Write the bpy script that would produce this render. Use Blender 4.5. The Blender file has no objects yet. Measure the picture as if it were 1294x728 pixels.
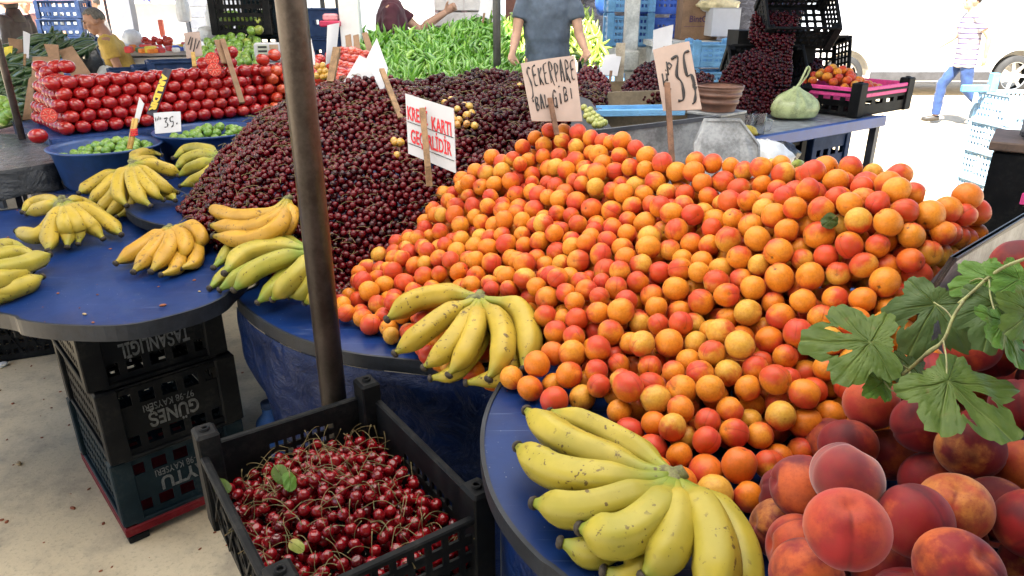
import bpy, math, random
import numpy as np
from mathutils import Vector, Matrix, Euler, Quaternion
R = math.radians
SC = bpy.context.scene
COL = SC.collection

# ------------------------------------------------------------------ camera, sky, sun, exposure
CAM_H, PITCH, FPX = 1.6, R(21.9), 894.0
cam_d = bpy.data.cameras.new('camera')
cam_d.sensor_width = 36.0
cam_d.lens = FPX / 1294.0 * 36.0
cam_d.clip_start, cam_d.clip_end = 0.02, 2000
cam = bpy.data.objects.new('camera', cam_d)
COL.objects.link(cam)
cam.location = (0, 0, CAM_H)
cam.rotation_euler = (math.pi / 2 - PITCH, 0, 0)
SC.camera = cam

SUN_EL, SUN_AZ = R(58), R(215)            # azimuth clockwise from +Y: behind the camera, to its left
world = bpy.data.worlds.new('World'); SC.world = world
world.use_nodes = True
wn = world.node_tree
for n in list(wn.nodes): wn.nodes.remove(n)
sky = wn.nodes.new('ShaderNodeTexSky'); sky.sky_type = 'NISHITA'; sky.sun_disc = False
sky.sun_elevation, sky.sun_rotation = SUN_EL, SUN_AZ
bg = wn.nodes.new('ShaderNodeBackground'); bg.inputs['Strength'].default_value = 0.07
wo = wn.nodes.new('ShaderNodeOutputWorld')
wn.links.new(sky.outputs[0], bg.inputs['Color']); wn.links.new(bg.outputs[0], wo.inputs['Surface'])
sd = bpy.data.lights.new('sun', 'SUN'); sd.energy = 5.0; sd.angle = R(0.5); sd.color = (1.0, 0.95, 0.87)
sun = bpy.data.objects.new('sun', sd); COL.objects.link(sun)
sdir = Vector((math.sin(SUN_AZ) * math.cos(SUN_EL), math.cos(SUN_AZ) * math.cos(SUN_EL), math.sin(SUN_EL)))
sun.rotation_euler = sdir.to_track_quat('Z', 'Y').to_euler()
sun.location = sdir * 30
SC.view_settings.view_transform = 'Standard'
SC.view_settings.look = 'None'
SC.view_settings.gamma = 1.0
SC.view_settings.exposure = 2.45
SC.cycles.max_bounces = 8
SC.cycles.diffuse_bounces = 4
SC.cycles.caustics_reflective = False
SC.cycles.caustics_refractive = False
SC.cycles.sample_clamp_indirect = 6.0

# ------------------------------------------------------------------ helpers
SP, CP = math.sin(PITCH), math.cos(PITCH)
def W(px, py, z=None, t=None):
    """the place seen at a picture point, given its height z above the floor or its distance t"""
    u, v = (px - 647.0) / FPX, (364.0 - py) / FPX
    d = Vector((u, CP + v * SP, -SP + v * CP))
    if t is None: t = (z - CAM_H) / d.z
    return Vector((0, 0, CAM_H)) + d * t
def dist_t(p): return p[1] * CP + (CAM_H - p[2]) * SP
def to_px(p):
    t = dist_t(p)
    return 647 + FPX * p[0] / t, 364 - FPX * (p[1] * SP + (p[2] - CAM_H) * CP) / t, t

def nd(nt, typ, ins=None, **props):
    n = nt.nodes.new(typ)
    for k, v in props.items(): setattr(n, k, v)
    for k, v in (ins or {}).items():
        s = n.inputs[k]
        if isinstance(v, bpy.types.NodeSocket): nt.links.new(v, s)
        else: s.default_value = v
    return n
def c4(c): return (c[0], c[1], c[2], 1.0)
def mix(nt, fac, a, b, blend='MIX'):
    n = nt.nodes.new('ShaderNodeMix'); n.data_type = 'RGBA'; n.blend_type = blend
    for i, v in ((0, fac), (6, a), (7, b)):
        if isinstance(v, bpy.types.NodeSocket): nt.links.new(v, n.inputs[i])
        else: n.inputs[i].default_value = c4(v) if i else v
    return n.outputs[2]
def mth(nt, op, a, b=0.0, c=0.0, clamp=False):
    n = nt.nodes.new('ShaderNodeMath'); n.operation = op; n.use_clamp = clamp
    for i, v in enumerate((a, b, c)):
        if isinstance(v, bpy.types.NodeSocket): nt.links.new(v, n.inputs[i])
        else: n.inputs[i].default_value = v
    return n.outputs[0]
def sstep(nt, x, lo, hi):
    n = nt.nodes.new('ShaderNodeMapRange'); n.interpolation_type = 'SMOOTHSTEP'
    nt.links.new(x, n.inputs[0]); n.inputs[1].default_value = lo; n.inputs[2].default_value = hi
    return n.outputs[0]
def noise(nt, vec, scale, detail=3.0, rough=0.55, dist=0.0):
    return nd(nt, 'ShaderNodeTexNoise', {'Vector': vec, 'Scale': scale, 'Detail': detail, 'Roughness': rough, 'Distortion': dist}).outputs[0]
def newmat(name):
    m = bpy.data.materials.new(name); m.use_nodes = True
    nt = m.node_tree
    return m, nt, nt.nodes['Principled BSDF']
def setp(b, nt, **kw):
    names = {'col': 'Base Color', 'rough': 'Roughness', 'metal': 'Metallic', 'spec': 'Specular IOR Level', 'coat': 'Coat Weight', 'coat_rough': 'Coat Roughness',
             'sheen': 'Sheen Weight', 'sheen_rough': 'Sheen Roughness', 'trans': 'Transmission Weight', 'ior': 'IOR', 'sss': 'Subsurface Weight', 'alpha': 'Alpha', 'normal': 'Normal', 'sheen_tint': 'Sheen Tint', 'sssr': 'Subsurface Radius', 'ssss': 'Subsurface Scale'}
    for k, v in kw.items():
        s = b.inputs[names[k]]
        if isinstance(v, bpy.types.NodeSocket): nt.links.new(v, s)
        elif k in ('col', 'sheen_tint'): s.default_value = c4(v)
        else: s.default_value = v
def bump(nt, h, strength=0.3, dist=0.002):
    return nd(nt, 'ShaderNodeBump', {'Height': h, 'Strength': strength, 'Distance': dist}).outputs[0]
def objco(nt): return nt.nodes.new('ShaderNodeTexCoord').outputs['Object']
def attr(nt, name): return nd(nt, 'ShaderNodeAttribute', attribute_name=name)
MATS = {}
def simple(name, col, rough=0.5, metal=0.0, vary=0.25, scale=6.0, col2=None, bstr=0.0, bscale=60.0, spec=0.5, rvary=0.15, **kw):
    if name in MATS: return MATS[name]
    m, nt, b = newmat(name)
    co = objco(nt)
    n1 = noise(nt, co, scale, 5.0, 0.6)
    n2 = noise(nt, co, scale * 7.3, 3.0, 0.6)
    f = sstep(nt, mth(nt, 'ADD', mth(nt, 'MULTIPLY', n1, 0.7), mth(nt, 'MULTIPLY', n2, 0.3)), 0.34, 0.66)
    dark = tuple(c * (1 - vary) for c in col)
    lite = col2 if col2 else tuple(min(1, c * (1 + vary)) for c in col)
    setp(b, nt, col=mix(nt, f, dark, lite), metal=metal, spec=spec, rough=mth(nt, 'ADD', mth(nt, 'MULTIPLY', n2, rvary), rough - rvary / 2, clamp=True), **kw)
    if bstr: setp(b, nt, normal=bump(nt, noise(nt, co, bscale, 4.0), bstr, 0.003))
    MATS[name] = m
    return m

# ---- object bookkeeping
ORG = {}
def tag(o, label=None, cat=None, group=None, kind=None):
    for k, v in (('label', label), ('category', cat), ('group', group), ('kind', kind)):
        if v: o[k] = v
    return o
def thing(name, label, cat, loc=(0, 0, 0), rotz=0.0, group=None, world_built=True):
    o = bpy.data.objects.new(name, None); COL.objects.link(o)
    o.empty_display_size = 0.05
    o.location = loc; o.rotation_euler = (0, 0, rotz)
    ORG[o.name] = Vector(loc) if world_built else Vector((0, 0, 0))
    return tag(o, label, cat, group)
def link(o, parent=None):
    COL.objects.link(o)
    if parent is not None:
        o.parent = parent
        ORG[o.name] = ORG.get(parent.name, Vector((0, 0, 0)))
    return o
KIDS = {}
def copy_tree(o, parent=None, loc=None, rot=None):
    c = o.copy(); COL.objects.link(c)
    ORG[c.name] = ORG.get(o.name, Vector((0, 0, 0)))
    if parent is not None: c.parent = parent
    if loc is not None: c.location = loc
    if rot is not None: c.rotation_euler = rot
    for ch in list(o.children): copy_tree(ch, c)
    return c

class MB:
    """collects pieces of one mesh"""
    def __init__(s): s.v, s.f, s.sm, s.mi = [], [], [], []
    def add(s, V, F, smooth=False, mi=0):
        o = len(s.v); s.v.extend([Vector(p) for p in V])
        for f in F: s.f.append(tuple(i + o for i in f)); s.sm.append(smooth); s.mi.append(mi)
        return s
    def box(s, c, size, rotz=0.0, M=None, mi=0, bev=0.0):
        x, y, z = size[0] / 2, size[1] / 2, size[2] / 2
        if bev <= 0:
            V = [Vector((a, b, d)) for d in (-z, z) for a, b in ((-x, -y), (x, -y), (x, y), (-x, y))]
            F = [(3, 2, 1, 0), (4, 5, 6, 7), (0, 1, 5, 4), (1, 2, 6, 5), (2, 3, 7, 6), (3, 0, 4, 7)]
        else:
            e = min(bev, x * .9, y * .9, z * .9)
            V, F = [], []
            for zz, ins in ((-z, e), (-z + e, 0), (z - e, 0), (z, e)):
                X, Y = x - ins, y - ins
                k = e * 0.6 if ins == 0 else e * 0.4
                V += [Vector(p + (zz,)) for p in ((-X + k, -Y), (X - k, -Y), (X, -Y + k), (X, Y - k), (X - k, Y), (-X + k, Y), (-X, Y - k), (-X, -Y + k))]
            for r in range(3):
                for i in range(8): F.append((r * 8 + i, r * 8 + (i + 1) % 8, r * 8 + 8 + (i + 1) % 8, r * 8 + 8 + i))
            F.append(tuple(range(7, -1, -1))); F.append(tuple(range(24, 32)))
        T = Matrix.Translation(Vector(c)) @ (M.to_4x4() if M is not None else Matrix.Rotation(rotz, 4, 'Z'))
        return s.add([T @ p for p in V], F, False, mi)
    def tube(s, pts, radii, n=8, cap=True, flat=1.0, up=None, mod=None, mi=0):
        pts = [Vector(p) for p in pts]
        if not hasattr(radii, '__len__'): radii = [radii] * len(pts)
        tang = []
        for i in range(len(pts)):
            a, b = pts[max(0, i - 1)], pts[min(len(pts) - 1, i + 1)]
            d = (b - a); tang.append(d.normalized() if d.length > 1e-9 else Vector((0, 0, 1)))
        u = Vector(up) if up is not None else (Vector((0, 0, 1)) if abs(tang[0].z) < 0.9 else Vector((1, 0, 0)))
        V, F = [], []
        for i, p in enumerate(pts):
            t = tang[i]
            u = (u - t * u.dot(t)); u = u.normalized() if u.length > 1e-6 else t.orthogonal().normalized()
            w = t.cross(u)
            for k in range(n):
                a = 2 * math.pi * k / n
                m = mod(a) if mod else 1.0
                V.append(p + (u * math.cos(a) * flat + w * math.sin(a)) * radii[i] * m)
        for i in range(len(pts) - 1):
            for k in range(n): F.append((i * n + k, i * n + (k + 1) % n, (i + 1) * n + (k + 1) % n, (i + 1) * n + k))
        if cap: F.append(tuple(range(n - 1, -1, -1))); F.append(tuple(range((len(pts) - 1) * n, len(pts) * n)))
        return s.add(V, F, True, mi)
    def bar(s, a, b, w, h=None, mi=0):
        """square bar from a to b"""
        a, b = Vector(a), Vector(b); h = h or w
        d = b - a; q = d.to_track_quat('X', 'Z')
        return s.box((a + b) / 2, (d.length, w, h), M=q.to_matrix(), mi=mi)
    def lathe(s, prof, n=24, c=(0, 0, 0), cap0=False, cap1=False, sx=1.0, sy=1.0, mi=0):
        V, F = [], []; c = Vector(c)
        for r, z in prof:
            for k in range(n):
                a = 2 * math.pi * k / n; V.append(c + Vector((r * math.cos(a) * sx, r * math.sin(a) * sy, z)))
        for i in range(len(prof) - 1):
            for k in range(n): F.append((i * n + k, i * n + (k + 1) % n, (i + 1) * n + (k + 1) % n, (i + 1) * n + k))
        if cap0: F.append(tuple(range(n - 1, -1, -1)))
        if cap1: F.append(tuple(range((len(prof) - 1) * n, len(prof) * n)))
        return s.add(V, F, True, mi)
    def prism(s, poly, z0, z1, bevel=0.0, mi=0):
        """upright prism on a plan outline"""
        n = len(poly); P = [Vector((p[0], p[1], 0)) for p in poly]
        V = [p + Vector((0, 0, z0)) for p in P] + [p + Vector((0, 0, z1)) for p in P]
        F = [tuple(range(n - 1, -1, -1)), tuple(range(n, 2 * n))]
        F += [(i, (i + 1) % n, n + (i + 1) % n, n + i) for i in range(n)]
        return s.add(V, F, False, mi)
    def perf(s, xs, zs, mask, th, T, mi=0):
        """pierced panel: solid where mask[j][i]; lies in local xz, thickness along y, moved by T"""
        nx, nz = len(xs) - 1, len(zs) - 1
        idx = {}; V = []; F = []
        def vid(i, j, k):
            key = (i, j, k)
            if key not in idx:
                idx[key] = len(V); V.append(T @ Vector((xs[i], -th / 2 if k == 0 else th / 2, zs[j])))
            return idx[key]
        def sol(i, j): return 0 <= i < nx and 0 <= j < nz and mask[j][i]
        for j in range(nz):
            for i in range(nx):
                if not sol(i, j): continue
                F.append((vid(i, j, 0), vid(i + 1, j, 0), vid(i + 1, j + 1, 0), vid(i, j + 1, 0)))
                F.append((vid(i, j, 1), vid(i, j + 1, 1), vid(i + 1, j + 1, 1), vid(i + 1, j, 1)))
                if not sol(i - 1, j): F.append((vid(i, j, 0), vid(i, j + 1, 0), vid(i, j + 1, 1), vid(i, j, 1)))
                if not sol(i + 1, j): F.append((vid(i + 1, j, 0), vid(i + 1, j, 1), vid(i + 1, j + 1, 1), vid(i + 1, j + 1, 0)))
                if not sol(i, j - 1): F.append((vid(i, j, 0), vid(i, j, 1), vid(i + 1, j, 1), vid(i + 1, j, 0)))
                if not sol(i, j + 1): F.append((vid(i, j + 1, 0), vid(i + 1, j + 1, 0), vid(i + 1, j + 1, 1), vid(i, j + 1, 1)))
        return s.add(V, F, False, mi)
    def mesh(s, name, mats, off=Vector((0, 0, 0))):
        me = bpy.data.meshes.new(name)
        me.from_pydata([tuple(p - off) for p in s.v], [], s.f)
        me.polygons.foreach_set('use_smooth', s.sm)
        if not isinstance(mats, (list, tuple)): mats = [mats]
        for m in mats: me.materials.append(m)
        if len(mats) > 1: me.polygons.foreach_set('material_index', s.mi)
        me.update()
        return me
    def build(s, name, mats, parent=None, bevel=0.0, label=None):
        off = ORG.get(parent.name, Vector((0, 0, 0))) if parent is not None else Vector((0, 0, 0))
        o = bpy.data.objects.new(name, s.mesh(name, mats, off))
        link(o, parent)
        if bevel:
            b = o.modifiers.new('edges', 'BEVEL'); b.width = bevel; b.segments = 2; b.limit_method = 'ANGLE'
        if label: o['label'] = label
        return o

def mesh_np(name, V, T, mat, lp=None, rnd=None, smooth=True):
    """triangle mesh from numpy arrays with the point attributes lp (vector) and rnd (float)"""
    me = bpy.data.meshes.new(name)
    nv, nf = len(V), len(T)
    me.vertices.add(nv); me.loops.add(nf * 3); me.polygons.add(nf)
    me.vertices.foreach_set('co', np.ascontiguousarray(V, dtype=np.float32).ravel())
    me.loops.foreach_set('vertex_index', np.ascontiguousarray(T, dtype=np.int32).ravel())
    me.polygons.foreach_set('loop_start', np.arange(0, nf * 3, 3, dtype=np.int32))
    me.polygons.foreach_set('use_smooth', np.full(nf, smooth, dtype=bool))
    if lp is not None:
        a = me.attributes.new('lp', 'FLOAT_VECTOR', 'POINT'); a.data.foreach_set('vector', np.ascontiguousarray(lp, dtype=np.float32).ravel())
    if rnd is not None:
        a = me.attributes.new('rnd', 'FLOAT', 'POINT'); a.data.foreach_set('value', np.ascontiguousarray(rnd, dtype=np.float32))
    me.materials.append(mat); me.update(); me.validate()
    return me
def rot_np(rng, n):
    q = rng.normal(size=(n, 4)); q /= np.linalg.norm(q, axis=1)[:, None]
    w, x, y, z = q.T
    M = np.stack([1 - 2 * (y * y + z * z), 2 * (x * y - z * w), 2 * (x * z + y * w), 2 * (x * y + z * w), 1 - 2 * (x * x + z * z), 2 * (y * z - x * w),
                  2 * (x * z - y * w), 2 * (y * z + x * w), 1 - 2 * (x * x + y * y)], axis=1).reshape(n, 3, 3)
    return M, q
def sphere_np(nu, nvr):
    """unit ball of triangles, poles on z"""
    V = [(0, 0, 1)]
    for j in range(1, nvr):
        th = math.pi * j / nvr
        for i in range(nu):
            a = 2 * math.pi * i / nu; V.append((math.sin(th) * math.cos(a), math.sin(th) * math.sin(a), math.cos(th)))
    V.append((0, 0, -1)); T = []
    for i in range(nu):
        T.append((0, 1 + i, 1 + (i + 1) % nu))
        for j in range(nvr - 2):
            a, b = 1 + j * nu + i, 1 + j * nu + (i + 1) % nu
            T += [(a, a + nu, b), (b, a + nu, b + nu)]
        T.append((len(V) - 1, 1 + (nvr - 2) * nu + (i + 1) % nu, 1 + (nvr - 2) * nu + i))
    return np.array(V, float), np.array(T, int)
def scatter_np(tmpl, pos, rot, scale, rng):
    """one joined mesh of many copies of a template (V, T)"""
    V0, T0 = tmpl; n = len(pos)
    V = np.einsum('nij,vj->nvi', rot, V0) * np.asarray(scale).reshape(n, 1, -1) + np.asarray(pos)[:, None, :]
    T = T0[None] + (np.arange(n) * len(V0))[:, None, None]
    lp = np.broadcast_to(V0[None], (n,) + V0.shape)
    rnd = np.repeat(rng.random(n), len(V0))
    return V.reshape(-1, 3), T.reshape(-1, 3), lp.reshape(-1, 3), rnd
def tps(pts, lam=1e-3):
    P = np.array([[p[0], p[1]] for p in pts], float); z = np.array([p[2] for p in pts], float); n = len(P)
    def U(r2): return np.where(r2 > 1e-12, r2 * np.log(np.maximum(r2, 1e-12)), 0.0)
    K = U(((P[:, None] - P[None]) ** 2).sum(-1)) + lam * np.eye(n)
    Q = np.hstack([np.ones((n, 1)), P])
    A = np.block([[K, Q], [Q.T, np.zeros((3, 3))]])
    w = np.linalg.solve(A, np.concatenate([z, np.zeros(3)]))
    def f(x, y):
        x, y = np.asarray(x, float), np.asarray(y, float)
        r2 = (x[..., None] - P[:, 0]) ** 2 + (y[..., None] - P[:, 1]) ** 2
        return U(r2) @ w[:n] + w[n] + w[n + 1] * x + w[n + 2] * y
    return f
def inside(poly, x, y):
    c = np.zeros(np.shape(x), bool); n = len(poly)
    for i in range(n):
        (x1, y1), (x2, y2) = poly[i][:2], poly[(i + 1) % n][:2]
        k = ((y1 > y) != (y2 > y)) & (x < (x2 - x1) * (y - y1) / (y2 - y1 + 1e-12) + x1)
        c ^= k
    return c
def darts(poly, surf, dmin, rng, ntry=60000, dz=0.0, jit=0.0, wob=None):
    """random points on a surface over a plan outline, none nearer than dmin in space"""
    P = np.array([p[:2] for p in poly]); lo, hi = P.min(0), P.max(0)
    X = lo[0] + rng.random(ntry) * (hi[0] - lo[0]); Y = lo[1] + rng.random(ntry) * (hi[1] - lo[1])
    k = inside(poly, X, Y); X, Y = X[k], Y[k]
    Z = surf(X, Y) + dz + (rng.random(len(X)) - 0.5) * 2 * jit
    if wob is not None: Z = Z + wob(X, Y)
    grid = {}; out = []; d2 = dmin * dmin
    for x, y, z in zip(X.tolist(), Y.tolist(), Z.tolist()):
        gx, gy = int(x // dmin), int(y // dmin); ok = True
        for a in (gx - 1, gx, gx + 1):
            for b in (gy - 1, gy, gy + 1):
                for q in grid.get((a, b), ()):
                    if (q[0] - x) ** 2 + (q[1] - y) ** 2 + (q[2] - z) ** 2 < d2: ok = False; break
                if not ok: break
            if not ok: break
        if ok: grid.setdefault((gx, gy), []).append((x, y, z)); out.append((x, y, z))
    return np.array(out)
def relax(P, rad, floor, target=None, it=30, pull=0.08, cap=None):
    """push overlapping balls apart"""
    P = P.copy(); N = len(P); rmax = rad.max() * 2.2; I = J = None
    for q in range(it):
        if q % 6 == 0:
            o = np.argsort(P[:, 0]); xs = P[o, 0]; hi = np.searchsorted(xs, xs + rmax); a, b = [], []
            for i in range(N):
                k = o[i + 1:hi[i]]; k = k[(np.abs(P[k, 1] - P[o[i], 1]) < rmax) & (np.abs(P[k, 2] - P[o[i], 2]) < rmax)]
                a.append(np.full(len(k), o[i])); b.append(k)
            I, J = np.concatenate(a), np.concatenate(b)
        d = P[I] - P[J]; L = np.sqrt((d ** 2).sum(-1)) + 1e-9; ov = np.maximum((rad[I] + rad[J]) * 0.985 - L, 0.0)
        mv = d / L[:, None] * (ov * 0.35)[:, None]; np.add.at(P, I, mv); np.add.at(P, J, -mv)
        if cap is not None: P[:, 2] = np.minimum(P[:, 2], cap)
        if target is not None: P += (target - P) * pull
        P[:, 2] = np.maximum(P[:, 2], floor(P[:, 0], P[:, 1]) + rad)
    return P
def cr(pts, n=12):
    """smooth curve through points"""
    pts = [Vector(p) for p in pts]
    if len(pts) == 2: return [pts[0].lerp(pts[1], i / n) for i in range(n + 1)]
    ext = [pts[0] * 2 - pts[1]] + pts + [pts[-1] * 2 - pts[-2]]
    out = []; segs = len(pts) - 1
    for k in range(n + 1):
        g = k / n * segs; i = min(int(g), segs - 1); t = g - i
        a, b, c, d = ext[i:i + 4]
        out.append(0.5 * ((2 * b) + (c - a) * t + (2 * a - 5 * b + 4 * c - d) * t * t + (3 * b - a - 3 * c + d) * t ** 3))
    return out
def text_mb(s, size, mat, parent, M, name='lettering', depth=0.0006, bold=0.0, width=None, shear=0.0):
    cu = bpy.data.curves.new('lettering', 'FONT'); cu.body = s; cu.size = size; cu.extrude = depth; cu.offset = bold
    cu.align_x, cu.align_y = 'CENTER', 'CENTER'; cu.resolution_u = 3; cu.shear = shear
    o = bpy.data.objects.new('tmp', cu)
    me = bpy.data.meshes.new_from_object(o); me.name = name
    bpy.data.objects.remove(o); bpy.data.curves.remove(cu)
    if width:
        xs = [v.co.x for v in me.vertices]; k = width / (max(xs) - min(xs))
        me.transform(Matrix.Diagonal((k, 1, 1, 1)))
    off = ORG.get(parent.name, Vector((0, 0, 0)))
    me.transform(Matrix.Translation(-off) @ M)
    me.materials.clear(); me.materials.append(mat)
    return link(bpy.data.objects.new(name, me), parent)
def frame_mat(o, x, y):
    """matrix with origin o, local x along x, local y along y (text plane)"""
    x = Vector(x).normalized(); y = Vector(y).normalized(); z = x.cross(y).normalized()
    M = Matrix((x, y, z)).transposed().to_4x4(); M.translation = Vector(o); return M
# ------------------------------------------------------------------ materials
def fruit_rnd(nt):
    """a number of its own for each fruit, whether a separate object or one of a heap"""
    oi = nt.nodes.new('ShaderNodeObjectInfo').outputs['Random']
    r = attr(nt, 'rnd').outputs['Fac']
    a = mth(nt, 'FRACT', mth(nt, 'ADD', oi, r))
    b = mth(nt, 'FRACT', mth(nt, 'MULTIPLY', a, 17.31))
    c = mth(nt, 'FRACT', mth(nt, 'MULTIPLY', a, 71.73))
    return a, b, c
def dim(c, k): return tuple(x * k for x in c)
def lpvec(nt, a, k=9.0):
    lp = attr(nt, 'lp').outputs['Vector']
    off = nd(nt, 'ShaderNodeCombineXYZ', {0: mth(nt, 'MULTIPLY', a, k * 3.1), 1: mth(nt, 'MULTIPLY', a, k * 7.7), 2: a}).outputs[0]
    return lp, nd(nt, 'ShaderNodeVectorMath', {0: lp, 1: off}, operation='ADD').outputs[0]
def blush_mat(name, ground_a, ground_b, pale, blush_a, blush_b, lo, hi, rough, sheen, freck=0.25, sss=0.0, dark=None, soft=False, xw=.42):
    ground_a, ground_b, pale, blush_a, blush_b = [dim(c, .60 if soft else .72) for c in (ground_a, ground_b, pale, blush_a, blush_b)]
    m, nt, b = newmat(name)
    ra, rb, rc = fruit_rnd(nt)
    lp, lv = lpvec(nt, ra)
    g = mix(nt, rb, ground_a, ground_b)
    g = mix(nt, sstep(nt, rc, 0.72, 0.95), g, pale)
    if not soft: g = mix(nt, sstep(nt, rc, 0.16, 0.04), g, dim(blush_b, 1.15))
    x = nd(nt, 'ShaderNodeSeparateXYZ', {0: lp}).outputs[0]
    n = noise(nt, lv, 1.1, 6.0, 0.58) if soft else noise(nt, lv, 1.3, 4.0, 0.6)
    s = mth(nt, 'ADD', mth(nt, 'MULTIPLY', x, xw), mth(nt, 'MULTIPLY', mth(nt, 'SUBTRACT', n, 0.5), 2.3 if soft else 1.2))
    s = mth(nt, 'ADD', s, mth(nt, 'MULTIPLY', mth(nt, 'SUBTRACT', rb, 0.5), 0.25 if soft else 0.48))
    f = sstep(nt, s, lo, hi)
    red = mix(nt, rc, blush_a, blush_b)
    col = mix(nt, f, g, red)
    fine = noise(nt, lv, 22.0, 2.0)
    col = mix(nt, mth(nt, 'MULTIPLY', sstep(nt, fine, 0.55, 0.72), freck), col, blush_b)
    streak = noise(nt, lv, 6.0, 3.0)
    col = mix(nt, mth(nt, 'MULTIPLY', sstep(nt, streak, 0.35, 0.7), 0.35), col, tuple(c * 0.55 for c in ground_b))
    sx = nd(nt, 'ShaderNodeSeparateXYZ', {0: lp}); ay = mth(nt, 'ABSOLUTE', mth(nt, 'ADD', sx.outputs[1], mth(nt, 'MULTIPLY', mth(nt, 'SUBTRACT', n, .5), .10)))
    seam = mth(nt, 'MULTIPLY', sstep(nt, ay, .085, .0), sstep(nt, sx.outputs[0], .0, .3)); col = mix(nt, mth(nt, 'MULTIPLY', seam, .55), col, tuple(q * .55 for q in blush_b))
    col = mix(nt, mth(nt, 'MULTIPLY', sstep(nt, sx.outputs[2], .80, .73 if False else .90), mth(nt, 'MULTIPLY', sstep(nt, mth(nt, 'ADD', mth(nt, 'ABSOLUTE', sx.outputs[0]), ay), .20, .06), .85)), col, (.06, .032, .012))
    br = noise(nt, lv, 2.6, 2.0, .4); col = mix(nt, mth(nt, 'MULTIPLY', sstep(nt, br, .70, .78), .45), col, tuple(q * .45 for q in ground_b))
    if dark: col = mix(nt, mth(nt, 'MULTIPLY', sstep(nt, noise(nt, lv, 1.0, 3.0, 0.5), 0.42, 0.72), 0.85), col, dark)
    setp(b, nt, col=col, rough=rough, sheen=sheen, sheen_rough=0.45, spec=0.28, normal=bump(nt, noise(nt, lv, 30.0, 3.0), 0.12, 0.001))
    if sss: setp(b, nt, sss=sss, sssr=(0.02, 0.006, 0.002), ssss=0.5)
    return m
M_APRI = blush_mat('apricot_skin', (0.90, 0.34, 0.028), (0.85, 0.22, 0.012), (0.80, 0.43, 0.055), (0.72, 0.055, 0.036), (0.66, 0.070, 0.018), -0.12, 0.46, 0.40, 0.04, freck=0.14, xw=.62)
def peach_mat(n, lo, hi, dk, sh): return blush_mat(n, (0.74, 0.16, 0.03), (0.62, 0.07, 0.022), (0.82, 0.30, 0.06), (0.38, 0.012, 0.018), (0.24, 0.008, 0.014), lo, hi, 0.62, sh, freck=0.35, dark=dk, soft=True, xw=.36)
M_PEACH = peach_mat('peach_skin', -0.30, 0.12, (0.09, 0.005, 0.010), .12)
M_PEACH_L = peach_mat('light_peach_skin', 0.02, 0.62, (0.34, 0.016, 0.018), .18)
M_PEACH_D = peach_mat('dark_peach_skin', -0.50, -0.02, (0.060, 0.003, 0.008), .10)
M_PEACH_G = peach_mat('downy_peach_skin', -0.45, 0.10, (0.09, 0.008, 0.013), .5)
def gloss_fruit(name, a, bcol, c, rough=0.14, spec=0.6, coat=0.4, scale=2.0):
    a, bcol, c = dim(a, .72), dim(bcol, .72), dim(c, .72)
    m, nt, b = newmat(name)
    ra, rb, rc = fruit_rnd(nt); lp, lv = lpvec(nt, ra)
    col = mix(nt, rb, a, bcol); col = mix(nt, sstep(nt, rc, 0.75, 0.95), col, c)
    col = mix(nt, mth(nt, 'MULTIPLY', sstep(nt, noise(nt, lv, scale, 3.0), 0.4, 0.65), 0.5), col, tuple(x * 0.5 for x in a))
    setp(b, nt, col=col, rough=mth(nt, 'ADD', mth(nt, 'MULTIPLY', noise(nt, lv, 5.0), 0.12), rough - 0.05), spec=spec, coat=coat, coat_rough=0.12)
    return m
M_CHERRY = gloss_fruit('cherry_skin', (0.085, 0.0015, 0.005), (0.16, 0.0025, 0.007), (0.025, 0.001, 0.003), rough=0.06, spec=.32, coat=.05)
M_CHERRY_RED = gloss_fruit('fresh_cherry_skin', (0.22, 0.003, 0.008), (0.30, 0.005, 0.010), (0.10, 0.002, 0.006), rough=.08, spec=.45, coat=.15)
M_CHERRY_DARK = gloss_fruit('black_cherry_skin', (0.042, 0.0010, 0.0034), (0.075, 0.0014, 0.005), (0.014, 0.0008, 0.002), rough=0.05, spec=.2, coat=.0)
M_CHERRY_YEL = gloss_fruit('yellow_cherry_skin', (0.72, 0.42, 0.07), (0.68, 0.36, 0.05), (0.66, 0.28, 0.06), coat=0.2)
M_TOMATO = gloss_fruit('tomato_skin', (0.50, 0.012, 0.014), (0.44, 0.008, 0.012), (0.56, 0.024, 0.016), rough=0.2, coat=0.3)
M_TOMATO_OR = gloss_fruit('light_tomato_skin', (0.70, 0.06, 0.025), (0.62, 0.03, 0.02), (0.72, 0.10, 0.03), rough=0.22, coat=0.3)
M_PLUM = gloss_fruit('green_plum_skin', (0.22, 0.42, 0.05), (0.16, 0.33, 0.035), (0.30, 0.46, 0.07), rough=0.3, coat=0.1)
M_LIME = gloss_fruit('green_lemon_skin', (0.20, 0.40, 0.05), (0.26, 0.44, 0.06), (0.46, 0.50, 0.08), rough=0.32, coat=0.1)
M_PEPPER = gloss_fruit('green_pepper_skin', (0.22, 0.52, 0.045), (0.13, 0.38, 0.030), (0.34, 0.62, 0.07), rough=0.24, coat=0.25)
M_PEPPER_Y = gloss_fruit('pale_pepper_skin', (0.44, 0.60, 0.09), (0.36, 0.54, 0.07), (0.54, 0.64, 0.13), rough=0.26, coat=0.25)
M_CUKE = gloss_fruit('cucumber_skin', (0.05, 0.11, 0.03), (0.035, 0.085, 0.025), (0.08, 0.15, 0.045), rough=0.35, coat=0.1)

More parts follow.
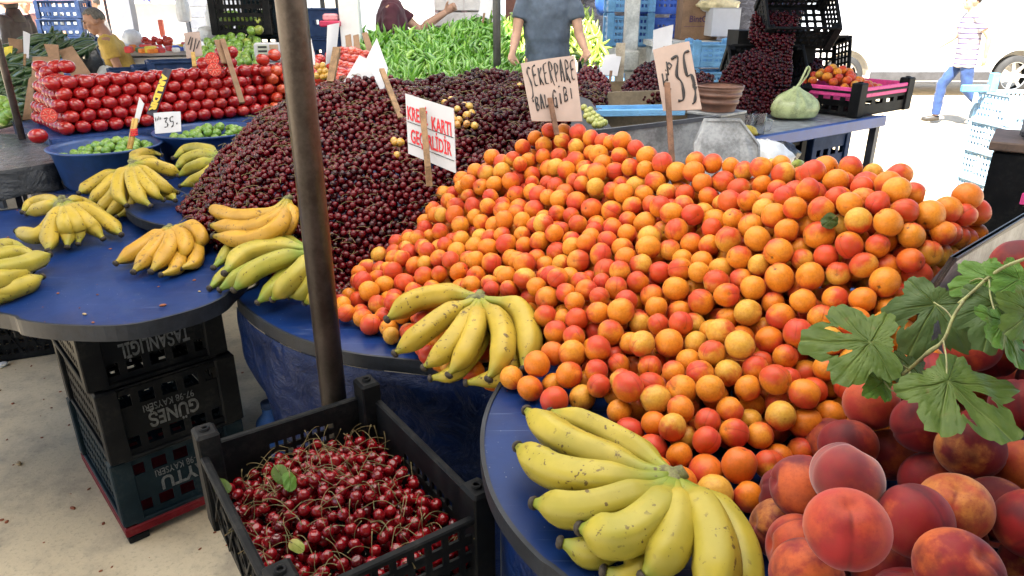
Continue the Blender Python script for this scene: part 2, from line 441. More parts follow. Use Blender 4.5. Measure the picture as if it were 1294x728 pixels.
def banana_mat(name, green, spots, tone=(0.70, 0.47, 0.055)):
    tone = dim(tone, .70)
    m, nt, b = newmat(name)
    lp = attr(nt, 'lp').outputs['Vector']
    rnd = attr(nt, 'rnd').outputs['Fac']
    sep = nd(nt, 'ShaderNodeSeparateXYZ', {0: lp})
    s = sep.outputs[0]
    off = nd(nt, 'ShaderNodeCombineXYZ', {0: mth(nt, 'MULTIPLY', rnd, 31.0), 1: mth(nt, 'MULTIPLY', rnd, 57.0), 2: 0.0}).outputs[0]
    v = nd(nt, 'ShaderNodeVectorMath', {0: nd(nt, 'ShaderNodeTexCoord').outputs['Object'], 1: off}, operation='ADD').outputs[0]
    n1 = noise(nt, v, 14.0, 4.0)
    yel = mix(nt, sstep(nt, n1, 0.35, 0.65), tone, (tone[0] * 0.82, tone[1] * 0.80, tone[2] * 0.75))
    grn = (0.165, 0.225, 0.028)
    f_ends = mth(nt, 'MAXIMUM', sstep(nt, mth(nt, 'SUBTRACT', 0.30, s), 0.0, 0.28), mth(nt, 'MULTIPLY', sstep(nt, s, 0.86, 0.97), 0.7))
    f = mth(nt, 'ADD', mth(nt, 'MULTIPLY', f_ends, 0.55 + green * 0.4), mth(nt, 'ADD', green * 0.85, mth(nt, 'MULTIPLY', mth(nt, 'SUBTRACT', mth(nt, 'ADD', n1, mth(nt, 'MULTIPLY', rnd, 0.5)), 0.75), green * 1.4)), clamp=True)
    col = mix(nt, f, yel, grn)
    sp = noise(nt, v, 95.0, 2.0, 0.5)
    big = noise(nt, v, 30.0, 5.0, 0.7)
    ms = mth(nt, 'MAXIMUM', mth(nt, 'MULTIPLY', sstep(nt, sp, 0.68 - spots * 0.05, 0.72 - spots * 0.04), sstep(nt, noise(nt, v, 13.0, 3.0), 0.42, 0.58)), sstep(nt, big, 0.67 - spots * 0.05, 0.715 - spots * 0.05))
    rub = nd(nt, 'ShaderNodeVectorMath', {0: v, 1: (1.0, 4.0, 4.0)}, operation='MULTIPLY').outputs[0]
    ms = mth(nt, 'MAXIMUM', ms, mth(nt, 'MULTIPLY', sstep(nt, noise(nt, rub, 16.0, 4.0, 0.7), 0.70, 0.78), 0.6))
    col = mix(nt, mth(nt, 'MULTIPLY', ms, 0.85), col, (0.07, 0.035, 0.015))
    setp(b, nt, col=col, rough=mth(nt, 'ADD', mth(nt, 'MULTIPLY', n1, 0.2), 0.36), spec=0.35, normal=bump(nt, noise(nt, v, 70.0, 3.0), 0.15, 0.001))
    return m
M_BAN = banana_mat('banana_peel', 0.16, 1.2, (0.68, 0.46, 0.05))
M_BAN_OR = banana_mat('ripe_banana_peel', 0.0, 1.2, (0.66, 0.36, 0.035))
M_BAN_GR = banana_mat('greenish_banana_peel', 0.55, 0.6, (0.66, 0.46, 0.06))
M_BAN_LT = banana_mat('pale_banana_peel', 0.30, 0.9, (0.62, 0.46, 0.055))
M_TIP = simple('banana_tip', (0.035, 0.026, 0.018), 0.8, vary=0.5, scale=120)
M_CROWN = simple('banana_crown', (0.12, 0.10, 0.05), 0.75, vary=0.5, scale=60, col2=(0.20, 0.20, 0.07), bstr=0.4, bscale=150)

# surfaces
def floor_mat():
    m, nt, b = newmat('worn_concrete')
    co = objco(nt)
    big = noise(nt, co, 0.7, 6.0, 0.6); mid = noise(nt, co, 5.0, 6.0, 0.65); fine = noise(nt, co, 70.0, 4.0, 0.7)
    col = mix(nt, sstep(nt, big, 0.35, 0.65), (0.54, 0.44, 0.29), (0.66, 0.55, 0.38))
    col = mix(nt, mth(nt, 'MULTIPLY', sstep(nt, mid, 0.42, 0.72), 0.6), col, (0.22, 0.19, 0.15))
    col = mix(nt, mth(nt, 'MULTIPLY', sstep(nt, fine, 0.5, 0.75), 0.45), col, (0.17, 0.15, 0.12))
    vor = nd(nt, 'ShaderNodeTexVoronoi', {'Vector': co, 'Scale': 1.7, 'Randomness': 1.0})
    st = sstep(nt, mth(nt, 'ADD', vor.outputs['Distance'], mth(nt, 'MULTIPLY', mid, 0.25)), 0.24, 0.17)
    col = mix(nt, mth(nt, 'MULTIPLY', st, 0.45), col, (0.13, 0.11, 0.09))
    setp(b, nt, col=col, rough=0.82, spec=0.3, normal=bump(nt, mth(nt, 'ADD', mth(nt, 'MULTIPLY', mid, 1.0), mth(nt, 'MULTIPLY', fine, 0.5)), 0.5, 0.004))
    return m
M_FLOOR = floor_mat()
def blue_board():
    m, nt, b = newmat('worn_blue_board')
    co = objco(nt)
    n1 = noise(nt, co, 4.0, 6.0, 0.65); n2 = noise(nt, co, 40.0, 4.0, 0.7)
    col = mix(nt, sstep(nt, n1, 0.3, 0.7), (0.002, 0.015, 0.080), (0.004, 0.026, 0.125))
    scr = None
    for ang, k in ((0.3, 1.0), (1.7, 0.8), (2.5, 0.9)):
        mp = nd(nt, 'ShaderNodeMapping', {'Vector': co, 'Rotation': (0, 0, ang), 'Scale': (3.0, 90.0, 3.0)}).outputs[0]
        s = sstep(nt, noise(nt, mp, 1.6, 2.0, 0.5, 0.6), 0.69, 0.74)
        scr = s if scr is None else mth(nt, 'MAXIMUM', scr, s)
    col = mix(nt, mth(nt, 'MULTIPLY', scr, 0.2), col, (0.20, 0.26, 0.42))
    col = mix(nt, mth(nt, 'MULTIPLY', sstep(nt, n2, 0.62, 0.75), 0.35), col, (0.012, 0.02, 0.05))
    sm = noise(nt, co, 9.0, 5.0, 0.7, 1.0)
    col = mix(nt, mth(nt, 'MULTIPLY', sstep(nt, sm, 0.52, 0.75), 0.22), col, (0.06, 0.085, 0.16))
    spk = sstep(nt, nd(nt, 'ShaderNodeTexVoronoi', {'Vector': co, 'Scale': 55.0}).outputs['Distance'], 0.09, 0.05)
    col = mix(nt, mth(nt, 'MULTIPLY', spk, sstep(nt, n1, 0.45, 0.6)), col, (0.25, 0.27, 0.30))
    setp(b, nt, col=col, rough=mth(nt, 'ADD', mth(nt, 'MULTIPLY', sm, 0.35), 0.22), spec=0.20, normal=bump(nt, mth(nt, 'ADD', n2, scr), 0.12, 0.001))
    return m
M_BLUE = blue_board()
M_EDGE = simple('grey_table_edging', (0.013, 0.016, 0.023), 0.5, spec=.3, vary=0.4, scale=12, bstr=0.2)
def tarp_mat(name, col, rough=0.32):
    m, nt, b = newmat(name); co = objco(nt)
    n1 = noise(nt, co, 3.0, 5.0, 0.6); n2 = noise(nt, co, 11.0, 6.0, 0.65, 0.8)
    c = mix(nt, sstep(nt, n1, 0.3, 0.7), tuple(x * 0.65 for x in col), tuple(x * 1.3 for x in col))
    c = mix(nt, mth(nt, 'MULTIPLY', sstep(nt, n2, 0.56, 0.75), 0.12), c, (0.04, 0.055, 0.10))
    setp(b, nt, col=c, rough=mth(nt, 'ADD', mth(nt, 'MULTIPLY', n2, 0.3), rough - 0.1), spec=0.25, normal=bump(nt, mth(nt, 'ADD', n1, n2), 0.8, 0.035))
    return m
M_TARP = tarp_mat('blue_tarpaulin', (0.003, 0.014, 0.070))
M_TARP_B = tarp_mat('bright_blue_tarpaulin', (0.010, 0.036, 0.145))
M_TUB = simple('blue_tub_plastic', (0.014, 0.048, 0.17), 0.4, vary=0.25, scale=9)
M_COVER = tarp_mat('black_plastic_cover', (0.05, 0.055, 0.065), 0.25)
def crate_mat(name, col, dust=0.3):
    m, nt, b = newmat(name); co = objco(nt)
    n1 = noise(nt, co, 7.0, 5.0, 0.65); n2 = noise(nt, co, 60.0, 4.0, 0.7)
    c = mix(nt, sstep(nt, n1, 0.3, 0.7), tuple(x * 0.75 for x in col), tuple(x * 1.25 for x in col))
    d = mth(nt, 'MULTIPLY', mth(nt, 'MULTIPLY', sstep(nt, n1, 0.42, 0.7), sstep(nt, n2, 0.4, 0.65)), dust)
    c = mix(nt, d, c, (0.16, 0.145, 0.12))
    setp(b, nt, col=c, rough=mth(nt, 'ADD', mth(nt, 'MULTIPLY', n2, 0.25), 0.42), spec=0.10, normal=bump(nt, n2, 0.15, 0.001))
    return m
M_BLACK = crate_mat('black_crate_plastic', (0.006, 0.0066, 0.008), 0.10)
M_CR_BLUE = crate_mat('blue_crate_plastic', (0.035, 0.10, 0.32))
M_CR_NAVY = crate_mat('navy_crate_plastic', (0.020, 0.042, 0.11))
M_CR_SKY = crate_mat('sky_blue_crate_plastic', (0.16, 0.36, 0.60))
M_CR_RED = crate_mat('red_crate_plastic', (0.12, 0.006, 0.010))
M_CR_TEAL = crate_mat('dark_teal_crate_plastic', (0.005, 0.013, 0.019), 0.12)
M_PRINT = simple('worn_white_print', (0.09, 0.094, 0.098), 0.6, vary=0.5, scale=60)
M_POLE = simple('brown_steel_pole', (0.050, 0.036, 0.032), 0.34, metal=0.3, vary=0.35, scale=14, col2=(0.075, 0.060, 0.056), bstr=0.15, bscale=90)
M_POLE_G = simple('grey_steel_pole', (0.07, 0.07, 0.07), 0.4, metal=0.3, vary=0.3, scale=14)
M_WHITE_POST = simple('chipped_white_paint', (0.55, 0.54, 0.50), 0.6, vary=0.3, scale=9, bstr=0.3)
M_STEEL = simple('galvanised_sheet', (0.27, 0.28, 0.29), 0.55, metal=0.35, vary=0.4, scale=16, bstr=0.25, bscale=60)
M_STEEL_F = simple('dark_steel_edging', (0.06, 0.065, 0.08), 0.5, metal=0.3, vary=0.3, scale=12)
M_WOOD = simple('raw_wood_stick', (0.22, 0.13, 0.065), 0.75, vary=0.4, scale=30, bstr=0.4, bscale=110)
M_WOOD_D = simple('dark_wood_stick', (0.14, 0.07, 0.04), 0.75, vary=0.4, scale=30, bstr=0.3)
M_CARD = simple('cardboard', (0.22, 0.13, 0.075), 0.85, vary=0.2, scale=10)
M_PINK = simple('pinkish_card', (0.36, 0.275, 0.240), 0.8, vary=0.08, scale=6)
M_PAPER = simple('white_card', (0.47, 0.47, 0.50), 0.7, vary=0.05, scale=5)
M_INK = simple('black_ink', (0.012, 0.010, 0.012), 0.6, vary=0.2)
M_INK_RED = simple('red_ink', (0.55, 0.012, 0.022), 0.6, vary=0.1)
M_INK_Y = simple('yellow_ink', (0.62, 0.43, 0.05), 0.6, vary=0.1)
M_NAVY = simple('navy_board', (0.022, 0.016, 0.035), 0.5, vary=0.2)
M_STALK = simple('green_stalk', (0.13, 0.13, 0.035), 0.6, vary=0.35, scale=80, col2=(0.17, 0.105, 0.04))
M_PINKLINER = simple('pink_paper_liner', (0.70, 0.06, 0.26), 0.55, vary=0.2, scale=30)
M_GLASS, _nt, _b = newmat('clear_plastic')
setp(_b, _nt, col=(0.92, 0.95, 0.97), rough=0.08, trans=0.92, ior=1.2)
M_BAG = simple('thin_plastic_bag', (0.52, 0.60, 0.30), 0.2, vary=0.3, scale=20, bstr=0.6, bscale=40, trans=0.3)
M_BAG_BK = simple('black_plastic_bag', (0.03, 0.03, 0.033), 0.25, vary=0.3, scale=20, bstr=0.9, bscale=30)
M_BAG_W = simple('white_plastic_bag', (0.66, 0.68, 0.70), 0.35, vary=0.1, scale=20, bstr=0.7, bscale=25)
M_TERRA = simple('brown_plastic_bowl', (0.16, 0.075, 0.05), 0.5, vary=0.25, scale=12)
def leaf_mat(name, a, b_, vein=(0.17, 0.22, 0.07)):
    m, nt, b = newmat(name)
    lp = attr(nt, 'lp').outputs['Vector']; vn = attr(nt, 'rnd').outputs['Fac']; co = objco(nt)
    n = noise(nt, co, 26.0, 4.0); col = mix(nt, sstep(nt, n, 0.35, 0.65), a, b_)
    col = mix(nt, mth(nt, 'MULTIPLY', sstep(nt, vn, 0.45, 0.95), 0.75), col, vein)
    bk = nt.nodes.new('ShaderNodeNewGeometry').outputs['Backfacing']
    col = mix(nt, mth(nt, 'MULTIPLY', bk, 0.5), col, (0.14, 0.19, 0.08))
    col = mix(nt, mth(nt, 'MULTIPLY', sstep(nt, noise(nt, co, 48.0, 4.0, .65), .62, .72), .6), col, (.11, .085, .03))
    setp(b, nt, col=col, rough=0.48, spec=0.22, normal=bump(nt, mth(nt, 'ADD', mth(nt, 'MULTIPLY', vn, -1.0), mth(nt, 'MULTIPLY', noise(nt, co, 60.0, 5.0), 0.9)), 0.5, 0.004))
    tr = nd(nt, 'ShaderNodeBsdfTranslucent', {'Color': c4((0.20, 0.32, 0.05))})
    mx = nd(nt, 'ShaderNodeMixShader', {0: 0.12, 1: b.outputs[0], 2: tr.outputs[0]})
    nt.links.new(mx.outputs[0], nt.nodes['Material Output'].inputs['Surface'])
    return m
M_LEAF = leaf_mat('vine_leaf', (0.052, 0.092, 0.014), (0.080, 0.125, 0.022))
M_LEAF_D = leaf_mat('dark_vine_leaf', (0.034, 0.066, 0.018), (0.052, 0.090, 0.026))
M_LEAF_B = leaf_mat('bright_vine_leaf', (0.055, 0.130, 0.016), (0.080, 0.170, 0.026))
M_STEM = simple('vine_stem', (0.22, 0.20, 0.10), 0.6, vary=0.3, scale=40, col2=(0.28, 0.30, 0.12), bstr=0.3)
M_SKIN = simple('skin', (0.36, 0.185, 0.12), 0.5, vary=0.12, scale=9)
M_SKIN_P = simple('pale_skin', (0.50, 0.29, 0.20), 0.5, vary=0.1, scale=9)
def cloth(name, col, bs=0.5): return simple(name, col, 0.85, vary=0.18, scale=7, bstr=1.0, bscale=9, sheen=0.1)
# ------------------------------------------------------------------ setting: floor, roof
b = MB(); b.add([(-60, -30, 0), (60, -30, 0), (60, 140, 0), (-60, 140, 0)], [(0, 1, 2, 3)])
tag(b.build('ground', M_FLOOR), kind='structure')
M_SHEET = simple('weathered_roof_sheet', (0.24, 0.235, 0.22), 0.7, vary=0.2, scale=2)
def panel_mat():  # sheet of the unseen panels added to light the stall from above
    m, nt, b = newmat('added_translucent_panel'); co = objco(nt); c = mix(nt, noise(nt, co, 1.2, 4.0), (0.80, 0.78, 0.73), (0.86, 0.85, 0.81))
    d = nd(nt, 'ShaderNodeBsdfDiffuse', {'Color': c}); t = nd(nt, 'ShaderNodeBsdfTranslucent', {'Color': c})
    mx = nd(nt, 'ShaderNodeMixShader', {0: 0.80, 1: d.outputs[0], 2: t.outputs[0]})
    nt.links.new(mx.outputs[0], nt.nodes['Material Output'].inputs['Surface']); nt.nodes.remove(b); return m
RX0, RX1, RY0, RY1 = -7.1, 4.3, -14.0, 7.2
NXR, NYR = 114, 106
def roof_kind(i, j):  # out of view; openings and panels are invented to steer the daylight
    x, y = RX0 + (RX1 - RX0) * (i + .5) / NXR, RY0 + (RY1 - RY0) * (j + .5) / NYR
    if -0.65 < x < .15 and 4.1 < y < 5.0: return 0                       # added unseen opening that lets sun onto the pale peppers
    if x < -3.9 and y < 3.4: return 0
    if (x > 2.0 and y > 1.6) or (x > 3 and y > -1) or (x > .9 and y > 6.5): return 0
    if -3.9 < x < -3.0 and 1.0 < y < 3.4: return 2                              # added unseen panel that brightens the left floor
    if -1.7 < x < .7 and 3.7 < y < 5.8: return 2                          # added unseen panel that brightens the pepper heaps
    return 2 if -1.9 < x < 1.3 and .3 < y < 2.9 else 1  # added unseen panel giving the fruit its top light
vs = [(RX0 + (RX1 - RX0) * i / NXR, RY0 + (RY1 - RY0) * j / NYR, 3.0 - 0.03 * (i % 2)) for j in range(NYR + 1) for i in range(NXR + 1)]
for kind_, nm, mt in ((1, 'market_roof', M_SHEET), (2, 'added_light_panel', panel_mat())):
    fs = [(j * (NXR + 1) + i, j * (NXR + 1) + i + 1, (j + 1) * (NXR + 1) + i + 1, (j + 1) * (NXR + 1) + i) for j in range(NYR) for i in range(NXR) if roof_kind(i, j) == kind_]
    used = sorted({q for f in fs for q in f}); ix = {q: k for k, q in enumerate(used)}
    tag(MB().add([vs[q] for q in used], [tuple(ix[q] for q in f) for f in fs]).build(nm, mt), kind='structure')

# ------------------------------------------------------------------ tables
def closed(pts, n=6):
    """smooth closed outline"""
    P = [Vector((p[0], p[1], 0)) for p in pts]; N = len(P); out = []
    for i in range(N):
        a, b_, c, d = P[i - 1], P[i], P[(i + 1) % N], P[(i + 2) % N]
        for k in range(n):
            t = k / n
            out.append(0.5 * ((2 * b_) + (c - a) * t + (2 * a - 5 * b_ + 4 * c - d) * t * t + (3 * b_ - a - 3 * c + d) * t ** 3))
    return out
def outset(poly, d):
    N = len(poly); area = sum(poly[i].x * poly[(i + 1) % N].y - poly[(i + 1) % N].x * poly[i].y for i in range(N))
    sg = 1 if area > 0 else -1; out = []
    for i in range(N):
        t = (poly[(i + 1) % N] - poly[i - 1]).normalized(); out.append(poly[i] + Vector((t.y, -t.x, 0)) * d * sg)
    return out
def ccw(poly):
    N = len(poly); area = sum(poly[i].x * poly[(i + 1) % N].y - poly[(i + 1) % N].x * poly[i].y for i in range(N))
    return poly if area > 0 else poly[::-1]
def table(name, label, pts, z, th, band=0.008, lip=0.004, legs=(), base_z=0.0, loc=None):
    poly = ccw(closed(pts)); c = sum(poly, Vector()) / len(poly)
    root = thing(name, label, 'table', (c.x, c.y, base_z))
    MB().prism(poly, z - th, z).build('tabletop', M_BLUE, root)
    o = outset(poly, band); N = len(poly); m = MB()
    V = [p + Vector((0, 0, z - th - 0.003)) for p in poly] + [p + Vector((0, 0, z - th - 0.003)) for p in o] + [p + Vector((0, 0, z + lip)) for p in o] + [p + Vector((0, 0, z + lip)) for p in poly] 
    F = []
    for i in range(N):
        j = (i + 1) % N
        for k in range(4): F.append((k * N + i, k * N + j, ((k + 1) % 4) * N + j, ((k + 1) % 4) * N + i))
    m.add(V, F, False).build('edge_band', M_EDGE, root)
    for x, y in legs: MB().box((x, y, (z - th) / 2), (0.05, 0.05, z - th - 0.006)).build('leg', M_STEEL_F, root)
    return root, poly
def skirt(root, line, z_top, z_hem, out=0.012, mat=None, amp=0.02, seed=1, name='tarp_skirt', nz=14, flare=0.05):
    """hanging tarpaulin along a plan line"""
    rng = random.Random(seed); P = [Vector((p[0], p[1], 0)) for p in line]; N = len(P)
    ph = [rng.random() * 6 for _ in range(6)]; V, F = [], []
    s = 0.0
    for i, p in enumerate(P):
        if i: s += (P[i] - P[i - 1]).length
        t = (P[min(i + 1, N - 1)] - P[max(i - 1, 0)]).normalized(); nrm = Vector((t.y, -t.x, 0))
        if nrm.y > 0 and abs(nrm.y) > abs(nrm.x): nrm = -nrm
        zh = z_hem[0] + (z_hem[1] - z_hem[0]) * i / (N - 1) + 0.012 * math.sin(s * 19 + ph[0])
        for k in range(nz + 1):
            g = k / nz
            w = math.sin(s * 23 + ph[1] + g * 1.5) * 0.6 + math.sin(s * 51 + ph[2] - g * 3.0) * 0.3 + math.sin(s * 11 + g * 9 + ph[3]) * 0.35
            V.append(p + nrm * (out + flare * g * g + amp * w * min(1, g * 2.2)) + Vector((0, 0, z_top + (zh - z_top) * g)))
    for i in range(N - 1):
        for k in range(nz): a = i * (nz + 1) + k; F.append((a, a + 1, a + nz + 2, a + nz + 1))
    m = MB(); m.add(V, F, True)
    o = m.build(name, mat or M_TARP, root)
    md = o.modifiers.new('thickness', 'SOLIDIFY'); md.thickness = 0.002
    return o
def wp(px, py, z): p = W(px, py, z); return (p.x, p.y)

ZA, ZB, ZC, ZD = 0.82, 0.775, 0.84, 0.88
A_pts = [wp(0, 396, ZA), wp(30, 405, ZA), wp(80, 411, ZA), wp(160, 411, ZA), wp(230, 396, ZA), wp(272, 381, ZA), wp(291, 366, ZA), (-0.84, 2.1), (-0.95, 2.4), (-1.15, 2.68), (-1.5, 2.88), (-1.9, 2.86), (-2.25, 2.6), (-2.3, 2.2), (-1.9, 1.88)]
table_a, A_poly = table('oval_table', 'blue oval table on black crates carrying five banana hands', A_pts, ZA, 0.038)
B_front = [wp(302, 374, ZB), wp(322, 397, ZB), wp(360, 420, ZB), wp(400, 435, ZB), wp(450, 447, ZB), wp(500, 453, ZB), wp(560, 459, ZB), wp(630, 462, ZB)]
B_pts = B_front + [(0.28, 1.72), (0.5, 2.2), (0.55, 2.8), (0.3, 3.2), (-0.3, 3.32), (-0.75, 3.2), (-0.92, 2.75), (-0.88, 2.3), (-0.8, 2.08)]
table_b, B_poly = table('oval_table', 'blue table under the cherry heap with dark tarp hanging below its front edge', B_pts, ZB, 0.03, legs=((-0.5, 2.3), (0.2, 2.3), (-0.4, 3.0), (0.2, 3.0)))
ln = cr([Vector(p + (0,)) for p in B_front], 60)
skirt(table_b, ln, ZB - 0.034, (0.50, 0.06), amp=0.012, seed=4, flare=-0.02)
C_front = [wp(640, 476, ZC), wp(619, 518, ZC), wp(612, 560, ZC), wp(620, 610, ZC), wp(642, 655, ZC), wp(682, 702, ZC), wp(735, 745, ZC)]
C_pts = C_front + [(0.35, 0.42), (0.9, 0.36), (1.4, 0.5), (1.62, 0.95), (1.55, 1.6), (1.2, 2.1), (0.7, 2.34), (0.28, 2.2), (0.08, 1.75)]
table_c, C_poly = table('oval_table', 'blue table carrying the apricot heap, peaches and speckled banana hands', C_pts, ZC, 0.026, legs=((0.3, 0.7), (1.2, 0.8), (1.2, 1.7), (0.45, 1.9)))
ln = cr([Vector(p + (0,)) for p in C_front], 50)
skirt(table_c, ln, ZC - 0.03, (0.1, 0.1), amp=0.01, seed=8, flare=0.0, out=-0.03)
D_pts = [(-0.95 + 0.59 * math.cos(a), 2.9 + 0.59 * math.sin(a)) for a in [2 * math.pi * k / 14 for k in range(14)]]
table_d, D_poly = table('round_table', 'round blue table with grey rim under the left foot of the cherry heap', D_pts, ZD, 0.026, legs=((-0.95, 2.95), (-1.2, 3.2), (-0.7, 3.2)))

# the steel pole in front of the stall
POLE = (-0.440, 1.518)
t = thing('awning_pole', 'thick brown steel pole standing in front of the cherry heap', 'pole', (POLE[0], POLE[1], 0))
MB().tube([(POLE[0], POLE[1], 0.008), (POLE[0], POLE[1], 2.0), (POLE[0], POLE[1], 2.96)], 0.031, n=28).build('shaft', M_POLE, t)
MB().box((POLE[0], POLE[1], 0.004), (0.14, 0.14, 0.008), bev=0.002).build('foot_plate', M_POLE, t)

# ------------------------------------------------------------------ crates
def panel_mask(style, nx, nz, rng):
    m = [[True] * nx for _ in range(nz)]
    for j in range(nz):
        for i in range(nx):
            if style == 'slots' and j in range(2, nz - 2, 2) and i % 3 != 0 and 0 < i < nx - 1: m[j][i] = False
            if style == 'print':       # slots above and below a plain printed band
                if 0 < i < nx - 1 and (j in (1, nz - 2)) and i % 3 != 0: m[j][i] = False
            if style == 'net' and j % 2 == 1 and i % 2 == 1 and 0 < j < nz - 1: m[j][i] = False
            if style == 'dots' and j % 2 == 1 and i % 2 == 1 and 1 < j < nz - 2 and nx * 0.3 < i < nx * 0.75: m[j][i] = False
            if style == 'windows' and j == nz // 2 and i % 2 == 1 and 0 < i < nx - 1: m[j][i] = False
    return m
def lin(a, b, n): return [a + (b - a) * i / n for i in range(n + 1)]
def uneven(a, b, n, odd):
    """n cells whose odd ones are wider by the factor odd"""
    w = [odd if i % 2 else 1.0 for i in range(n)]; s = sum(w); out = [a]
    for k in w: out.append(out[-1] + (b - a) * k / s)
    return out
def crate(name, label, dims, loc, rotz, mat, group=None, front='print', side='net', post=0.05, above=0.0, wall=0.006, flip=False, diag=True, rimmat=None, cat='crate', tilt=None, floor_style='net', back=None, end=None):
    """open plastic crate; local origin at the middle of its base, mouth up (down when flip)"""
    L, Wd, H = dims; rng = random.Random(hash(label) % 1000)
    root = thing(name, label, cat, loc, rotz, group, world_built=False)
    if tilt is not None: root.rotation_euler = tilt
    K = Matrix.Identity(4)
    if flip: K = Matrix.Translation((0, 0, H)) @ Matrix.Rotation(math.pi, 4, 'X')
    def out(m, nm, mt=mat):
        m.v = [K @ p for p in m.v]
        if flip: pass
        return m.build(nm, mt, root)
    hw = H - above
    # floor grid
    nx, ny = 2 * int(L / 0.05) + 1, 2 * int(Wd / 0.05) + 1
    m = MB(); T = Matrix.Translation((0, 0, 0.006)) @ Matrix.Rotation(-math.pi / 2, 4, 'X')
    m.perf(uneven(-L / 2 + 0.01, L / 2 - 0.01, nx, 1.6), uneven(-Wd / 2 + 0.01, Wd / 2 - 0.01, ny, 1.6), panel_mask(floor_style, nx, ny, rng), 0.006, T)
    out(m, 'crate_floor')
    for sgn in (-1, 1):          # long walls (along x)
        m = MB(); nx, nz = (2 * int(L / 0.034) + 1, 9)
        st = front if sgn < 0 else (back or front)
        if st == 'print': nx, nz = 3 * int(L / 0.075) + 1, 7
        if st == 'windows': nx, nz = 9, 5
        zs = lin(0.012, hw, nz) if st not in ('print',) else [0.012, 0.03, 0.07, 0.085, hw - 0.085, hw - 0.07, hw - 0.03, hw]
        if st == 'print': nz = 7
        xs = uneven(-L / 2 + post * .4, L / 2 - post * .4, nx, 1.8) if st != 'print' else lin(-L / 2 + post * .4, L / 2 - post * .4, nx)
        m.perf(xs, zs, panel_mask(st, nx, nz, rng), wall, Matrix.Translation((0, sgn * (Wd / 2 - 0.012), 0)))
        if diag:
            for k in range(4):
                x0 = -L / 2 + 0.05 + (L - 0.1) * k / 4; x1 = x0 + (L - 0.1) / 4
                yb = sgn * (Wd / 2 - 0.006)
                if st == 'net': m.bar((x0, yb, 0.03), (x1, yb, hw - 0.02), 0.005); m.bar((x1, yb, 0.03), (x0, yb, hw - 0.02), 0.0044)
        out(m, 'long_wall')
    for sgn in (-1, 1):          # short walls
        m = MB(); st = (end or side) if sgn < 0 else side; nx, nz = (2 * int(Wd / 0.04) + 1, 9)
        if st == 'windows': nx, nz = 7, 5
        if st == 'dots': nx, nz = 2 * int(Wd / 0.022) + 1, 13
        T = Matrix.Translation((sgn * (L / 2 - 0.012), 0, 0)) @ Matrix.Rotation(math.pi / 2, 4, 'Z')
        if st == 'print': nx, nz = 3 * int(Wd / 0.075) + 1, 7; zs = [0.012, 0.03, 0.07, 0.085, hw - 0.085, hw - 0.07, hw - 0.03, hw]
        else: zs = lin(0.012, hw, nz)
        m.perf(uneven(-Wd / 2 + post * .4, Wd / 2 - post * .4, nx, 1.8), zs, panel_mask(st, nx, nz, rng), wall, T)
        out(m, 'short_wall')
    # rim
    m = MB(); rw = 0.016
    for sgn in (-1, 1):
        m.box((0, sgn * (Wd / 2 - rw / 2 + 0.002), hw - 0.004), (L - post, rw, 0.014), bev=0.003)
        m.box((sgn * (L / 2 - rw / 2 + 0.002), 0, hw - 0.004), (rw, Wd - post, 0.013), bev=0.003)
    out(m, 'rim', rimmat or mat)
    for sx in (-1, 1):
        for sy in (-1, 1):
            m = MB(); x, y = sx * (L / 2 - post * 0.42), sy * (Wd / 2 - post * 0.36)
            m.box((x, y, H / 2), (post, post * 0.8, H), bev=0.006)
            m.lathe([(post * .18, 0), (post * .18, 0.006), (post * .10, 0.006), (post * .10, 0.0005)], 10, (x, y, H - 0.0005))
            out(m, 'corner_post')
    return root
def letters(root, s, size, M, mat=None, width=None, bold=0.0): return text_mb(s, size, mat or M_PRINT, root, M, width=width, bold=bold)

# three upturned black crates under the left table
CU, CW = Vector((0.742, 0.670, 0)), Vector((-0.670, 0.742, 0)); C0 = Vector((-1.215, 1.785, 0))
yaw = math.atan2(CU.y, CU.x)
def stack_place(dx, dy): c = C0 + CU * (0.20 + dx) + CW * (0.28 + dy); return c
spec = [(0.065, 0.235, 0.0, 0.0, 'AYTU', '97-98 KAYSERI', M_CR_TEAL, 'dark teal upturned crate printed AYTU, lowest of the stack under the left table'),
        (0.302, 0.245, 0.004, -0.012, 'GÜNEŞ', '97-98 KAYSERI', M_BLACK, 'black upturned crate printed GÜNEŞ, middle of the stack under the left table'),
        (0.549, 0.230, -0.006, 0.006, 'TAŞANLIGİL', 'KAYSERI', M_BLACK, 'black upturned crate printed TAŞANLIGİL right under the left table top')]
for z0, h, dx, dy, big, small, mt, lab in spec:
    c = stack_place(dx, dy)
    r = crate('plastic_crate', lab, (0.40, 0.56, h), (c.x, c.y, z0), yaw, mt, group='upturned crates stacked under the left table', front='print', side='net', post=0.062, flip=True)
    X = Vector((-1, 0, 0)); Y = Vector((0, 0, -1))           # the print is upside down
    letters(r, big, 0.066, frame_mat((0.0, -0.28 + 0.0078, h * 0.5 - 0.012), X, Y), width=0.20 if len(big) > 5 else 0.15, bold=0.0015)
    letters(r, small, 0.034, frame_mat((-0.01, -0.28 + 0.0078, h * 0.5 + 0.030), X, Y), width=0.15 if len(small) > 8 else 0.10)
c = stack_place(0, 0)
t = thing('red_tray', 'flat red plastic tray on dark feet under the crate stack', 'tray', (c.x, c.y, 0), yaw, world_built=False)
MB().box((0, 0, 0.046), (0.41, 0.57, 0.034), bev=0.005).build('tray_body', M_CR_RED, t)
for sx in (-1, 1):
    for sy in (-1, 1): MB().box((sx * 0.17, sy * 0.25, 0.0145), (0.06, 0.06, 0.029), bev=0.004).build('foot', M_BLACK, t)

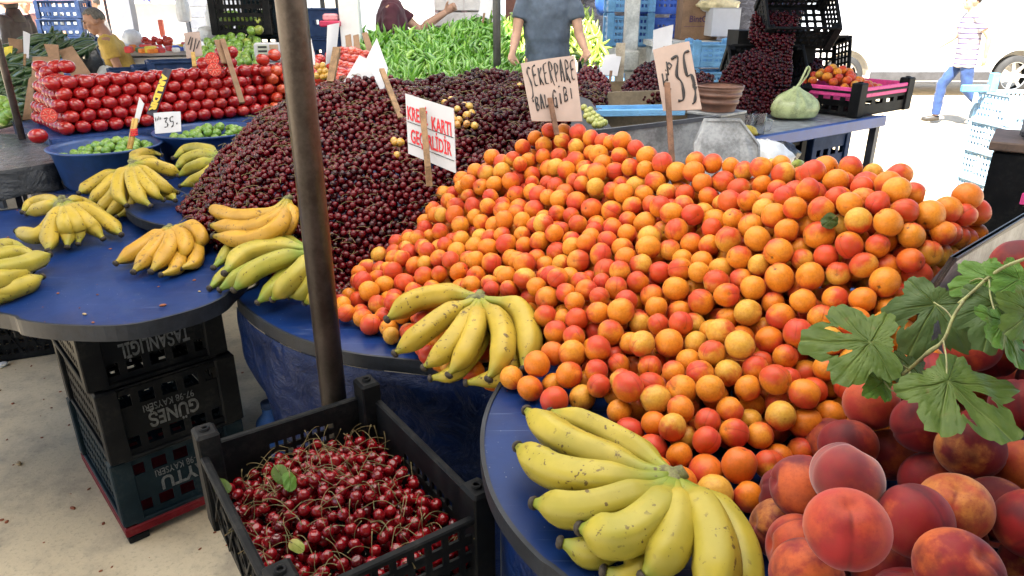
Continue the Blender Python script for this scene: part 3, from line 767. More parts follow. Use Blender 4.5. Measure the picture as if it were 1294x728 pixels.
# the front crate of fresh cherries on an upturned crate
e1, e2 = Vector((-0.808, -0.589, 0)), Vector((0.575, -0.818, 0))
P2c = Vector((-0.352, 1.494, 0)); CCc = P2c + e2 * 0.25 + e1 * 0.185; CCyaw = math.atan2(e2.y, e2.x)
ch_crate = crate('cherry_crate', 'open black crate filled with fresh red cherries on their stalks', (0.54, 0.41, 0.245), (CCc.x, CCc.y, 0.52), CCyaw, M_BLACK, front='net', back='dots', side='net', end='dots', post=0.058, above=0.05)
crate('plastic_crate', 'upturned black crate hidden in shade beneath the crate of fresh cherries', (0.46, 0.33, 0.26), (CCc.x + 0.02, CCc.y - 0.01, 0.0), CCyaw, M_BLACK, front='net', side='net', flip=True)
crate('plastic_crate', 'shaded black crate between the lowest crate and the fresh cherry crate', (0.46, 0.33, 0.256), (CCc.x + 0.02, CCc.y - 0.01, 0.262), CCyaw, M_BLACK, front='net', side='net', flip=True)
# blue jug on the floor under the skirt
p = W(301, 500, 0.0); p = Vector((-0.86, 2.15, 0))
t = thing('plastic_bottle', 'blue plastic bottle standing on the floor behind the crate stack', 'bottle', (p.x, p.y, 0))
MB().lathe([(0.045, 0), (0.05, 0.01), (0.05, 0.05), (0.047, 0.055), (0.05, 0.06), (0.05, 0.20), (0.045, 0.23), (0.02, 0.26), (0.018, 0.285)], 18, (p.x, p.y, 0), True, True).build('bottle_body', M_CR_BLUE, t)
MB().lathe([(0.021, 0.283), (0.021, 0.305), (0.018, 0.308)], 14, (p.x, p.y, 0), True, True).build('bottle_cap', M_CR_NAVY, t)
# ------------------------------------------------------------------ bananas
def banana_mesh(name, pts, rad, mat, seed, off, n=14, seg=22):
    c = cr(pts, seg); Ls = [0.0]
    for i in range(seg): Ls.append(Ls[-1] + (c[i + 1] - c[i]).length)
    S = [l / Ls[-1] for l in Ls]
    r = random.Random(seed); V, lp = [], []; ph = r.random()
    def prof(s):                       # s = 0 at the crown
        if s < .10: return .36 + .10 * s / .10
        if s < .32: k = (s - .10) / .22; return .46 + .54 * (k * k * (3 - 2 * k))
        if s < .78: return 1.0
        if s < .95: k = (s - .78) / .17; return 1.0 - .62 * k ** 1.5
        return .38 - .14 * (s - .95) / .05
    u = Vector((0, 0, 1))
    for i, p in enumerate(c):
        t = (c[min(i + 1, seg)] - c[max(i - 1, 0)]).normalized(); u = u - t * u.dot(t)
        u = u.normalized() if u.length > 1e-5 else t.orthogonal().normalized(); w = t.cross(u)
        for k in range(n):
            a = 2 * math.pi * (k + ph) / n; m = 1 + .085 * math.cos(5 * (a + ph * 2)) + .018 * math.cos(10 * (a + ph * 2))
            V.append(p + (u * math.cos(a) + w * math.sin(a)) * rad * prof(S[i]) * m - off); lp.append((S[i], a, 0))
    T = []
    for i in range(seg):
        for k in range(n):
            a, b_, c_, d = i * n + k, i * n + (k + 1) % n, (i + 1) * n + (k + 1) % n, (i + 1) * n + k; T += [(a, b_, c_), (a, c_, d)]
    for base, rev in ((0, True), (seg * n, False)):
        for k in range(1, n - 1): T.append((base, base + k + 1, base + k) if rev else (base, base + k, base + k + 1))
    return mesh_np(name, np.array(V), np.array(T), mat, np.array(lp), np.full(len(V), r.random())), c, prof
SPINES = []
def hand(label, crown, fingers, rad, mat, ztab, seed, crown_r=0.02, group='banana hands lying on the blue tables'):
    """crown: (px, py, z); fingers: [(pts[(px,py,z)...] from crown to tip, radius factor)]"""
    cp = W(crown[0], crown[1], crown[2])
    crown_r *= 1.3; root = thing('banana_hand', label, 'bananas', (cp.x, cp.y, ztab)); off = Vector((cp.x, cp.y, ztab)); r = random.Random(seed)
    for k, f in enumerate(fingers):
        pts, fac = f; P = []
        for px, py, z in pts: P.append(W(px, py, z))
        P[0] = P[0] * 0.5 + cp * 0.5
        rr = rad * fac
        for i in range(1, len(P)):
            if i > 1 and P[i].z < ztab + rr * 0.98: P[i].z = ztab + rr * 0.98
        P[-1].z = max(P[-1].z, ztab + rr * 0.6)
        me, c, prof = banana_mesh('banana', P, rr, mat, seed * 31 + k, off); SPINES.extend((q.x, q.y, q.z, rr) for q in c[2:])
        o = bpy.data.objects.new('banana', me); link(o, root)
        t = (c[-1] - c[-2]).normalized(); e = c[-1]
        MB().tube([e - t * .0015, e + t * rr * .10, e + t * rr * .26, e + t * rr * .34], [rr * .36, rr * .40, rr * .33, rr * .18], n=9).build('tip', M_TIP, o)
    a = sum((W(*f[0][0]) - W(*f[0][-1]) for f in fingers), Vector()).normalized()
    m = MB(); s = a.cross(Vector((0, 0, 1))).normalized()
    m.tube([cp - a * crown_r * 1.1 - s * crown_r * .9, cp - a * crown_r * .35 - s * crown_r * .55, cp, cp - a * crown_r * .05 + s * crown_r * .6, cp - a * crown_r * .6 + s * crown_r * 1.1], [crown_r * .38, crown_r * .58, crown_r * .64, crown_r * .58, crown_r * .38], n=10)
    m.tube([cp + a * crown_r * .1, cp + a * crown_r * .75 + Vector((0, 0, crown_r * .25))], [crown_r * .62, crown_r * .42], n=10)
    m.build('crown', M_CROWN, root)
    return root
C_ = ZC
hand('big green-yellow banana hand fanned out in front of the apricots, closest to the peaches', (850, 604, .925), [
    ([(848, 596, .92), (800, 566, .895), (745, 537, .882), (696, 521, .87)], .88),
    ([(845, 600, .925), (790, 588, .915), (715, 557, .905), (666, 519, .885)], 1.0),
    ([(842, 605, .93), (770, 606, .925), (700, 594, .91), (655, 565, .885)], 1.0),
    ([(845, 616, .93), (795, 630, .92), (735, 644, .905), (676, 636, .88)], 1.0),
    ([(848, 614, .905), (800, 660, .88), (752, 695, .865), (710, 686, .87)], .92),
    ([(852, 618, .935), (832, 646, .935), (785, 678, .925), (735, 668, .90)], 1.05),
    ([(852, 625, .90), (835, 690, .88), (800, 728, .875), (765, 722, .875)], .9),
    ([(860, 622, .935), (856, 660, .935), (842, 700, .92), (815, 728, .895)], 1.0),
    ([(866, 622, .93), (890, 650, .935), (905, 700, .93), (900, 770, .90)], 1.08),
    ([(872, 618, .92), (905, 645, .915), (935, 695, .905), (940, 775, .88)], .95)], .0285, M_BAN_LT, C_, 1, .020)
hand('yellow brown-spotted banana hand fanned out at the left foot of the apricot heap', (604, 378, .925), [
    ([(600, 374, .925), (570, 372, .92), (525, 380, .90), (490, 403, .87)], 1.05),
    ([(600, 380, .925), (565, 398, .905), (530, 424, .88), (500, 446, .845)], 1.0),
    ([(603, 384, .925), (585, 412, .905), (560, 444, .88), (537, 464, .845)], .95),
    ([(606, 386, .925), (600, 416, .91), (586, 448, .88), (568, 473, .845)], .95),
    ([(613, 384, .925), (632, 410, .915), (634, 448, .89), (618, 478, .85)], 1.0),
    ([(622, 380, .93), (654, 390, .925), (668, 428, .90), (662, 466, .865)], 1.05),
    ([(610, 388, .90), (605, 430, .87), (575, 470, .84), (545, 478, .83)], .85),
    ([(615, 388, .90), (645, 440, .87), (635, 474, .845), (590, 484, .83)], .85)], .0280, M_BAN, .80, 2, .020)
hand('greenish banana hand half hidden by the steel pole on the table corner', (398, 318, .91), [
    ([(388, 311, .91), (345, 303, .90), (302, 310, .88), (270, 338, .85)], .95),
    ([(386, 314, .915), (348, 312, .91), (308, 322, .895), (284, 345, .87)], 1.05),
    ([(384, 318, .90), (335, 328, .87), (290, 345, .845), (265, 364, .83)], .9),
    ([(386, 320, .915), (350, 328, .90), (312, 345, .87), (278, 366, .835)], .95),
    ([(390, 322, .92), (360, 326, .915), (322, 342, .89), (296, 366, .85)], 1.05),
    ([(392, 326, .90), (365, 345, .87), (345, 366, .84), (326, 382, .815)], .9),
    ([(396, 326, .92), (382, 340, .91), (362, 360, .875), (345, 378, .83)], 1.0),
    ([(400, 328, .91), (396, 348, .89), (384, 366, .855), (366, 374, .83)], 1.0),
    ([(404, 328, .91), (410, 352, .88), (402, 372, .85), (386, 382, .82)], .95)], .0275, M_BAN_GR, .79, 3, .018)
hand('brownish ripe banana hand alone in the middle of the left table', (214, 289, .885), [
    ([(210, 290, .885), (195, 302, .88), (168, 320, .86), (147, 333, .845)], 1.0),
    ([(212, 292, .885), (202, 306, .88), (186, 326, .865), (169, 344, .845)], 1.0),
    ([(215, 292, .885), (216, 306, .885), (206, 326, .87), (191, 343, .85)], 1.0),
    ([(219, 289, .885), (229, 298, .89), (234, 314, .875), (226, 328, .85)], 1.0),
    ([(224, 287, .885), (242, 287, .89), (254, 300, .88), (249, 314, .855)], 1.0),
    ([(216, 293, .87), (226, 320, .85), (222, 340, .842), (204, 348, .842)], .9),
    ([(222, 292, .87), (246, 312, .85), (246, 332, .842), (228, 340, .842)], .9)], .0270, M_BAN_OR, ZA, 4, .017)
hand('yellow banana hand with tall green crown at the left of the left table', (79, 256, .925), [
    ([(72, 258, .92), (60, 262, .90), (48, 265, .885), (34, 270, .87)], .95),
    ([(72, 262, .92), (66, 280, .895), (48, 298, .87), (21, 292, .855)], 1.0),
    ([(76, 264, .93), (70, 278, .91), (64, 296, .88), (61, 318, .845)], 1.05),
    ([(79, 266, .93), (83, 282, .91), (86, 296, .875), (85, 312, .845)], .95),
    ([(83, 264, .93), (94, 280, .91), (100, 294, .875), (99, 308, .845)], .95),
    ([(86, 260, .93), (104, 276, .91), (120, 290, .875), (130, 302, .845)], 1.0),
    ([(90, 257, .93), (112, 266, .91), (136, 281, .875), (153, 297, .845)], 1.0),
    ([(88, 254, .92), (100, 256, .89), (120, 266, .865), (136, 272, .85)], .9),
    ([(74, 256, .91), (56, 254, .88), (40, 258, .865), (28, 268, .85)], .9)], .0275, M_BAN, ZA, 5, .021)
hand('upper yellow banana hand lying over another at the back of the left table', (168, 207, 1.005), [
    ([(166, 204, 1.005), (175, 196, 1.0), (190, 193, .985), (204, 196, .97)], .95),
    ([(170, 207, 1.005), (184, 203, .99), (196, 205, .975), (205, 209, .96)], .9),
    ([(173, 208, 1.005), (190, 208, 1.0), (210, 214, .975), (228, 220, .95)], 1.0),
    ([(170, 211, 1.0), (188, 222, .985), (206, 236, .955), (224, 243, .925)], 1.0),
    ([(168, 213, 1.0), (180, 228, .98), (196, 245, .945), (206, 252, .92)], 1.0),
    ([(165, 213, 1.0), (168, 230, .98), (176, 248, .945), (190, 260, .915)], 1.0),
    ([(163, 212, .995), (152, 226, .98), (150, 245, .945), (160, 260, .91)], 1.0),
    ([(170, 212, .98), (196, 236, .945), (214, 246, .92), (222, 256, .90)], .9)], .0270, M_BAN, .885, 6, .018)
hand('yellow banana hand partly under the upper hand at the back of the left table', (158, 216, .955), [
    ([(154, 214, .955), (136, 222, .935), (118, 232, .91), (100, 244, .89)], 1.0),
    ([(155, 217, .955), (142, 230, .93), (126, 246, .89), (112, 256, .87)], 1.0),
    ([(157, 219, .955), (150, 238, .92), (138, 254, .88), (120, 268, .855)], 1.0),
    ([(160, 220, .95), (160, 240, .91), (150, 260, .87), (132, 274, .845)], 1.0),
    ([(163, 220, .94), (172, 244, .90), (166, 264, .86), (148, 274, .845)], .9)], .0270, M_BAN, ZA, 7, .018)
hand('bright yellow banana hand with four fingers behind the upper hand', (279, 198, 1.03), [
    ([(275, 195, 1.03), (255, 188, 1.02), (235, 190, 1.0), (219, 200, .98)], 1.05),
    ([(275, 198, 1.03), (255, 196, 1.015), (236, 202, .99), (221, 213, .965)], 1.05),
    ([(276, 201, 1.03), (260, 206, 1.01), (242, 213, .975), (226, 222, .95)], 1.05),
    ([(277, 204, 1.02), (265, 218, .99), (247, 228, .95), (228, 235, .935)], 1.0)], .0255, M_BAN_LT, .905, 8, .017)
hand('single yellow banana finger end beside the left edge of the cherry heap', (318, 177, 1.10), [
    ([(316, 178, 1.10), (305, 181, 1.09), (295, 190, 1.07), (287, 203, 1.04)], 1.0),
    ([(318, 181, 1.10), (309, 190, 1.08), (303, 198, 1.06), (297, 206, 1.035)], .9)], .0235, M_BAN_LT, .95, 9, .012)
hand('yellow banana hand with dark crown leaning on the left foot of the cherry heap', (363, 252, 1.00), [
    ([(360, 254, 1.0), (340, 270, .98), (300, 274, .955), (263, 263, .935)], 1.0),
    ([(362, 257, 1.0), (346, 278, .975), (310, 290, .935), (267, 285, .915)], 1.05),
    ([(365, 258, 1.0), (352, 286, .965), (316, 303, .92), (271, 303, .90)], 1.05),
    ([(368, 258, .995), (368, 278, .965), (358, 294, .93), (343, 302, .91)], .9)], .0265, M_BAN_OR, .885, 10, .016)
hand('light yellow banana hand cut by the left picture edge on the left table', (-48, 346, .90), [
    ([(-40, 338, .90), (-20, 322, .89), (10, 311, .875), (36, 316, .86)], 1.0),
    ([(-40, 342, .90), (-10, 328, .89), (22, 321, .88), (50, 328, .86)], 1.0),
    ([(-40, 346, .905), (-10, 342, .90), (28, 336, .885), (62, 322, .865)], 1.0),
    ([(-40, 350, .90), (-10, 356, .89), (16, 350, .87), (40, 342, .855)], 1.0),
    ([(-40, 352, .885), (-5, 368, .86), (26, 362, .85), (53, 350, .845)], .95),
    ([(-42, 356, .88), (-20, 372, .855), (6, 370, .85), (20, 362, .848)], .95)], .0275, M_BAN_LT, ZA, 11, .018)

# ------------------------------------------------------------------ vine sprigs over the peaches
def leaf_mesh(name, size, seed, holes=True, droop=0.12, mat=None, lobed=True):
    """lobed vine leaf, stalk at the origin, tip along +y, built as a fan of rings with cupping and raised veins"""
    r = random.Random(seed); na, nr = 170, 9
    lobes = [(0, 1.0), (0.98, 0.86), (-0.98, 0.86), (2.0, 0.66), (-2.0, 0.66)] if lobed else [(0, 1.0)]
    def radius(a):                       # a measured from the tip
        if not lobed: return 0.45 * (1 + 0.9 * max(0, math.cos(a)) ** 3) * (1 + .02 * math.sin(a * 40))
        v = 0.30
        for c, h in lobes:
            d = abs(a - c); v = max(v, h * (1 - (d / 0.98) ** 1.7) if d < .98 else 0)
        v = max(v, 0.50 if abs(a) < 2.45 else 0.05 + 0.35 * max(0, (3.14 - abs(a)) / .69))
        tooth = 0.085 * (((a * 4.1 * (1 if a > 0 else -1)) % 1.0)) + 0.05 * (abs(((a * 2.3 + .3) % 1.0) - .5) * 2)
        return v * (1 - 0.06 + tooth)
    V, lp, vn, T = [], [], [], []
    cx, cy = (0.0, 0.34) if not lobed else (0.0, 0.28)
    def put(x, y, vein):
        z = -droop * (x * x * 0.9 + max(0, y) ** 2 * 0.55) + 0.040 * math.sin(x * 5 + seed) * math.cos(y * 4) + 0.020 * math.sin(x * 13 - y * 9 + seed)
        V.append(((x) * size, (y) * size, (z + 0.020 * (1 - vein)) * size)); lp.append((x, y, 0)); vn.append(vein)
    angs = [-math.pi + 2 * math.pi * i / na for i in range(na)]
    def veinness(a, q):
        d = min(abs(a - c) for c, h in lobes); w = d * q
        side = abs(((q * 5 + abs(a - min(lobes, key=lambda l: abs(a - l[0]))[0]) * 2.2) % 1.0) - .5) * 2
        return max(0.0, 1 - w / 0.024, 0.40 * (1 - side / 0.18) if side < .18 else 0)
    put(0, 0, 1)
    for j in range(1, nr + 1):
        q = j / nr
        for a in angs:
            rr = radius(a) * q; put(math.sin(a) * rr, math.cos(a) * rr, veinness(a, q))
    for i in range(na): T.append((0, 1 + (i + 1) % na, 1 + i))
    hole_c = [(0.47, .62), (-0.47, .66)] if holes else []
    for j in range(nr - 1):
        for i in range(na):
            am = angs[i] + math.pi / na; qm = (j + 1.5) / nr
            if any(abs(am - hc) < .10 + .03 * r.random() and abs(qm - hq) < .17 for hc, hq in hole_c): continue
            a, b_, c_, d = 1 + j * na + i, 1 + j * na + (i + 1) % na, 1 + (j + 1) * na + (i + 1) % na, 1 + (j + 1) * na + i
            T += [(a, b_, c_), (a, c_, d)]
    return mesh_np(name, np.array(V), np.array(T), mat or M_LEAF, np.array(lp), np.array(vn))
def put_leaf(root, joint, tip, up, seed, mat, size=None, holes=True, droop=.14, name='leaf'):
    off = ORG[root.name]; y = (tip - joint); L = y.length if size is None else size; y.normalize()
    z = (up - y * up.dot(y)).normalized(); x = y.cross(z)
    o = bpy.data.objects.new(name, leaf_mesh(name, L, seed, holes, droop, mat)); link(o, root)
    M = Matrix((x, y, z)).transposed().to_4x4(); M.translation = joint - off; o.matrix_local = M
    return o
def P(px, py, t): return W(px, py, t=t)
s0 = P(1165, 455, 1.03)
root = thing('vine_sprig', 'vine sprig with three big lobed leaves lying between apricots and peaches', 'vine sprig', tuple(s0))
m = MB(); m.tube(cr([P(1140, 474, 1.06), P(1152, 464, 1.05), P(1170, 448, 1.03), P(1192, 430, 1.01), P(1205, 400, 1.01), P(1218, 380, 1.01)], 24), [.0026] * 10 + [.0034, .0038, .0034] + [.0023] * 12, n=8).build('stem', M_STEM, root)
def petiole(root, pts): MB().tube(cr(pts, 10), [.0016] + [.0012] * 9 + [.0014], n=6).build('leaf_stalk', M_STEM, root)
petiole(root, [P(1147, 466, 1.05), P(1128, 454, 1.03), P(1102, 437, 1.04)])
put_leaf(root, P(1100, 434, 1.045), P(1005, 428, 1.08), Vector((0.05, -0.55, 0.9)), 3, M_LEAF, size=.100)
petiole(root, [P(1150, 470, 1.05), P(1142, 490, 1.03), P(1128, 494, 1.02), P(1117, 482, 1.03)])
put_leaf(root, P(1116, 482, 1.03), P(1090, 470, 1.03), Vector((-.1, -.7, .8)), 5, M_LEAF_B, size=.046, holes=False)
petiole(root, [P(1192, 430, 1.01), P(1196, 455, .98), P(1196, 484, .965)])
put_leaf(root, P(1196, 486, .965), P(1280, 548, .90), Vector((0.1, -.62, .78)), 8, M_LEAF, size=.104)
petiole(root, [P(1205, 405, 1.01), P(1195, 392, 1.05), P(1180, 382, 1.07)])
put_leaf(root, P(1182, 384, 1.075), P(1150, 440, 1.07), Vector((-.45, -.5, .55)), 11, M_LEAF_D, size=.09, droop=.5)
put_leaf(root, P(1150, 462, 1.07), P(1152, 486, 1.06), Vector((.3, -.8, .5)), 17, M_LEAF_D, size=.05, holes=False)
s1 = P(1225, 372, 1.02)
root = thing('vine_sprig', 'vine sprig with bright green leaves at the right edge above the peaches', 'vine sprig', tuple(s1))
m = MB(); m.tube(cr([P(1212, 384, 1.03), P(1230, 368, 1.02), P(1250, 350, 1.01), P(1272, 336, 1.0), P(1310, 322, .99)], 20), [.0032, .0030] + [.0024] * 19, n=8).build('stem', M_STEM, root)
petiole(root, [P(1250, 352, 1.01), P(1252, 376, .99), P(1260, 402, .97), P(1266, 416, .96)])
petiole(root, [P(1245, 354, 1.01), P(1236, 352, 1.03), P(1226, 356, 1.05)])
put_leaf(root, P(1250, 352, 1.04), P(1206, 364, 1.06), Vector((.1, -.55, .8)), 21, M_LEAF_B, size=.055, holes=False)
put_leaf(root, P(1258, 384, 1.0), P(1242, 448, .98), Vector((-.5, -.7, .4)), 23, M_LEAF_D, size=.072, droop=.5, holes=False)
put_leaf(root, P(1262, 408, .965), P(1290, 455, .94), Vector((.55, -.7, .5)), 26, M_LEAF_B, size=.068, holes=False)
put_leaf(root, P(1290, 352, 1.0), P(1258, 372, .985), Vector((0, -.6, .8)), 29, M_LEAF_B, size=.055, holes=False)
put_leaf(root, P(1300, 395, .95), P(1276, 418, .93), Vector((0.2, -.8, .6)), 31, M_LEAF, size=.06, holes=False)
# leaves in the cherry crate and among the apricots
def lone_leaf(label, joint, tip, up, seed, mat, size, simple_=True):
    root = thing('loose_leaf', label, 'leaf', tuple(joint)); off = joint
    y = (tip - joint).normalized(); z = (up - y * up.dot(y)).normalized(); x = y.cross(z)
    o = bpy.data.objects.new('leaf_blade', leaf_mesh('leaf_blade', size, seed, False, .5, mat, lobed=False)); link(o, root)
    M = Matrix((x, y, z)).transposed().to_4x4(); o.matrix_local = M
    MB().tube([joint - y * size * .55 + z * .004, joint - y * size * .1, joint], [.0012, .0010, .0009], n=5).build('leaf_stalk', M_STALK, root)
lone_leaf('green cherry leaf at the left corner of the front crate', W(276, 612, .655), W(312, 634, .645), Vector((.1, -.45, .9)), 2, M_LEAF, .036)
lone_leaf('upright green cherry leaf among the fresh cherries', W(352, 596, .70), W(368, 620, .68), Vector((.3, -.7, .5)), 4, M_LEAF, .036)
lone_leaf('second green cherry leaf below the upright one in the crate', W(366, 604, .70), W(372, 645, .675), Vector((.6, -.6, .5)), 6, M_LEAF_B, .034)
lone_leaf('yellowish torn leaf among the fresh cherries near the crate front', W(372, 688, .69), W(390, 700, .68), Vector((0, -.5, .9)), 7, leaf_mat('yellowing_leaf', (0.26, 0.30, 0.07), (0.32, 0.30, 0.09)), .024)
lone_leaf('small green leaf on the apricot beside the price card stick', P(872, 213, 1.83), P(900, 198, 1.84), Vector((-.2, -.7, .6)), 9, M_LEAF, .042)
lone_leaf('narrow dark green leaf lying among the back apricots', P(1052, 277, 1.40), P(1024, 298, 1.36), Vector((.2, -.7, .6)), 12, M_LEAF_D, .034)
lone_leaf('second dark leaf caught among the back apricots', P(1030, 262, 1.44), P(1040, 276, 1.41), Vector((.1, -.8, .5)), 14, M_LEAF_D, .03)

# ------------------------------------------------------------------ steel divider boards round the apricots
def divider(label, pts, thick, nrm, name='divider_board', ew=.02, em=None):
    """chamfered board: plan-independent polygon pts (world), thickness along nrm, dark edging strip"""
    nrm = nrm.normalized(); base = min(pts, key=lambda p: p.z)
    root = thing(name, label, 'board', (base.x, base.y, base.z)); n = len(pts); c = sum(pts, Vector()) / n
    def slab(P_, d0, d1):
        m = MB(); k = len(P_)
        m.add([p + nrm * d0 for p in P_] + [p + nrm * d1 for p in P_], [tuple(range(k)), tuple(range(2 * k - 1, k - 1, -1))] + [(i, k + i, k + (i + 1) % k, (i + 1) % k) for i in range(k)]); return m
    slab(pts, -thick / 2, thick / 2).build('sheet', M_STEEL, root)
    inner = []
    for i in range(n):
        e0 = (pts[i] - pts[i - 1]).normalized(); e1_ = (pts[(i + 1) % n] - pts[i]).normalized()
        bis = (e1_ - e0); 
        inn = bis.normalized() if bis.length > 1e-4 else nrm.cross(e1_)
        if inn.dot(c - pts[i]) < 0: inn = -inn
        inner.append(pts[i] + inn * ew)
    m = MB(); k = n
    for d in (-thick / 2 - .003, thick / 2 + .003):
        pass
    d0, d1 = -thick / 2 - .003, thick / 2 + .003
    V = [p + nrm * d0 for p in pts] + [p + nrm * d0 for p in inner] + [p + nrm * d1 for p in inner] + [p + nrm * d1 for p in pts]; F = []
    for i in range(n):
        j = (i + 1) % n
        for q in range(4): F.append((q * n + i, q * n + j, ((q + 1) % 4) * n + j, ((q + 1) % 4) * n + i))
    m.add(V, F).build('edging', em or M_STEEL_F, root)
    return root
zt = 1.19
a = W(1205, 325, zt); b_ = Vector((1.22, 1.56, zt)); h = Vector((-(b_ - a).y, (b_ - a).x, 0)).normalized()
a0 = W(1168, 384, 1.075)
dvec = (b_ - a).normalized()
lo_a = a0.copy(); lo_a.z = 0.848
divider('grey steel divider board with chamfered corner between apricots and peaches', [a, a0, lo_a, Vector((b_.x, b_.y, .848)), b_], .006, h)
a = W(738, 166, t=2.36); b_ = W(905, 146, t=2.42)
divider('long grey steel board standing behind the apricot heap', [a, b_, Vector((b_.x, b_.y, .95)), Vector((a.x, a.y, .95))], .006, Vector((0, 1, .05)))
a = W(872, 160, 1.25); b_ = W(958, 196, 1.20)
divider('short grey steel board with chamfered corner behind the apricots, by the blue rail table', [W(876, 182, t=2.15), W(890, 150, t=2.15), W(936, 150, t=2.15), W(960, 182, t=2.15), W(960, 250, t=2.12), W(876, 250, t=2.12)], .006, Vector((0, 1, .1)), ew=.008, em=M_STEEL)
# ------------------------------------------------------------------ apricot heap
rng = np.random.default_rng(11)
def apricot_tmpl(seed, nu=22, nvr=13):
    r = np.random.default_rng(seed); V, T = sphere_np(nu, nvr); V = V.copy()
    x, y, z = V.T; az = np.arctan2(y, x); rad = np.ones(len(V))
    rad -= 0.085 * np.exp(-(az / 0.20) ** 2) * np.sqrt(np.clip(1 - z * z, 0, 1)) * (0.6 + 0.4 * z)     # the seam
    rad -= 0.16 * np.exp(-((1 - z) / 0.045))                                                        # stalk dimple
    rad += 0.03 * np.exp(-((1 + z) / 0.05))
    V *= rad[:, None]; V *= np.array([1.0, 0.90 + 0.09 * r.random(), 0.93 + 0.16 * r.random()]); V += 0.018 * np.sin(V[:, [1, 2, 0]] * 3.1 + r.random(3) * 6)
    return V, T
AP_D = 0.0525
AP_CTRL = [(690, 490, .87), (740, 530, .868), (800, 570, .868), (870, 610, .868), (930, 615, .868), (960, 620, .868), (1030, 560, .872), (650, 470, .868),
           (440, 385, .815), (480, 400, .815), (520, 400, .83), (570, 420, .85), (560, 340, .91), (470, 340, .85), (750, 400, .965), (700, 300, 1.03), (640, 420, .90), (620, 330, .955), (600, 250, 1.05), (580, 235, 1.04), (610, 200, 1.14),
           (700, 200, 1.17), (690, 175, 1.215), (760, 185, 1.225), (850, 197, 1.235), (800, 260, 1.12), (900, 240, 1.185), (1000, 250, 1.225), (1000, 222, 1.245), (1080, 225, 1.25), (1150, 250, 1.25), (1225, 285, 1.20),
           (800, 330, 1.045), (850, 440, .965), (900, 500, .935), (1000, 400, 1.03), (1000, 500, .945), (1100, 400, 1.065), (1100, 330, 1.145), (1160, 370, 1.10), (1180, 310, 1.175), (900, 360, 1.04), (1090, 480, .97), (1180, 420, 1.03)]
ap_pts = [tuple(W(a, b_, z)) for a, b_, z in AP_CTRL]
apS0 = tps(ap_pts, 2e-3)
def apS(x, y): z = apS0(x, y); return z - (.034 - .022 * np.clip((np.asarray(x) - .55) / .2, 0, 1)) * np.clip((z - 1.02) / .18, 0, 1)
AP_EDGE = [(432, 372, .83), (428, 392, .812), (470, 412, .812), (520, 418, .83), (600, 470, .86), (655, 487, .868), (700, 505, .868), (722, 525, .868), (775, 560, .868), (835, 592, .868), (862, 612, .868), (910, 616, .868), (962, 628, .868), (1000, 618, .868), (1040, 575, .872), (1075, 520, .94), (1150, 470, .98), (1185, 400, 1.05), (1200, 345, 1.13), (1235, 305, 1.18), (1262, 278, 1.19),
           (1232, 262, 1.22), (1180, 248, 1.25), (1120, 222, 1.25), (1040, 212, 1.25), (960, 205, 1.245), (880, 195, 1.24), (820, 190, 1.235), (760, 175, 1.225), (690, 168, 1.22), (640, 178, 1.20), (600, 196, 1.15), (560, 235, 1.04), (520, 280, .96), (470, 325, .87)]
apE = [tuple(W(a, b_, z)) for a, b_, z in AP_EDGE]
def table_z(x, y):
    return np.where(inside([(p.x, p.y) for p in C_poly], np.asarray(x), np.asarray(y)), ZC, ZB)
def bumpy(x, y): return 0.015 * np.sin(x * 31 + 1.3) * np.sin(y * 27 + 0.4) + 0.009 * np.sin(x * 57 + y * 33)
top = darts(apE, apS, AP_D * 0.80, rng, 120000, dz=-0.010, jit=0.010, wob=bumpy)
low = np.vstack([darts(apE, apS, AP_D * 0.86, rng, 80000, dz=-0.010 - AP_D * 0.72, jit=0.008, wob=bumpy), darts(apE, apS, AP_D * 0.86, rng, 60000, dz=-0.01 - AP_D * 1.4, jit=0.006)])
low = low[low[:, 2] > table_z(low[:, 0], low[:, 1]) + AP_D * 0.42]
# a few that lie up on the others and along the back
Pall = np.vstack([top, low]); ntop = len(top)
rad = AP_D / 2 * (0.88 + 0.24 * rng.random(len(Pall)))
Pall = relax(Pall, rad, table_z, Pall.copy(), it=36, pull=0.07, cap=Pall[:, 2] + 0.012)
BA, BB = Vector((.770, 1.164, 0)), Vector((1.22, 1.56, 0)); bh = Vector((-(BB - BA).y, (BB - BA).x, 0)).normalized()
BA = np.array(W(1168, 384, 1.075))[:2]; BB = np.array(BB)[:2]; bd = (BB - BA) / np.linalg.norm(BB - BA); bn = np.array([-bd[1], bd[0]])
sd0 = (Pall[:, :2] - BA) @ bn; al = (Pall[:, :2] - BA) @ bd
push = np.where((al > -.03) & (sd0 < rad + .006), rad + .006 - sd0, 0.0); Pall[:, :2] += push[:, None] * bn
Pall[:] = relax(Pall, rad, table_z, Pall.copy(), it=10, pull=.03, cap=Pall[:, 2] + .004)
sd0 = (Pall[:, :2] - BA) @ bn; al = (Pall[:, :2] - BA) @ bd; Pall[:, :2] += np.where((al > -.03) & (sd0 < rad + .006), rad + .006 - sd0, 0.0)[:, None] * bn
deep = np.vstack([darts(apE, apS, AP_D * .9, rng, 40000, dz=-.01 - AP_D * q, jit=.006) for q in (2.1, 2.9, 3.7)]); deep = deep[deep[:, 2] > table_z(deep[:, 0], deep[:, 1]) + AP_D * .42]
sdd = (deep[:, :2] - BA) @ bn; deep = deep[~(((deep[:, :2] - BA) @ bd > -.03) & (sdd < .036))]
Pall = np.vstack([Pall, deep]); rad = np.concatenate([rad, np.full(len(deep), AP_D * .5)])
SPN = np.array(SPINES); SPN = SPN[SPN[:, 0] > -.35]
clear = np.min(np.sqrt(((Pall[:, None, :] - SPN[None, :, :3]) ** 2).sum(-1)) - SPN[None, :, 3], axis=1) > rad * .62
ntop = int(clear[:ntop].sum()); Pall, rad = Pall[clear], rad[clear]
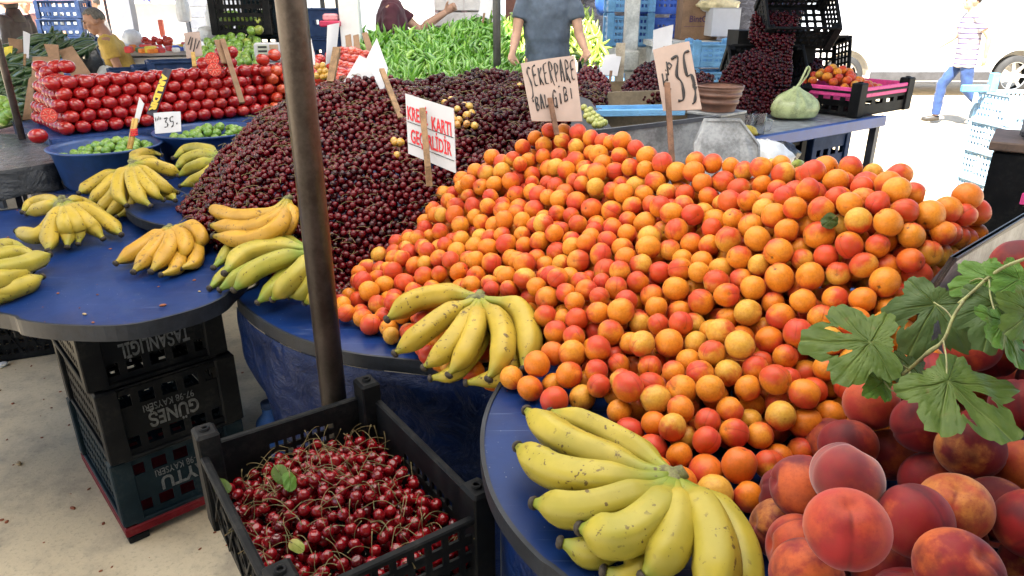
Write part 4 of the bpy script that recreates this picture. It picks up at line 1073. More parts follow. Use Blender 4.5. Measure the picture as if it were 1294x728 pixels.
AP_T = [apricot_tmpl(s) for s in range(7)]
ap_me = [mesh_np('apricot', V, T, M_APRI, V, np.zeros(len(V))) for V, T in AP_T]
ts = np.array([dist_t(p) for p in Pall[:ntop]])
order = np.argsort(ts); near = set(order[:285].tolist())
py_rng = random.Random(3)
def rand_rot(): return Euler((py_rng.uniform(0, 6.28), py_rng.uniform(0, 6.28), py_rng.uniform(0, 6.28)))
def ball(name, me, p, r, label, cat, group):
    o = bpy.data.objects.new(name, me); COL.objects.link(o); o.location = p; o.rotation_euler = rand_rot(); o.scale = (r, r, r)
    return tag(o, label, cat, group)
for i in near:
    ball('apricot', ap_me[i % 7], Pall[i], rad[i], 'ripe orange apricot with red blush in the near part of the big heap', 'apricot', 'apricots in the big heap')
rest = [i for i in range(len(Pall)) if i not in near]
VV, TT, LL, RR, o0 = [], [], [], [], 0
for k in range(7):
    ids = [i for i in rest if i % 7 == k]; M, q = rot_np(rng, len(ids))
    v, t_, l, r_ = scatter_np(AP_T[k], Pall[ids], M, np.repeat(rad[ids][:, None], 3, 1), rng)
    VV.append(v); TT.append(t_ + o0); LL.append(l); RR.append(r_); o0 += len(v)
def stuff(name, me, label, cat=None):
    o = bpy.data.objects.new(name, me); COL.objects.link(o); return tag(o, label, cat, kind='stuff')
stuff('apricot_heap', mesh_np('apricot_heap', np.vstack(VV), np.vstack(TT), M_APRI, np.vstack(LL), np.concatenate(RR)), 'far and buried apricots of the big orange heap')
# mound of support under the heap, seen only through gaps

# ------------------------------------------------------------------ peaches
def peach_tmpl(seed, nu=40, nvr=26):
    r = np.random.default_rng(seed); V, T = sphere_np(nu, nvr); V = V.copy()
    x, y, z = V.T; az = np.arctan2(y, x); rad_ = np.ones(len(V)); ho = np.sqrt(np.clip(1 - z * z, 0, 1))
    rad_ -= 0.11 * np.exp(-(az / 0.12) ** 2) * ho * (0.55 + 0.45 * z)
    rad_ -= 0.20 * np.exp(-((1 - z) / 0.035))
    rad_ += 0.05 * np.exp(-((1 + z) / 0.02)) + 0.02 * np.sin(2 * az + r.random() * 6) * ho
    V *= rad_[:, None]; V *= np.array([1.0, 0.96, 0.91 + 0.05 * r.random()]); V += 0.014 * np.sin(V[:, [2, 0, 1]] * 2.6 + r.random(3) * 6)
    return V, T
PE_T = [peach_tmpl(s) for s in range(4)]
PE_M = {}
def peach_me(k, lab):
    mt = M_PEACH_G if 'grey-bloomed downy' in lab else M_PEACH_L if 'orange' in lab.split(' peach')[0] and 'patch' not in lab else M_PEACH_D if any(w in lab.split(' peach')[0] for w in ('dark', 'wine', 'dusky', 'crimson', 'deep')) else M_PEACH
    if (k, mt.name) not in PE_M: V, T = PE_T[k]; PE_M[k, mt.name] = mesh_np('peach', V, T, mt, V, np.full(len(V), 0.13 * k))
    return PE_M[k, mt.name]
PD = 0.092
#      px, py, size, tilt of the stalk (towards viewer x, up), label
PEACH = [
    (1070, 668, 107, (-0.16, -0.20, 1.0), 'large orange-pink peach with stalk dimple up, foremost of the peach pile', 0),
    (1154, 659, 95, (-0.3, 0.9, 0.2), 'dark red peach with an orange patch beside the foremost orange-pink one', 1),
    (1073, 606, 90, (0.5, 0.3, 0.8), 'grey-bloomed downy peach with a pointed tip on top behind the foremost ones', 2),
    (1217, 643, 90, (-0.2, -0.2, 1.0), 'orange-red peach with a cleft top at the right end of the front pile', 0),
    (1207, 716, 104, (0.2, -0.4, 0.9), 'dusky red peach low at the right of the front pile, below the cleft-topped one', 3),
    (1122, 722, 88, (0.2, 0.9, 0.1), 'dusky peach low in the gap between two big peaches, cut by the lower edge', 1),
    (1019, 727, 96, (0.8, 0.2, 0.2), 'dark crimson peach at the lower left of the front pile, cut by the lower edge', 2),
    (1014, 632, 84, (-0.9, 0.1, 0.2), 'red peach half hidden left of the grey-bloomed one', 1),
    (1010, 676, 86, (-0.9, 0.1, 0.1), 'orange-red peach half hidden behind the foremost peach', 0),
    (985, 668, 74, (-0.9, 0.3, 0.1), 'pinkish red peach peeping out at the left flank of the front pile', 3),
    (978, 706, 76, (-0.9, 0.1, 0.2), 'red peach at the left foot of the front pile beside the bananas', 2),
    (1245, 690, 76, (0.9, 0.1, 0.2), 'small orange peach under the cleft-topped peach', 0),
    (1070, 557, 70, (0.1, 0.6, 0.5), 'wine-red peach standing against the last apricots', 2),
    (1163, 538, 74, (0.3, 0.5, -0.2), 'round crimson peach with orange glow below the biggest vine leaf', 1),
    (1231, 572, 80, (0.1, 0.7, 0.3), 'crimson peach directly under the tip of the biggest vine leaf', 3),
    (1102, 517, 70, (0.2, 0.8, 0.2), 'orange-red peach under the small vine leaf', 0),
    (1128, 578, 70, (0.1, 0.8, 0.1), 'shaded red peach low between wine-red and round crimson peaches', 2),
    (1168, 600, 74, (0.3, 0.8, 0.3), 'dark red peach behind the top of the front pile', 3),
    (1045, 598, 66, (-0.5, 0.5, 0.5), 'small red peach behind the grey-bloomed peach', 1),
    (1256, 640, 84, (0.8, 0.4, 0.2), 'red peach behind the cleft-topped peach at the right', 0),
    (1292, 592, 80, (0.4, 0.3, 0.4), 'bright red-orange peach cut by the right picture edge', 0),
    (1290, 514, 74, (0.1, 0.5, 0.6), 'bright crimson peach at the right edge behind the biggest vine leaf', 1),
    (1184, 470, 66, (0.1, 0.6, 0.6), 'deep red peach seen in the gap above the biggest vine leaf', 2),
    (1228, 440, 68, (0.2, 0.6, 0.6), 'red peach under the upper vine leaves', 1),
    (1258, 404, 66, (0.2, 0.6, 0.3), 'orange peach behind the vine stem', 0),
    (1290, 335, 72, (0.0, 0.4, 0.7), 'dark red peach high at the right edge above the vine leaves', 3),
    (1288, 412, 70, (0.1, 0.5, 0.4), 'red peach at the right edge under the bright vine leaf', 2),
    (1293, 660, 92, (0.6, 0.3, 0.3), 'dark peach at the right edge low down', 2),
]
pp = []; pr = []
for px, py, size, tl, lab, k in PEACH:
    t_ = PD * FPX / size; pp.append(tuple(W(px, py, t=t_))); pr.append(PD / 2)
pp = np.array(pp); pr = np.array(pr)
pp = relax(pp, pr * 0.97, lambda x, y: np.full(np.shape(x), ZC), pp.copy(), it=40, pull=0.05)
for i, (px, py, size, tl, lab, k) in enumerate(PEACH):
    o = bpy.data.objects.new('peach', peach_me(k, lab)); COL.objects.link(o); o.location = pp[i]; o.scale = (pr[i],) * 3
    q = Vector(tl).normalized().to_track_quat('Z', 'Y') @ Quaternion((0, 0, 1), py_rng.uniform(0, 6.28)); o.rotation_euler = q.to_euler()
    tag(o, lab, 'peach', 'peaches piled on the blue table')
# more peaches that the shown ones rest on
sup = []
for i in range(len(pp)):
    z = pp[i][2] - PD * 0.80; k = 0
    while z > ZC + PD * 0.45 and k < 6:
        sup.append((pp[i][0] + py_rng.uniform(-.03, .03), pp[i][1] + py_rng.uniform(0.0, .04), z)); z -= PD * 0.82; k += 1
keep = []
for s in sup:
    if all((Vector(s) - Vector(q)).length > PD * 0.80 for q in keep) and all((Vector(s) - Vector(q)).length > PD * 0.74 for q in pp) and s[0] > 0.30: keep.append(s)
peS = tps([tuple(q) for q in pp], 2e-2)
pe_poly_ = [(.33, .60), (.55, .50), (.80, .44), (1.15, .60), (1.22, 1.30), (1.05, 1.30), (.80, 1.08), (.58, .98), (.40, .76)]
for q in range(6):
    for s in darts(pe_poly_, lambda x, y: np.minimum(peS(x, y), 1.14) - PD * (.95 + .8 * q), PD * .92, rng, 6000, jit=.006).tolist():
        if s[2] > ZC + PD * .42 and all((Vector(s) - Vector(k)).length > PD * .84 for k in keep) and all((Vector(s) - Vector(k)).length > PD * .84 for k in pp) and not any(s[2] > k[2] - .02 and abs(s[0] - k[0]) < .07 and k[1] > s[1] - .02 and k[1] < s[1] + .12 for k in pp): keep.append(s)
keep = np.array(keep)
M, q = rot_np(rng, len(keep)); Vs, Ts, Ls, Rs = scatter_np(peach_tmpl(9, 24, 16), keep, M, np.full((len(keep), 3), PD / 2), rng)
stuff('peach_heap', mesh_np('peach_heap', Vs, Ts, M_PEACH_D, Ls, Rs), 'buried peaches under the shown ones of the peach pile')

# ------------------------------------------------------------------ cherries
def cherry_tmpl(nu, nvr):
    V, T = sphere_np(nu, nvr); V = V.copy(); z = V[:, 2]
    V *= (1 - 0.22 * np.exp(-((1 - z) / 0.06)))[:, None]; V *= np.array([1.0, 0.94, 0.92]); return V, T
CH_D = 0.0255
CHT_HI, CHT_LO = cherry_tmpl(14, 9), cherry_tmpl(9, 6)
CH_CTRL = [(232, 262, .895), (262, 285, .895), (300, 298, .89), (350, 315, .85), (400, 335, .82), (428, 352, .80), (330, 200, 1.10), (440, 108, 1.30), (350, 140, 1.205), (300, 180, 1.11), (260, 230, .99), (400, 250, 1.01), (480, 200, 1.10), (540, 180, 1.15),
           (520, 280, .94), (450, 320, .87), (540, 130, 1.24), (590, 190, 1.13), (660, 160, 1.19), (520, 112, 1.265), (600, 98, 1.30), (640, 98, 1.30), (700, 128, 1.235), (740, 105, 1.24), (480, 105, 1.30), (400, 180, 1.14), (340, 260, .975), (400, 115, 1.27), (580, 240, 1.03)]
chS = tps([tuple(W(a, b_, z)) for a, b_, z in CH_CTRL], 2e-3)
CH_EDGE = [(225, 262, .893), (250, 284, .893), (300, 305, .89), (350, 325, .845), (395, 350, .80), (425, 378, .79), (470, 345, .85), (530, 300, .92), (580, 240, 1.03), (610, 205, 1.12), (660, 178, 1.18), (700, 165, 1.2), (745, 160, 1.2), (765, 120, 1.23), (740, 100, 1.25), (690, 112, 1.26), (655, 92, 1.31), (600, 92, 1.31), (560, 100, 1.29), (510, 106, 1.27), (480, 98, 1.30), (440, 102, 1.305), (400, 108, 1.28), (350, 132, 1.215), (300, 172, 1.12), (262, 215, 1.02), (235, 245, .93)]
chE = [tuple(W(a, b_, z)) for a, b_, z in CH_EDGE]
def chw(x, y): return 0.016 * np.sin(x * 25 + 0.5) * np.sin(y * 21) + 0.006 * np.sin(x * 60 - y * 44)
c1 = darts(chE, chS, CH_D * 0.80, rng, 200000, jit=0.007, wob=chw)
c2 = np.vstack([darts(chE, chS, CH_D * 0.86, rng, 120000, dz=-CH_D * 0.72, jit=0.005, wob=chw), darts(chE, chS, CH_D * 0.9, rng, 90000, dz=-CH_D * 1.45, jit=0.005)])
c2 = c2[c2[:, 2] > ZB + 0.012]
n1 = len(c1); call = np.vstack([c1, c2]); call = relax(call, np.full(len(call), CH_D / 2), lambda x, y: np.full(np.shape(x), ZB), call.copy(), it=12, pull=.08, cap=call[:, 2] + .005); c1, c2 = call[:n1], call[n1:]
c1[:, 2] = np.maximum(c1[:, 2], ZB + CH_D / 2)
# the darker back part
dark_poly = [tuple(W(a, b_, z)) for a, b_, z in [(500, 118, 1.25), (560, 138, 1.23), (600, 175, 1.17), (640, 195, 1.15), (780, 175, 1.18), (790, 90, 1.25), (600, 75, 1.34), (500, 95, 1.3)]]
def joined(name, pts, tm, d, mat, label, seed):
    r = np.random.default_rng(seed); M, q = rot_np(r, len(pts)); s = np.repeat((d / 2 * (0.88 + 0.2 * r.random(len(pts))))[:, None], 3, 1)
    V, T, L, Rn = scatter_np(tm, pts, M, s, r)
    return stuff(name, mesh_np(name, V, T, mat, L, Rn), label)
ct = np.array([dist_t(p) for p in c1]); dk = inside(dark_poly, c1[:, 0], c1[:, 1])
cord = [i for i in np.argsort(ct) if not dk[i]][:140]
ch_me = mesh_np('cherry', CHT_HI[0], CHT_HI[1], M_CHERRY, CHT_HI[0], np.zeros(len(CHT_HI[0])))
for i in cord: ball('cherry', ch_me, c1[i], CH_D / 2 * py_rng.uniform(.9, 1.08), 'dark red cherry at the near foot of the big cherry heap', 'cherry', 'cherries at the foot of the big heap')
cs = set(cord); rest = np.array([c1[i] for i in range(len(c1)) if i not in cs and not dk[i]] + c2[~inside(dark_poly, c2[:, 0], c2[:, 1])].tolist())
joined('cherry_heap', rest, CHT_LO, CH_D, M_CHERRY, 'great heap of dark red cherries behind the steel pole', 5)
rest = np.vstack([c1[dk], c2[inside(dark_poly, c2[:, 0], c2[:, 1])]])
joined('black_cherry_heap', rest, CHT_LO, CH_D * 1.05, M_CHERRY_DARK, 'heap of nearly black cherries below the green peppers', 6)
def stalks(pts, n, Lr, wid, seed, droop=0.3, up=0.4):
    r = random.Random(seed); m = MB()
    for _ in range(n):
        p = Vector(pts[r.randrange(len(pts))]); a = r.uniform(0, 6.28); L = r.uniform(*Lr)
        d = Vector((math.cos(a), math.sin(a), r.uniform(-0.25, up))).normalized(); side = d.cross(Vector((0, 0, 1))).normalized() * r.uniform(-.35, .35)
        q = p + Vector((0, -0.003, CH_D * 0.42))
        m.tube([q, q + d * L * .35 + side * L * .18 + Vector((0, 0, L * .10)), q + d * L * .7 + side * L * .5 + Vector((0, 0, L * .05)), q + d * L + side * L * 0.9 - Vector((0, 0, L * droop * .3))], [wid, wid * .8, wid * .8, wid * 1.3], n=4, cap=False)
    return m
m = stalks(c1, 1300, (0.025, 0.05), 0.0011, 9); tag(m.build('cherry_stalks', M_STALK), 'thin green stalks scattered over the cherry heap', kind='stuff')
# pale yellow cherries
YEL = [(562, 130), (570, 127), (578, 138), (587, 134), (571, 147), (580, 152), (590, 146), (596, 143), (578, 158), (590, 157), (600, 159), (593, 135), (498, 178), (506, 180), (502, 196), (499, 180), (560, 229), (553, 236), (573, 152), (662, 107), (668, 111), (657, 109)]
for px, py in YEL:
    t_ = 2.45; 
    for _ in range(40):       # walk to the surface of the heap along the line of sight
        p = W(px, py, t=t_)
        if p.z > float(chS(np.array(p.x), np.array(p.y))) + 0.02: t_ += 0.02
        else: break
    ch = bpy.data.objects.new('yellow_cherry', None)
    bpy.data.objects.remove(ch)
    o = ball('yellow_cherry', ch_me, p, 0.0155 * py_rng.uniform(.9, 1.08), 'pale yellow cherry lying among the dark cherries near the red-lettered sign', 'cherry', 'pale yellow cherries on the dark heap')
yme = ch_me.copy(); yme.materials.clear(); yme.materials.append(M_CHERRY_YEL)
for o in bpy.data.objects:
    if o.name.startswith('yellow_cherry'): o.data = yme

# fresh cherries in the front crate, each with its stalk
CQ = Matrix.Translation((CCc.x, CCc.y, 0.52)) @ Matrix.Rotation(CCyaw, 4, 'Z')
fr_poly = [(CQ @ Vector((x, y, 0)))[:2] for x, y in ((-0.238, -0.172), (0.238, -0.172), (0.238, 0.172), (-0.238, 0.172))]
cx, cy = CCc.x, CCc.y
CQI = CQ.inverted()
def frS(x, y):
    x, y = np.asarray(x), np.asarray(y); dx, dy = x - cx, y - cy
    lx = dx * math.cos(-CCyaw) - dy * math.sin(-CCyaw); ly = dx * math.sin(-CCyaw) + dy * math.cos(-CCyaw)
    return 0.52 + 0.098 + 0.075 * np.exp(-((lx - .0) / 0.20) ** 2 - ((ly - .0) / 0.14) ** 2) + 0.010 * np.sin(lx * 40) * np.sin(ly * 37)
FD = 0.0265
f1 = darts(fr_poly, frS, FD * 0.98, rng, 30000, jit=0.009); f2 = darts(fr_poly, frS, FD * 1.0, rng, 30000, dz=-FD * .85, jit=0.006); f3 = darts(fr_poly, frS, FD * 1.0, rng, 30000, dz=-FD * 1.75, jit=0.006); f3 = np.vstack([f3, darts(fr_poly, frS, FD * 1.0, rng, 30000, dz=-FD * 2.6, jit=0.006)])
fra = np.full(len(f1) + len(f2), FD / 2)
ff = relax(np.vstack([f1, f2]), fra, lambda x, y: np.full(np.shape(x), 0.53), np.vstack([f1, f2]), it=25, pull=.08)
f1 = ff[:len(f1)]; f2 = ff[len(f1):]
fch_me = mesh_np('fresh_cherry', CHT_HI[0], CHT_HI[1], M_CHERRY_RED, CHT_HI[0], np.zeros(len(CHT_HI[0])))
def stalk_mesh(seed):
    r = random.Random(seed); m = MB(); L = r.uniform(2.6, 4.2); c = r.uniform(-1.3, 1.3); d = r.uniform(-.7, .7)
    pts = [(0, 0, 0.75), (c * .15, d * .1, 0.8 + L * .3), (c * .6, d * .5, .8 + L * .62), (c * 1.5, d * 1.4, .8 + L * .9)]
    m.tube(cr(pts, 7), [0.075, .06, .055, .055, .055, .06, .075, .11], n=5, cap=True); return m.mesh('stalk', M_STALK)
st_me = [stalk_mesh(s) for s in range(9)]
vis = [i for i in range(len(f1))]
for i in vis:
    up = Vector((py_rng.gauss(0, .8), py_rng.gauss(0, .8), 1.0)).normalized()
    o = bpy.data.objects.new('fresh_cherry', fch_me); COL.objects.link(o); o.location = f1[i]; r_ = FD / 2 * py_rng.uniform(.92, 1.06); o.scale = (r_,) * 3
    o.rotation_euler = (up.to_track_quat('Z', 'Y') @ Quaternion((0, 0, 1), py_rng.uniform(0, 6.28))).to_euler()
    tag(o, 'shiny fresh red cherry with green stalk in the front black crate', 'cherry', 'fresh cherries in the front crate')
    if py_rng.random() < 0.6:
        s = bpy.data.objects.new('stalk', st_me[py_rng.randrange(9)]); COL.objects.link(s); s.parent = o
joined('fresh_cherry_bed', np.vstack([f2, f3]), CHT_LO, FD, M_CHERRY_RED, 'buried cherries under the top layer in the front crate', 12)
r = random.Random(21); m = MB()
for _ in range(120):
    p = Vector(f1[r.randrange(len(f1))]); a = r.uniform(0, 6.28); L = r.uniform(.035, .07)
    d = Vector((math.cos(a), math.sin(a), r.uniform(-.1, .5))).normalized(); sd_ = d.cross(Vector((0, 0, 1))).normalized() * r.uniform(-.5, .5)
    q = p + Vector((r.uniform(-.01, .01), r.uniform(-.01, .01), FD * .4))
    pts = cr([q, q + d * L * .4 + sd_ * L * .2 + Vector((0, 0, L * .15)), q + d * L * .75 + sd_ * L * .55 + Vector((0, 0, L * .1)), q + d * L + sd_ * L - Vector((0, 0, L * .1))], 6)
    m.tube(pts, [.0012, .0009, .0008, .0008, .0008, .0009, .0016], n=5, cap=False)
tag(m.build('loose_cherry_stalks', M_STALK), 'tangled loose stalks over the cherries in the front crate', kind='stuff')
# ------------------------------------------------------------------ price cards
STROKE = {
    'S': [[(.9, .92), (.5, 1.02), (.15, .80), (.45, .55), (.75, .32), (.5, .02), (.1, -.08)]], 'Ş': [[(.85, .95), (.45, 1.05), (.15, .80), (.4, .45), (.65, .0), (.5, -.5), (.1, -.65)], [(.3, -.7), (.35, -.85)]],
    'E': [[(.85, 1.0), (.2, .9), (.15, .5), (.2, .05), (.8, .0)], [(.2, .5), (.7, .55)]], 'K': [[(.2, 1.0), (.2, 0)], [(.85, 1.0), (.25, .5), (.9, -.05)]], 'R': [[(.2, 0), (.2, 1.0), (.7, .95), (.75, .65), (.25, .5), (.85, -.15)]],
    'P': [[(.2, 0), (.2, 1.0), (.75, .95), (.8, .65), (.25, .45)]], 'A': [[(.1, 0), (.45, 1.0), (.85, -.05)], [(.25, .4), (.75, .42)]], 'B': [[(.2, 0), (.2, 1.0), (.7, .9), (.65, .6), (.25, .52), (.75, .4), (.75, .1), (.2, 0)]],
    'L': [[(.2, 1.0), (.2, 0), (.8, .05)]], 'G': [[(.9, .85), (.5, 1.05), (.15, .6), (.3, 0), (.75, .1), (.8, .5), (.5, .5)], [(.8, .5), (.8, -.15)]], 'I': [[(.5, .8), (.5, 0)]], 'İ': [[(.5, .62), (.5, 0)], [(.44, 1.0), (.58, 1.06)]],
    '3': [[(.1, .97), (.85, 1.0), (.4, .60), (.8, .40), (.7, .05), (.1, .0)]], '5': [[(.95, 1.0), (.3, .93), (.25, .52), (.75, .50), (.85, .2), (.6, -.02), (.3, -.08)]], 'k': [[(.2, 1.1), (.2, 0)], [(.8, .6), (.25, .35), (.85, 0)]],
    'i': [[(.5, .6), (.5, 0)], [(.45, .85), (.55, .9)]], 'l': [[(.5, 1.1), (.45, 0)]], 'o': [[(.5, .55), (.15, .3), (.5, 0), (.85, .3), (.5, .55)]], '₺': [[(.4, 1.1), (.4, 0), (.9, .35)], [(.1, .5), (.8, .8)], [(.1, .3), (.8, .6)]],
    '-': [[(0, .5), (1, .5)]], '*': [[(.2, .8), (.8, .4)], [(.8, .8), (.2, .4)]],
}
def sign(name, label, corners, mat, stick=None, stick_mat=None, thick=0.003, bulge=.004, stick_front=True, stick_w=0.014, cat='sign'):
    """card through four picture corners (px, py, t): top-left, top-right, bottom-right, bottom-left"""
    Q = [W(c[0], c[1], t=c[2]) for c in corners]
    base = W(*stick[-1][:2], t=stick[-1][2]) if stick else Q[3]
    root = thing(name, label, cat, tuple(base))
    n = (Q[1] - Q[0]).cross(Q[3] - Q[0]).normalized()
    if n.dot(Vector((0, 0, CAM_H)) - Q[0]) < 0: n = -n
    m = MB(); N = 6; V, F = [], []
    for s in (0, -thick):
        for j in range(N + 1):
            for i in range(N + 1):
                u, v = i / N, j / N; p = Q[0].lerp(Q[1], u).lerp(Q[3].lerp(Q[2], u), v); V.append(p + n * (s + bulge * math.sin(u * 3.1) * math.cos(v * 2.2)))
    K = (N + 1) ** 2
    for s in (0, 1):
        for j in range(N):
            for i in range(N):
                a = s * K + j * (N + 1) + i; f = (a, a + 1, a + N + 2, a + N + 1); F.append(f if s else f[::-1])
    rim = [i for i in range(N + 1)] + [j * (N + 1) + N for j in range(1, N + 1)] + [N * (N + 1) + i for i in range(N - 1, -1, -1)] + [j * (N + 1) for j in range(N - 1, 0, -1)]
    for i in range(len(rim)): a, b_ = rim[i], rim[(i + 1) % len(rim)]; F.append((a, b_, b_ + K, a + K))
    m.add(V, F).build('card', mat, root)
    if stick:
        pts = [W(p[0], p[1], t=p[2]) + n * ((0.012 if stick_front else -0.010)) for p in stick]
        m = MB()
        for i in range(len(pts) - 1): m.bar(pts[i], pts[i + 1], stick_w, stick_w * .55)
        m.build('stick', stick_mat or M_WOOD, root)
    return root, Q, n
def write(root, Q, n, items, mat, w=0.0022, name='handwriting'):
    """items: (text, u0, v0, u1, v1, height) along a line on the card, u right, v down, height in v"""
    m = MB()
    def at(u, v): 
        p = Q[0].lerp(Q[1], u).lerp(Q[3].lerp(Q[2], u), v); return p + n * (0.004 * math.sin(u * 3.1) * math.cos(v * 2.2) + 0.0015)
    for it in items:
        s, u0, v0, u1, v1, h = it[:6]; ww = it[6] if len(it) > 6 else w; L = len(s)
        for i, ch in enumerate(s):
            for pl in STROKE.get(ch, []):
                pts = []
                for x, y in pl:
                    g = (i + 0.1 + x * .82) / L; pts.append((u0 + (u1 - u0) * g, v0 + (v1 - v0) * g - y * h * (1 + .12 * math.sin(i * 2.3))))
                cc = cr([Vector((a, b_, 0)) for a, b_ in pts], 5 * (len(pts) - 1)) if len(pts) > 2 else [Vector((a, b_, 0)) for a, b_ in pts]
                P3 = [at(c.x, c.y) for c in cc]
                m.tube(P3, [ww * (.8 + .3 * math.sin(k * .8 + i)) for k in range(len(P3))], n=6, up=n, flat=.35)
    return m.build(name, mat, root)
TA = 2.14
r_, Q, n = sign('price_sign', 'pinkish card handwritten ŞEKERPARE BAL GİBİ on a dark stick above the apricots', [(658, 80, TA), (726, 70, TA + .02), (736, 153, TA), (672, 153, TA - .02)], M_PINK, [(694, 126, TA - .01), (703, 172, TA - .02)], M_WOOD_D)
write(r_, Q, n, [('ŞEKERPARE', .06, .42, .98, .36, .31), ('BAL', .12, .84, .40, .74, .22), ('GİBİ', .46, .78, .90, .64, .24)], M_INK, .0024)
TB = 1.92
r_, Q, n = sign('price_sign', 'pinkish card handwritten 35 with KILO sideways on a tall brown stick in the apricots', [(825, 63, TB + .02), (871, 52, TB), (887, 138, TB - .02), (838, 140, TB)], M_PINK, [(843, 107, TB - .01), (850, 216, TB - .06)], M_WOOD_D)
write(r_, Q, n, [('35', .38, .86, .98, .86, .66, .0042), ('₺', .84, .72, .99, .72, .14, .0024)], M_INK, .004)
m = MB(); 
def on(u, v): return Q[0].lerp(Q[1], u).lerp(Q[3].lerp(Q[2], u), v) + n * (0.004 * math.sin(u * 3.1) * math.cos(v * 2.2) + 0.0015)
k_, off_ = 'kilo', 0
for i, chh in enumerate('kilo'):
    for pl in STROKE[chh]:
        m.tube([on(.10 + .20 * i * .28 + y * .0 + x * .18, .62 - i * .085 - y * .19) for x, y in pl], .0022, n=6, up=n, flat=.35)
m.tube([on(.14, .74), on(.20, .70), on(.30, .66)], .0024, n=6, up=n, flat=.35)
m.build('handwriting', M_INK, r_)
TR = 2.08
r_, Q, n = sign('credit_card_sign', 'white sign lettered KREDİ KARTI GEÇERLİDİR in red between the cherries and apricots', [(512, 118, TR), (573, 137, TR - .05), (576, 219, TR - .05), (516, 194, TR)], M_PAPER, [(536, 138, TR - .03), (543, 212, TR - .05), (545, 236, TR - .04)], M_WOOD, thick=.004, stick_w=.017, bulge=0.0)
X = (Q[1] - Q[0]); Y = (Q[0] - Q[3]); wdt = X.length
for s, v, u, wd in (('KREDİ', .32, .24, .42), ('KARTI', .36, .74, .40), ('GEÇERLİDİR', .68, .50, .84)):
    p = Q[0].lerp(Q[1], u).lerp(Q[3].lerp(Q[2], u), v) + n * .0012
    text_mb(s, .056, M_INK_RED, r_, frame_mat(p, X, Y), width=wd * wdt, bold=.0010)
m = MB()
for v in (.46, .82): m.tube([on2 for on2 in [Q[0].lerp(Q[1], u).lerp(Q[3].lerp(Q[2], u), v) + n * .0012 for u in (.02, .3, .6, .98)]], .0009, n=5)
m.build('ruled_line', M_INK, r_)
# two blank white cards with a stick among the cherries
sign('price_sign', 'blank white card leaning forward at the top of the cherry heap, wider one', [(454, 70, 2.86), (470, 78, 2.82), (482, 116, 2.80), (434, 104, 2.86)], M_PAPER)
sign('price_sign', 'white pointed card with a wooden stick at the top of the cherry heap', [(476, 48, 2.86), (490, 86, 2.80), (484, 121, 2.76), (462, 76, 2.84)], M_PAPER, [(484, 90, 2.77), (508, 152, 2.62)], M_WOOD, stick_w=.02)
sign('price_sign', 'tall narrow white card on a short stick between the pole and the tomatoes', [(414, 32, 2.98), (429, 29, 3.02), (424, 76, 3.0), (412, 82, 2.96)], M_PAPER, [(424, 62, 2.97), (416, 105, 2.92)], M_WOOD, stick_w=.03)
sign('price_sign', 'narrow white card edge just beside the steel pole', [(393, 48, 2.9), (398, 70, 2.9), (398, 82, 2.9), (392, 80, 2.9)], M_PAPER)

# ------------------------------------------------------------------ tomatoes
L0 = Vector((-2.24, 3.54, 0)); TD = Vector((.717, .697, 0)); TBk = Vector((-.697, .717, 0)); TN = -TBk
ZT = 0.985
plan = [L0 + TN * .07 - TD * .06, L0 + TN * .07 + TD * 2.7, L0 + TBk * .75 + TD * 2.7, L0 + TBk * .75 - TD * .06]
root = thing('tomato_table', 'market table draped in blue tarpaulin under the stacked tomatoes', 'table', tuple((L0 + TD * 1.2 + TBk * .3)))
MB().prism([(p.x, p.y) for p in plan], ZT - .04, ZT).build('tabletop', M_TARP_B, root)
skirt(root, [plan[0].lerp(plan[1], i / 60) for i in range(61)], ZT + .004, (.45, .45), out=.004, mat=M_TARP_B, amp=.012, seed=12, name='tarp_front', flare=.03)
skirt(root, [plan[3].lerp(plan[0], i / 24) for i in range(25)], ZT + .004, (.45, .45), out=.004, mat=M_TARP, amp=.012, seed=13, name='tarp_side', flare=.03)
for a, b_ in ((.1, .1), (2.5, .1), (.1, .6), (2.5, .6)):
    p = L0 + TD * a + TBk * b_; MB().box((p.x, p.y, (ZT - .045) / 2), (.05, .05, ZT - .045)).build('leg', M_STEEL_F, root)
def tomato_tmpl(nu=14, nvr=9):
    V, T = sphere_np(nu, nvr); V = V.copy(); z = V[:, 2]; V *= (1 - .16 * np.exp(-((1 - z) / .07)))[:, None]; V *= np.array([1, .98, .84]); return V, T
TT_ = tomato_tmpl()
to_me = mesh_np('tomato', TT_[0], TT_[1], M_TOMATO, TT_[0], np.zeros(len(TT_[0]))); to_me2 = mesh_np('tomato_light', TT_[0], TT_[1], M_TOMATO_OR, TT_[0], np.zeros(len(TT_[0])))
trng = random.Random(8)
def tomato(p, me, label, group, r=.0405):
    o = bpy.data.objects.new('tomato', me); COL.objects.link(o); o.location = p; s = r * trng.uniform(.95, 1.05); o.scale = (s, s, s)
    o.rotation_euler = Euler((trng.uniform(-.5, .5), trng.uniform(-.5, .5), trng.uniform(0, 6.28))); return tag(o, label, 'tomato', group)
RH, PT = .053, .0765
ORD = 'first second third fourth fifth sixth seventh eighth ninth tenth eleventh twelfth thirteenth fourteenth'.split(); ROW = ['lowest', 'second lowest', 'middle', 'second highest', 'top']
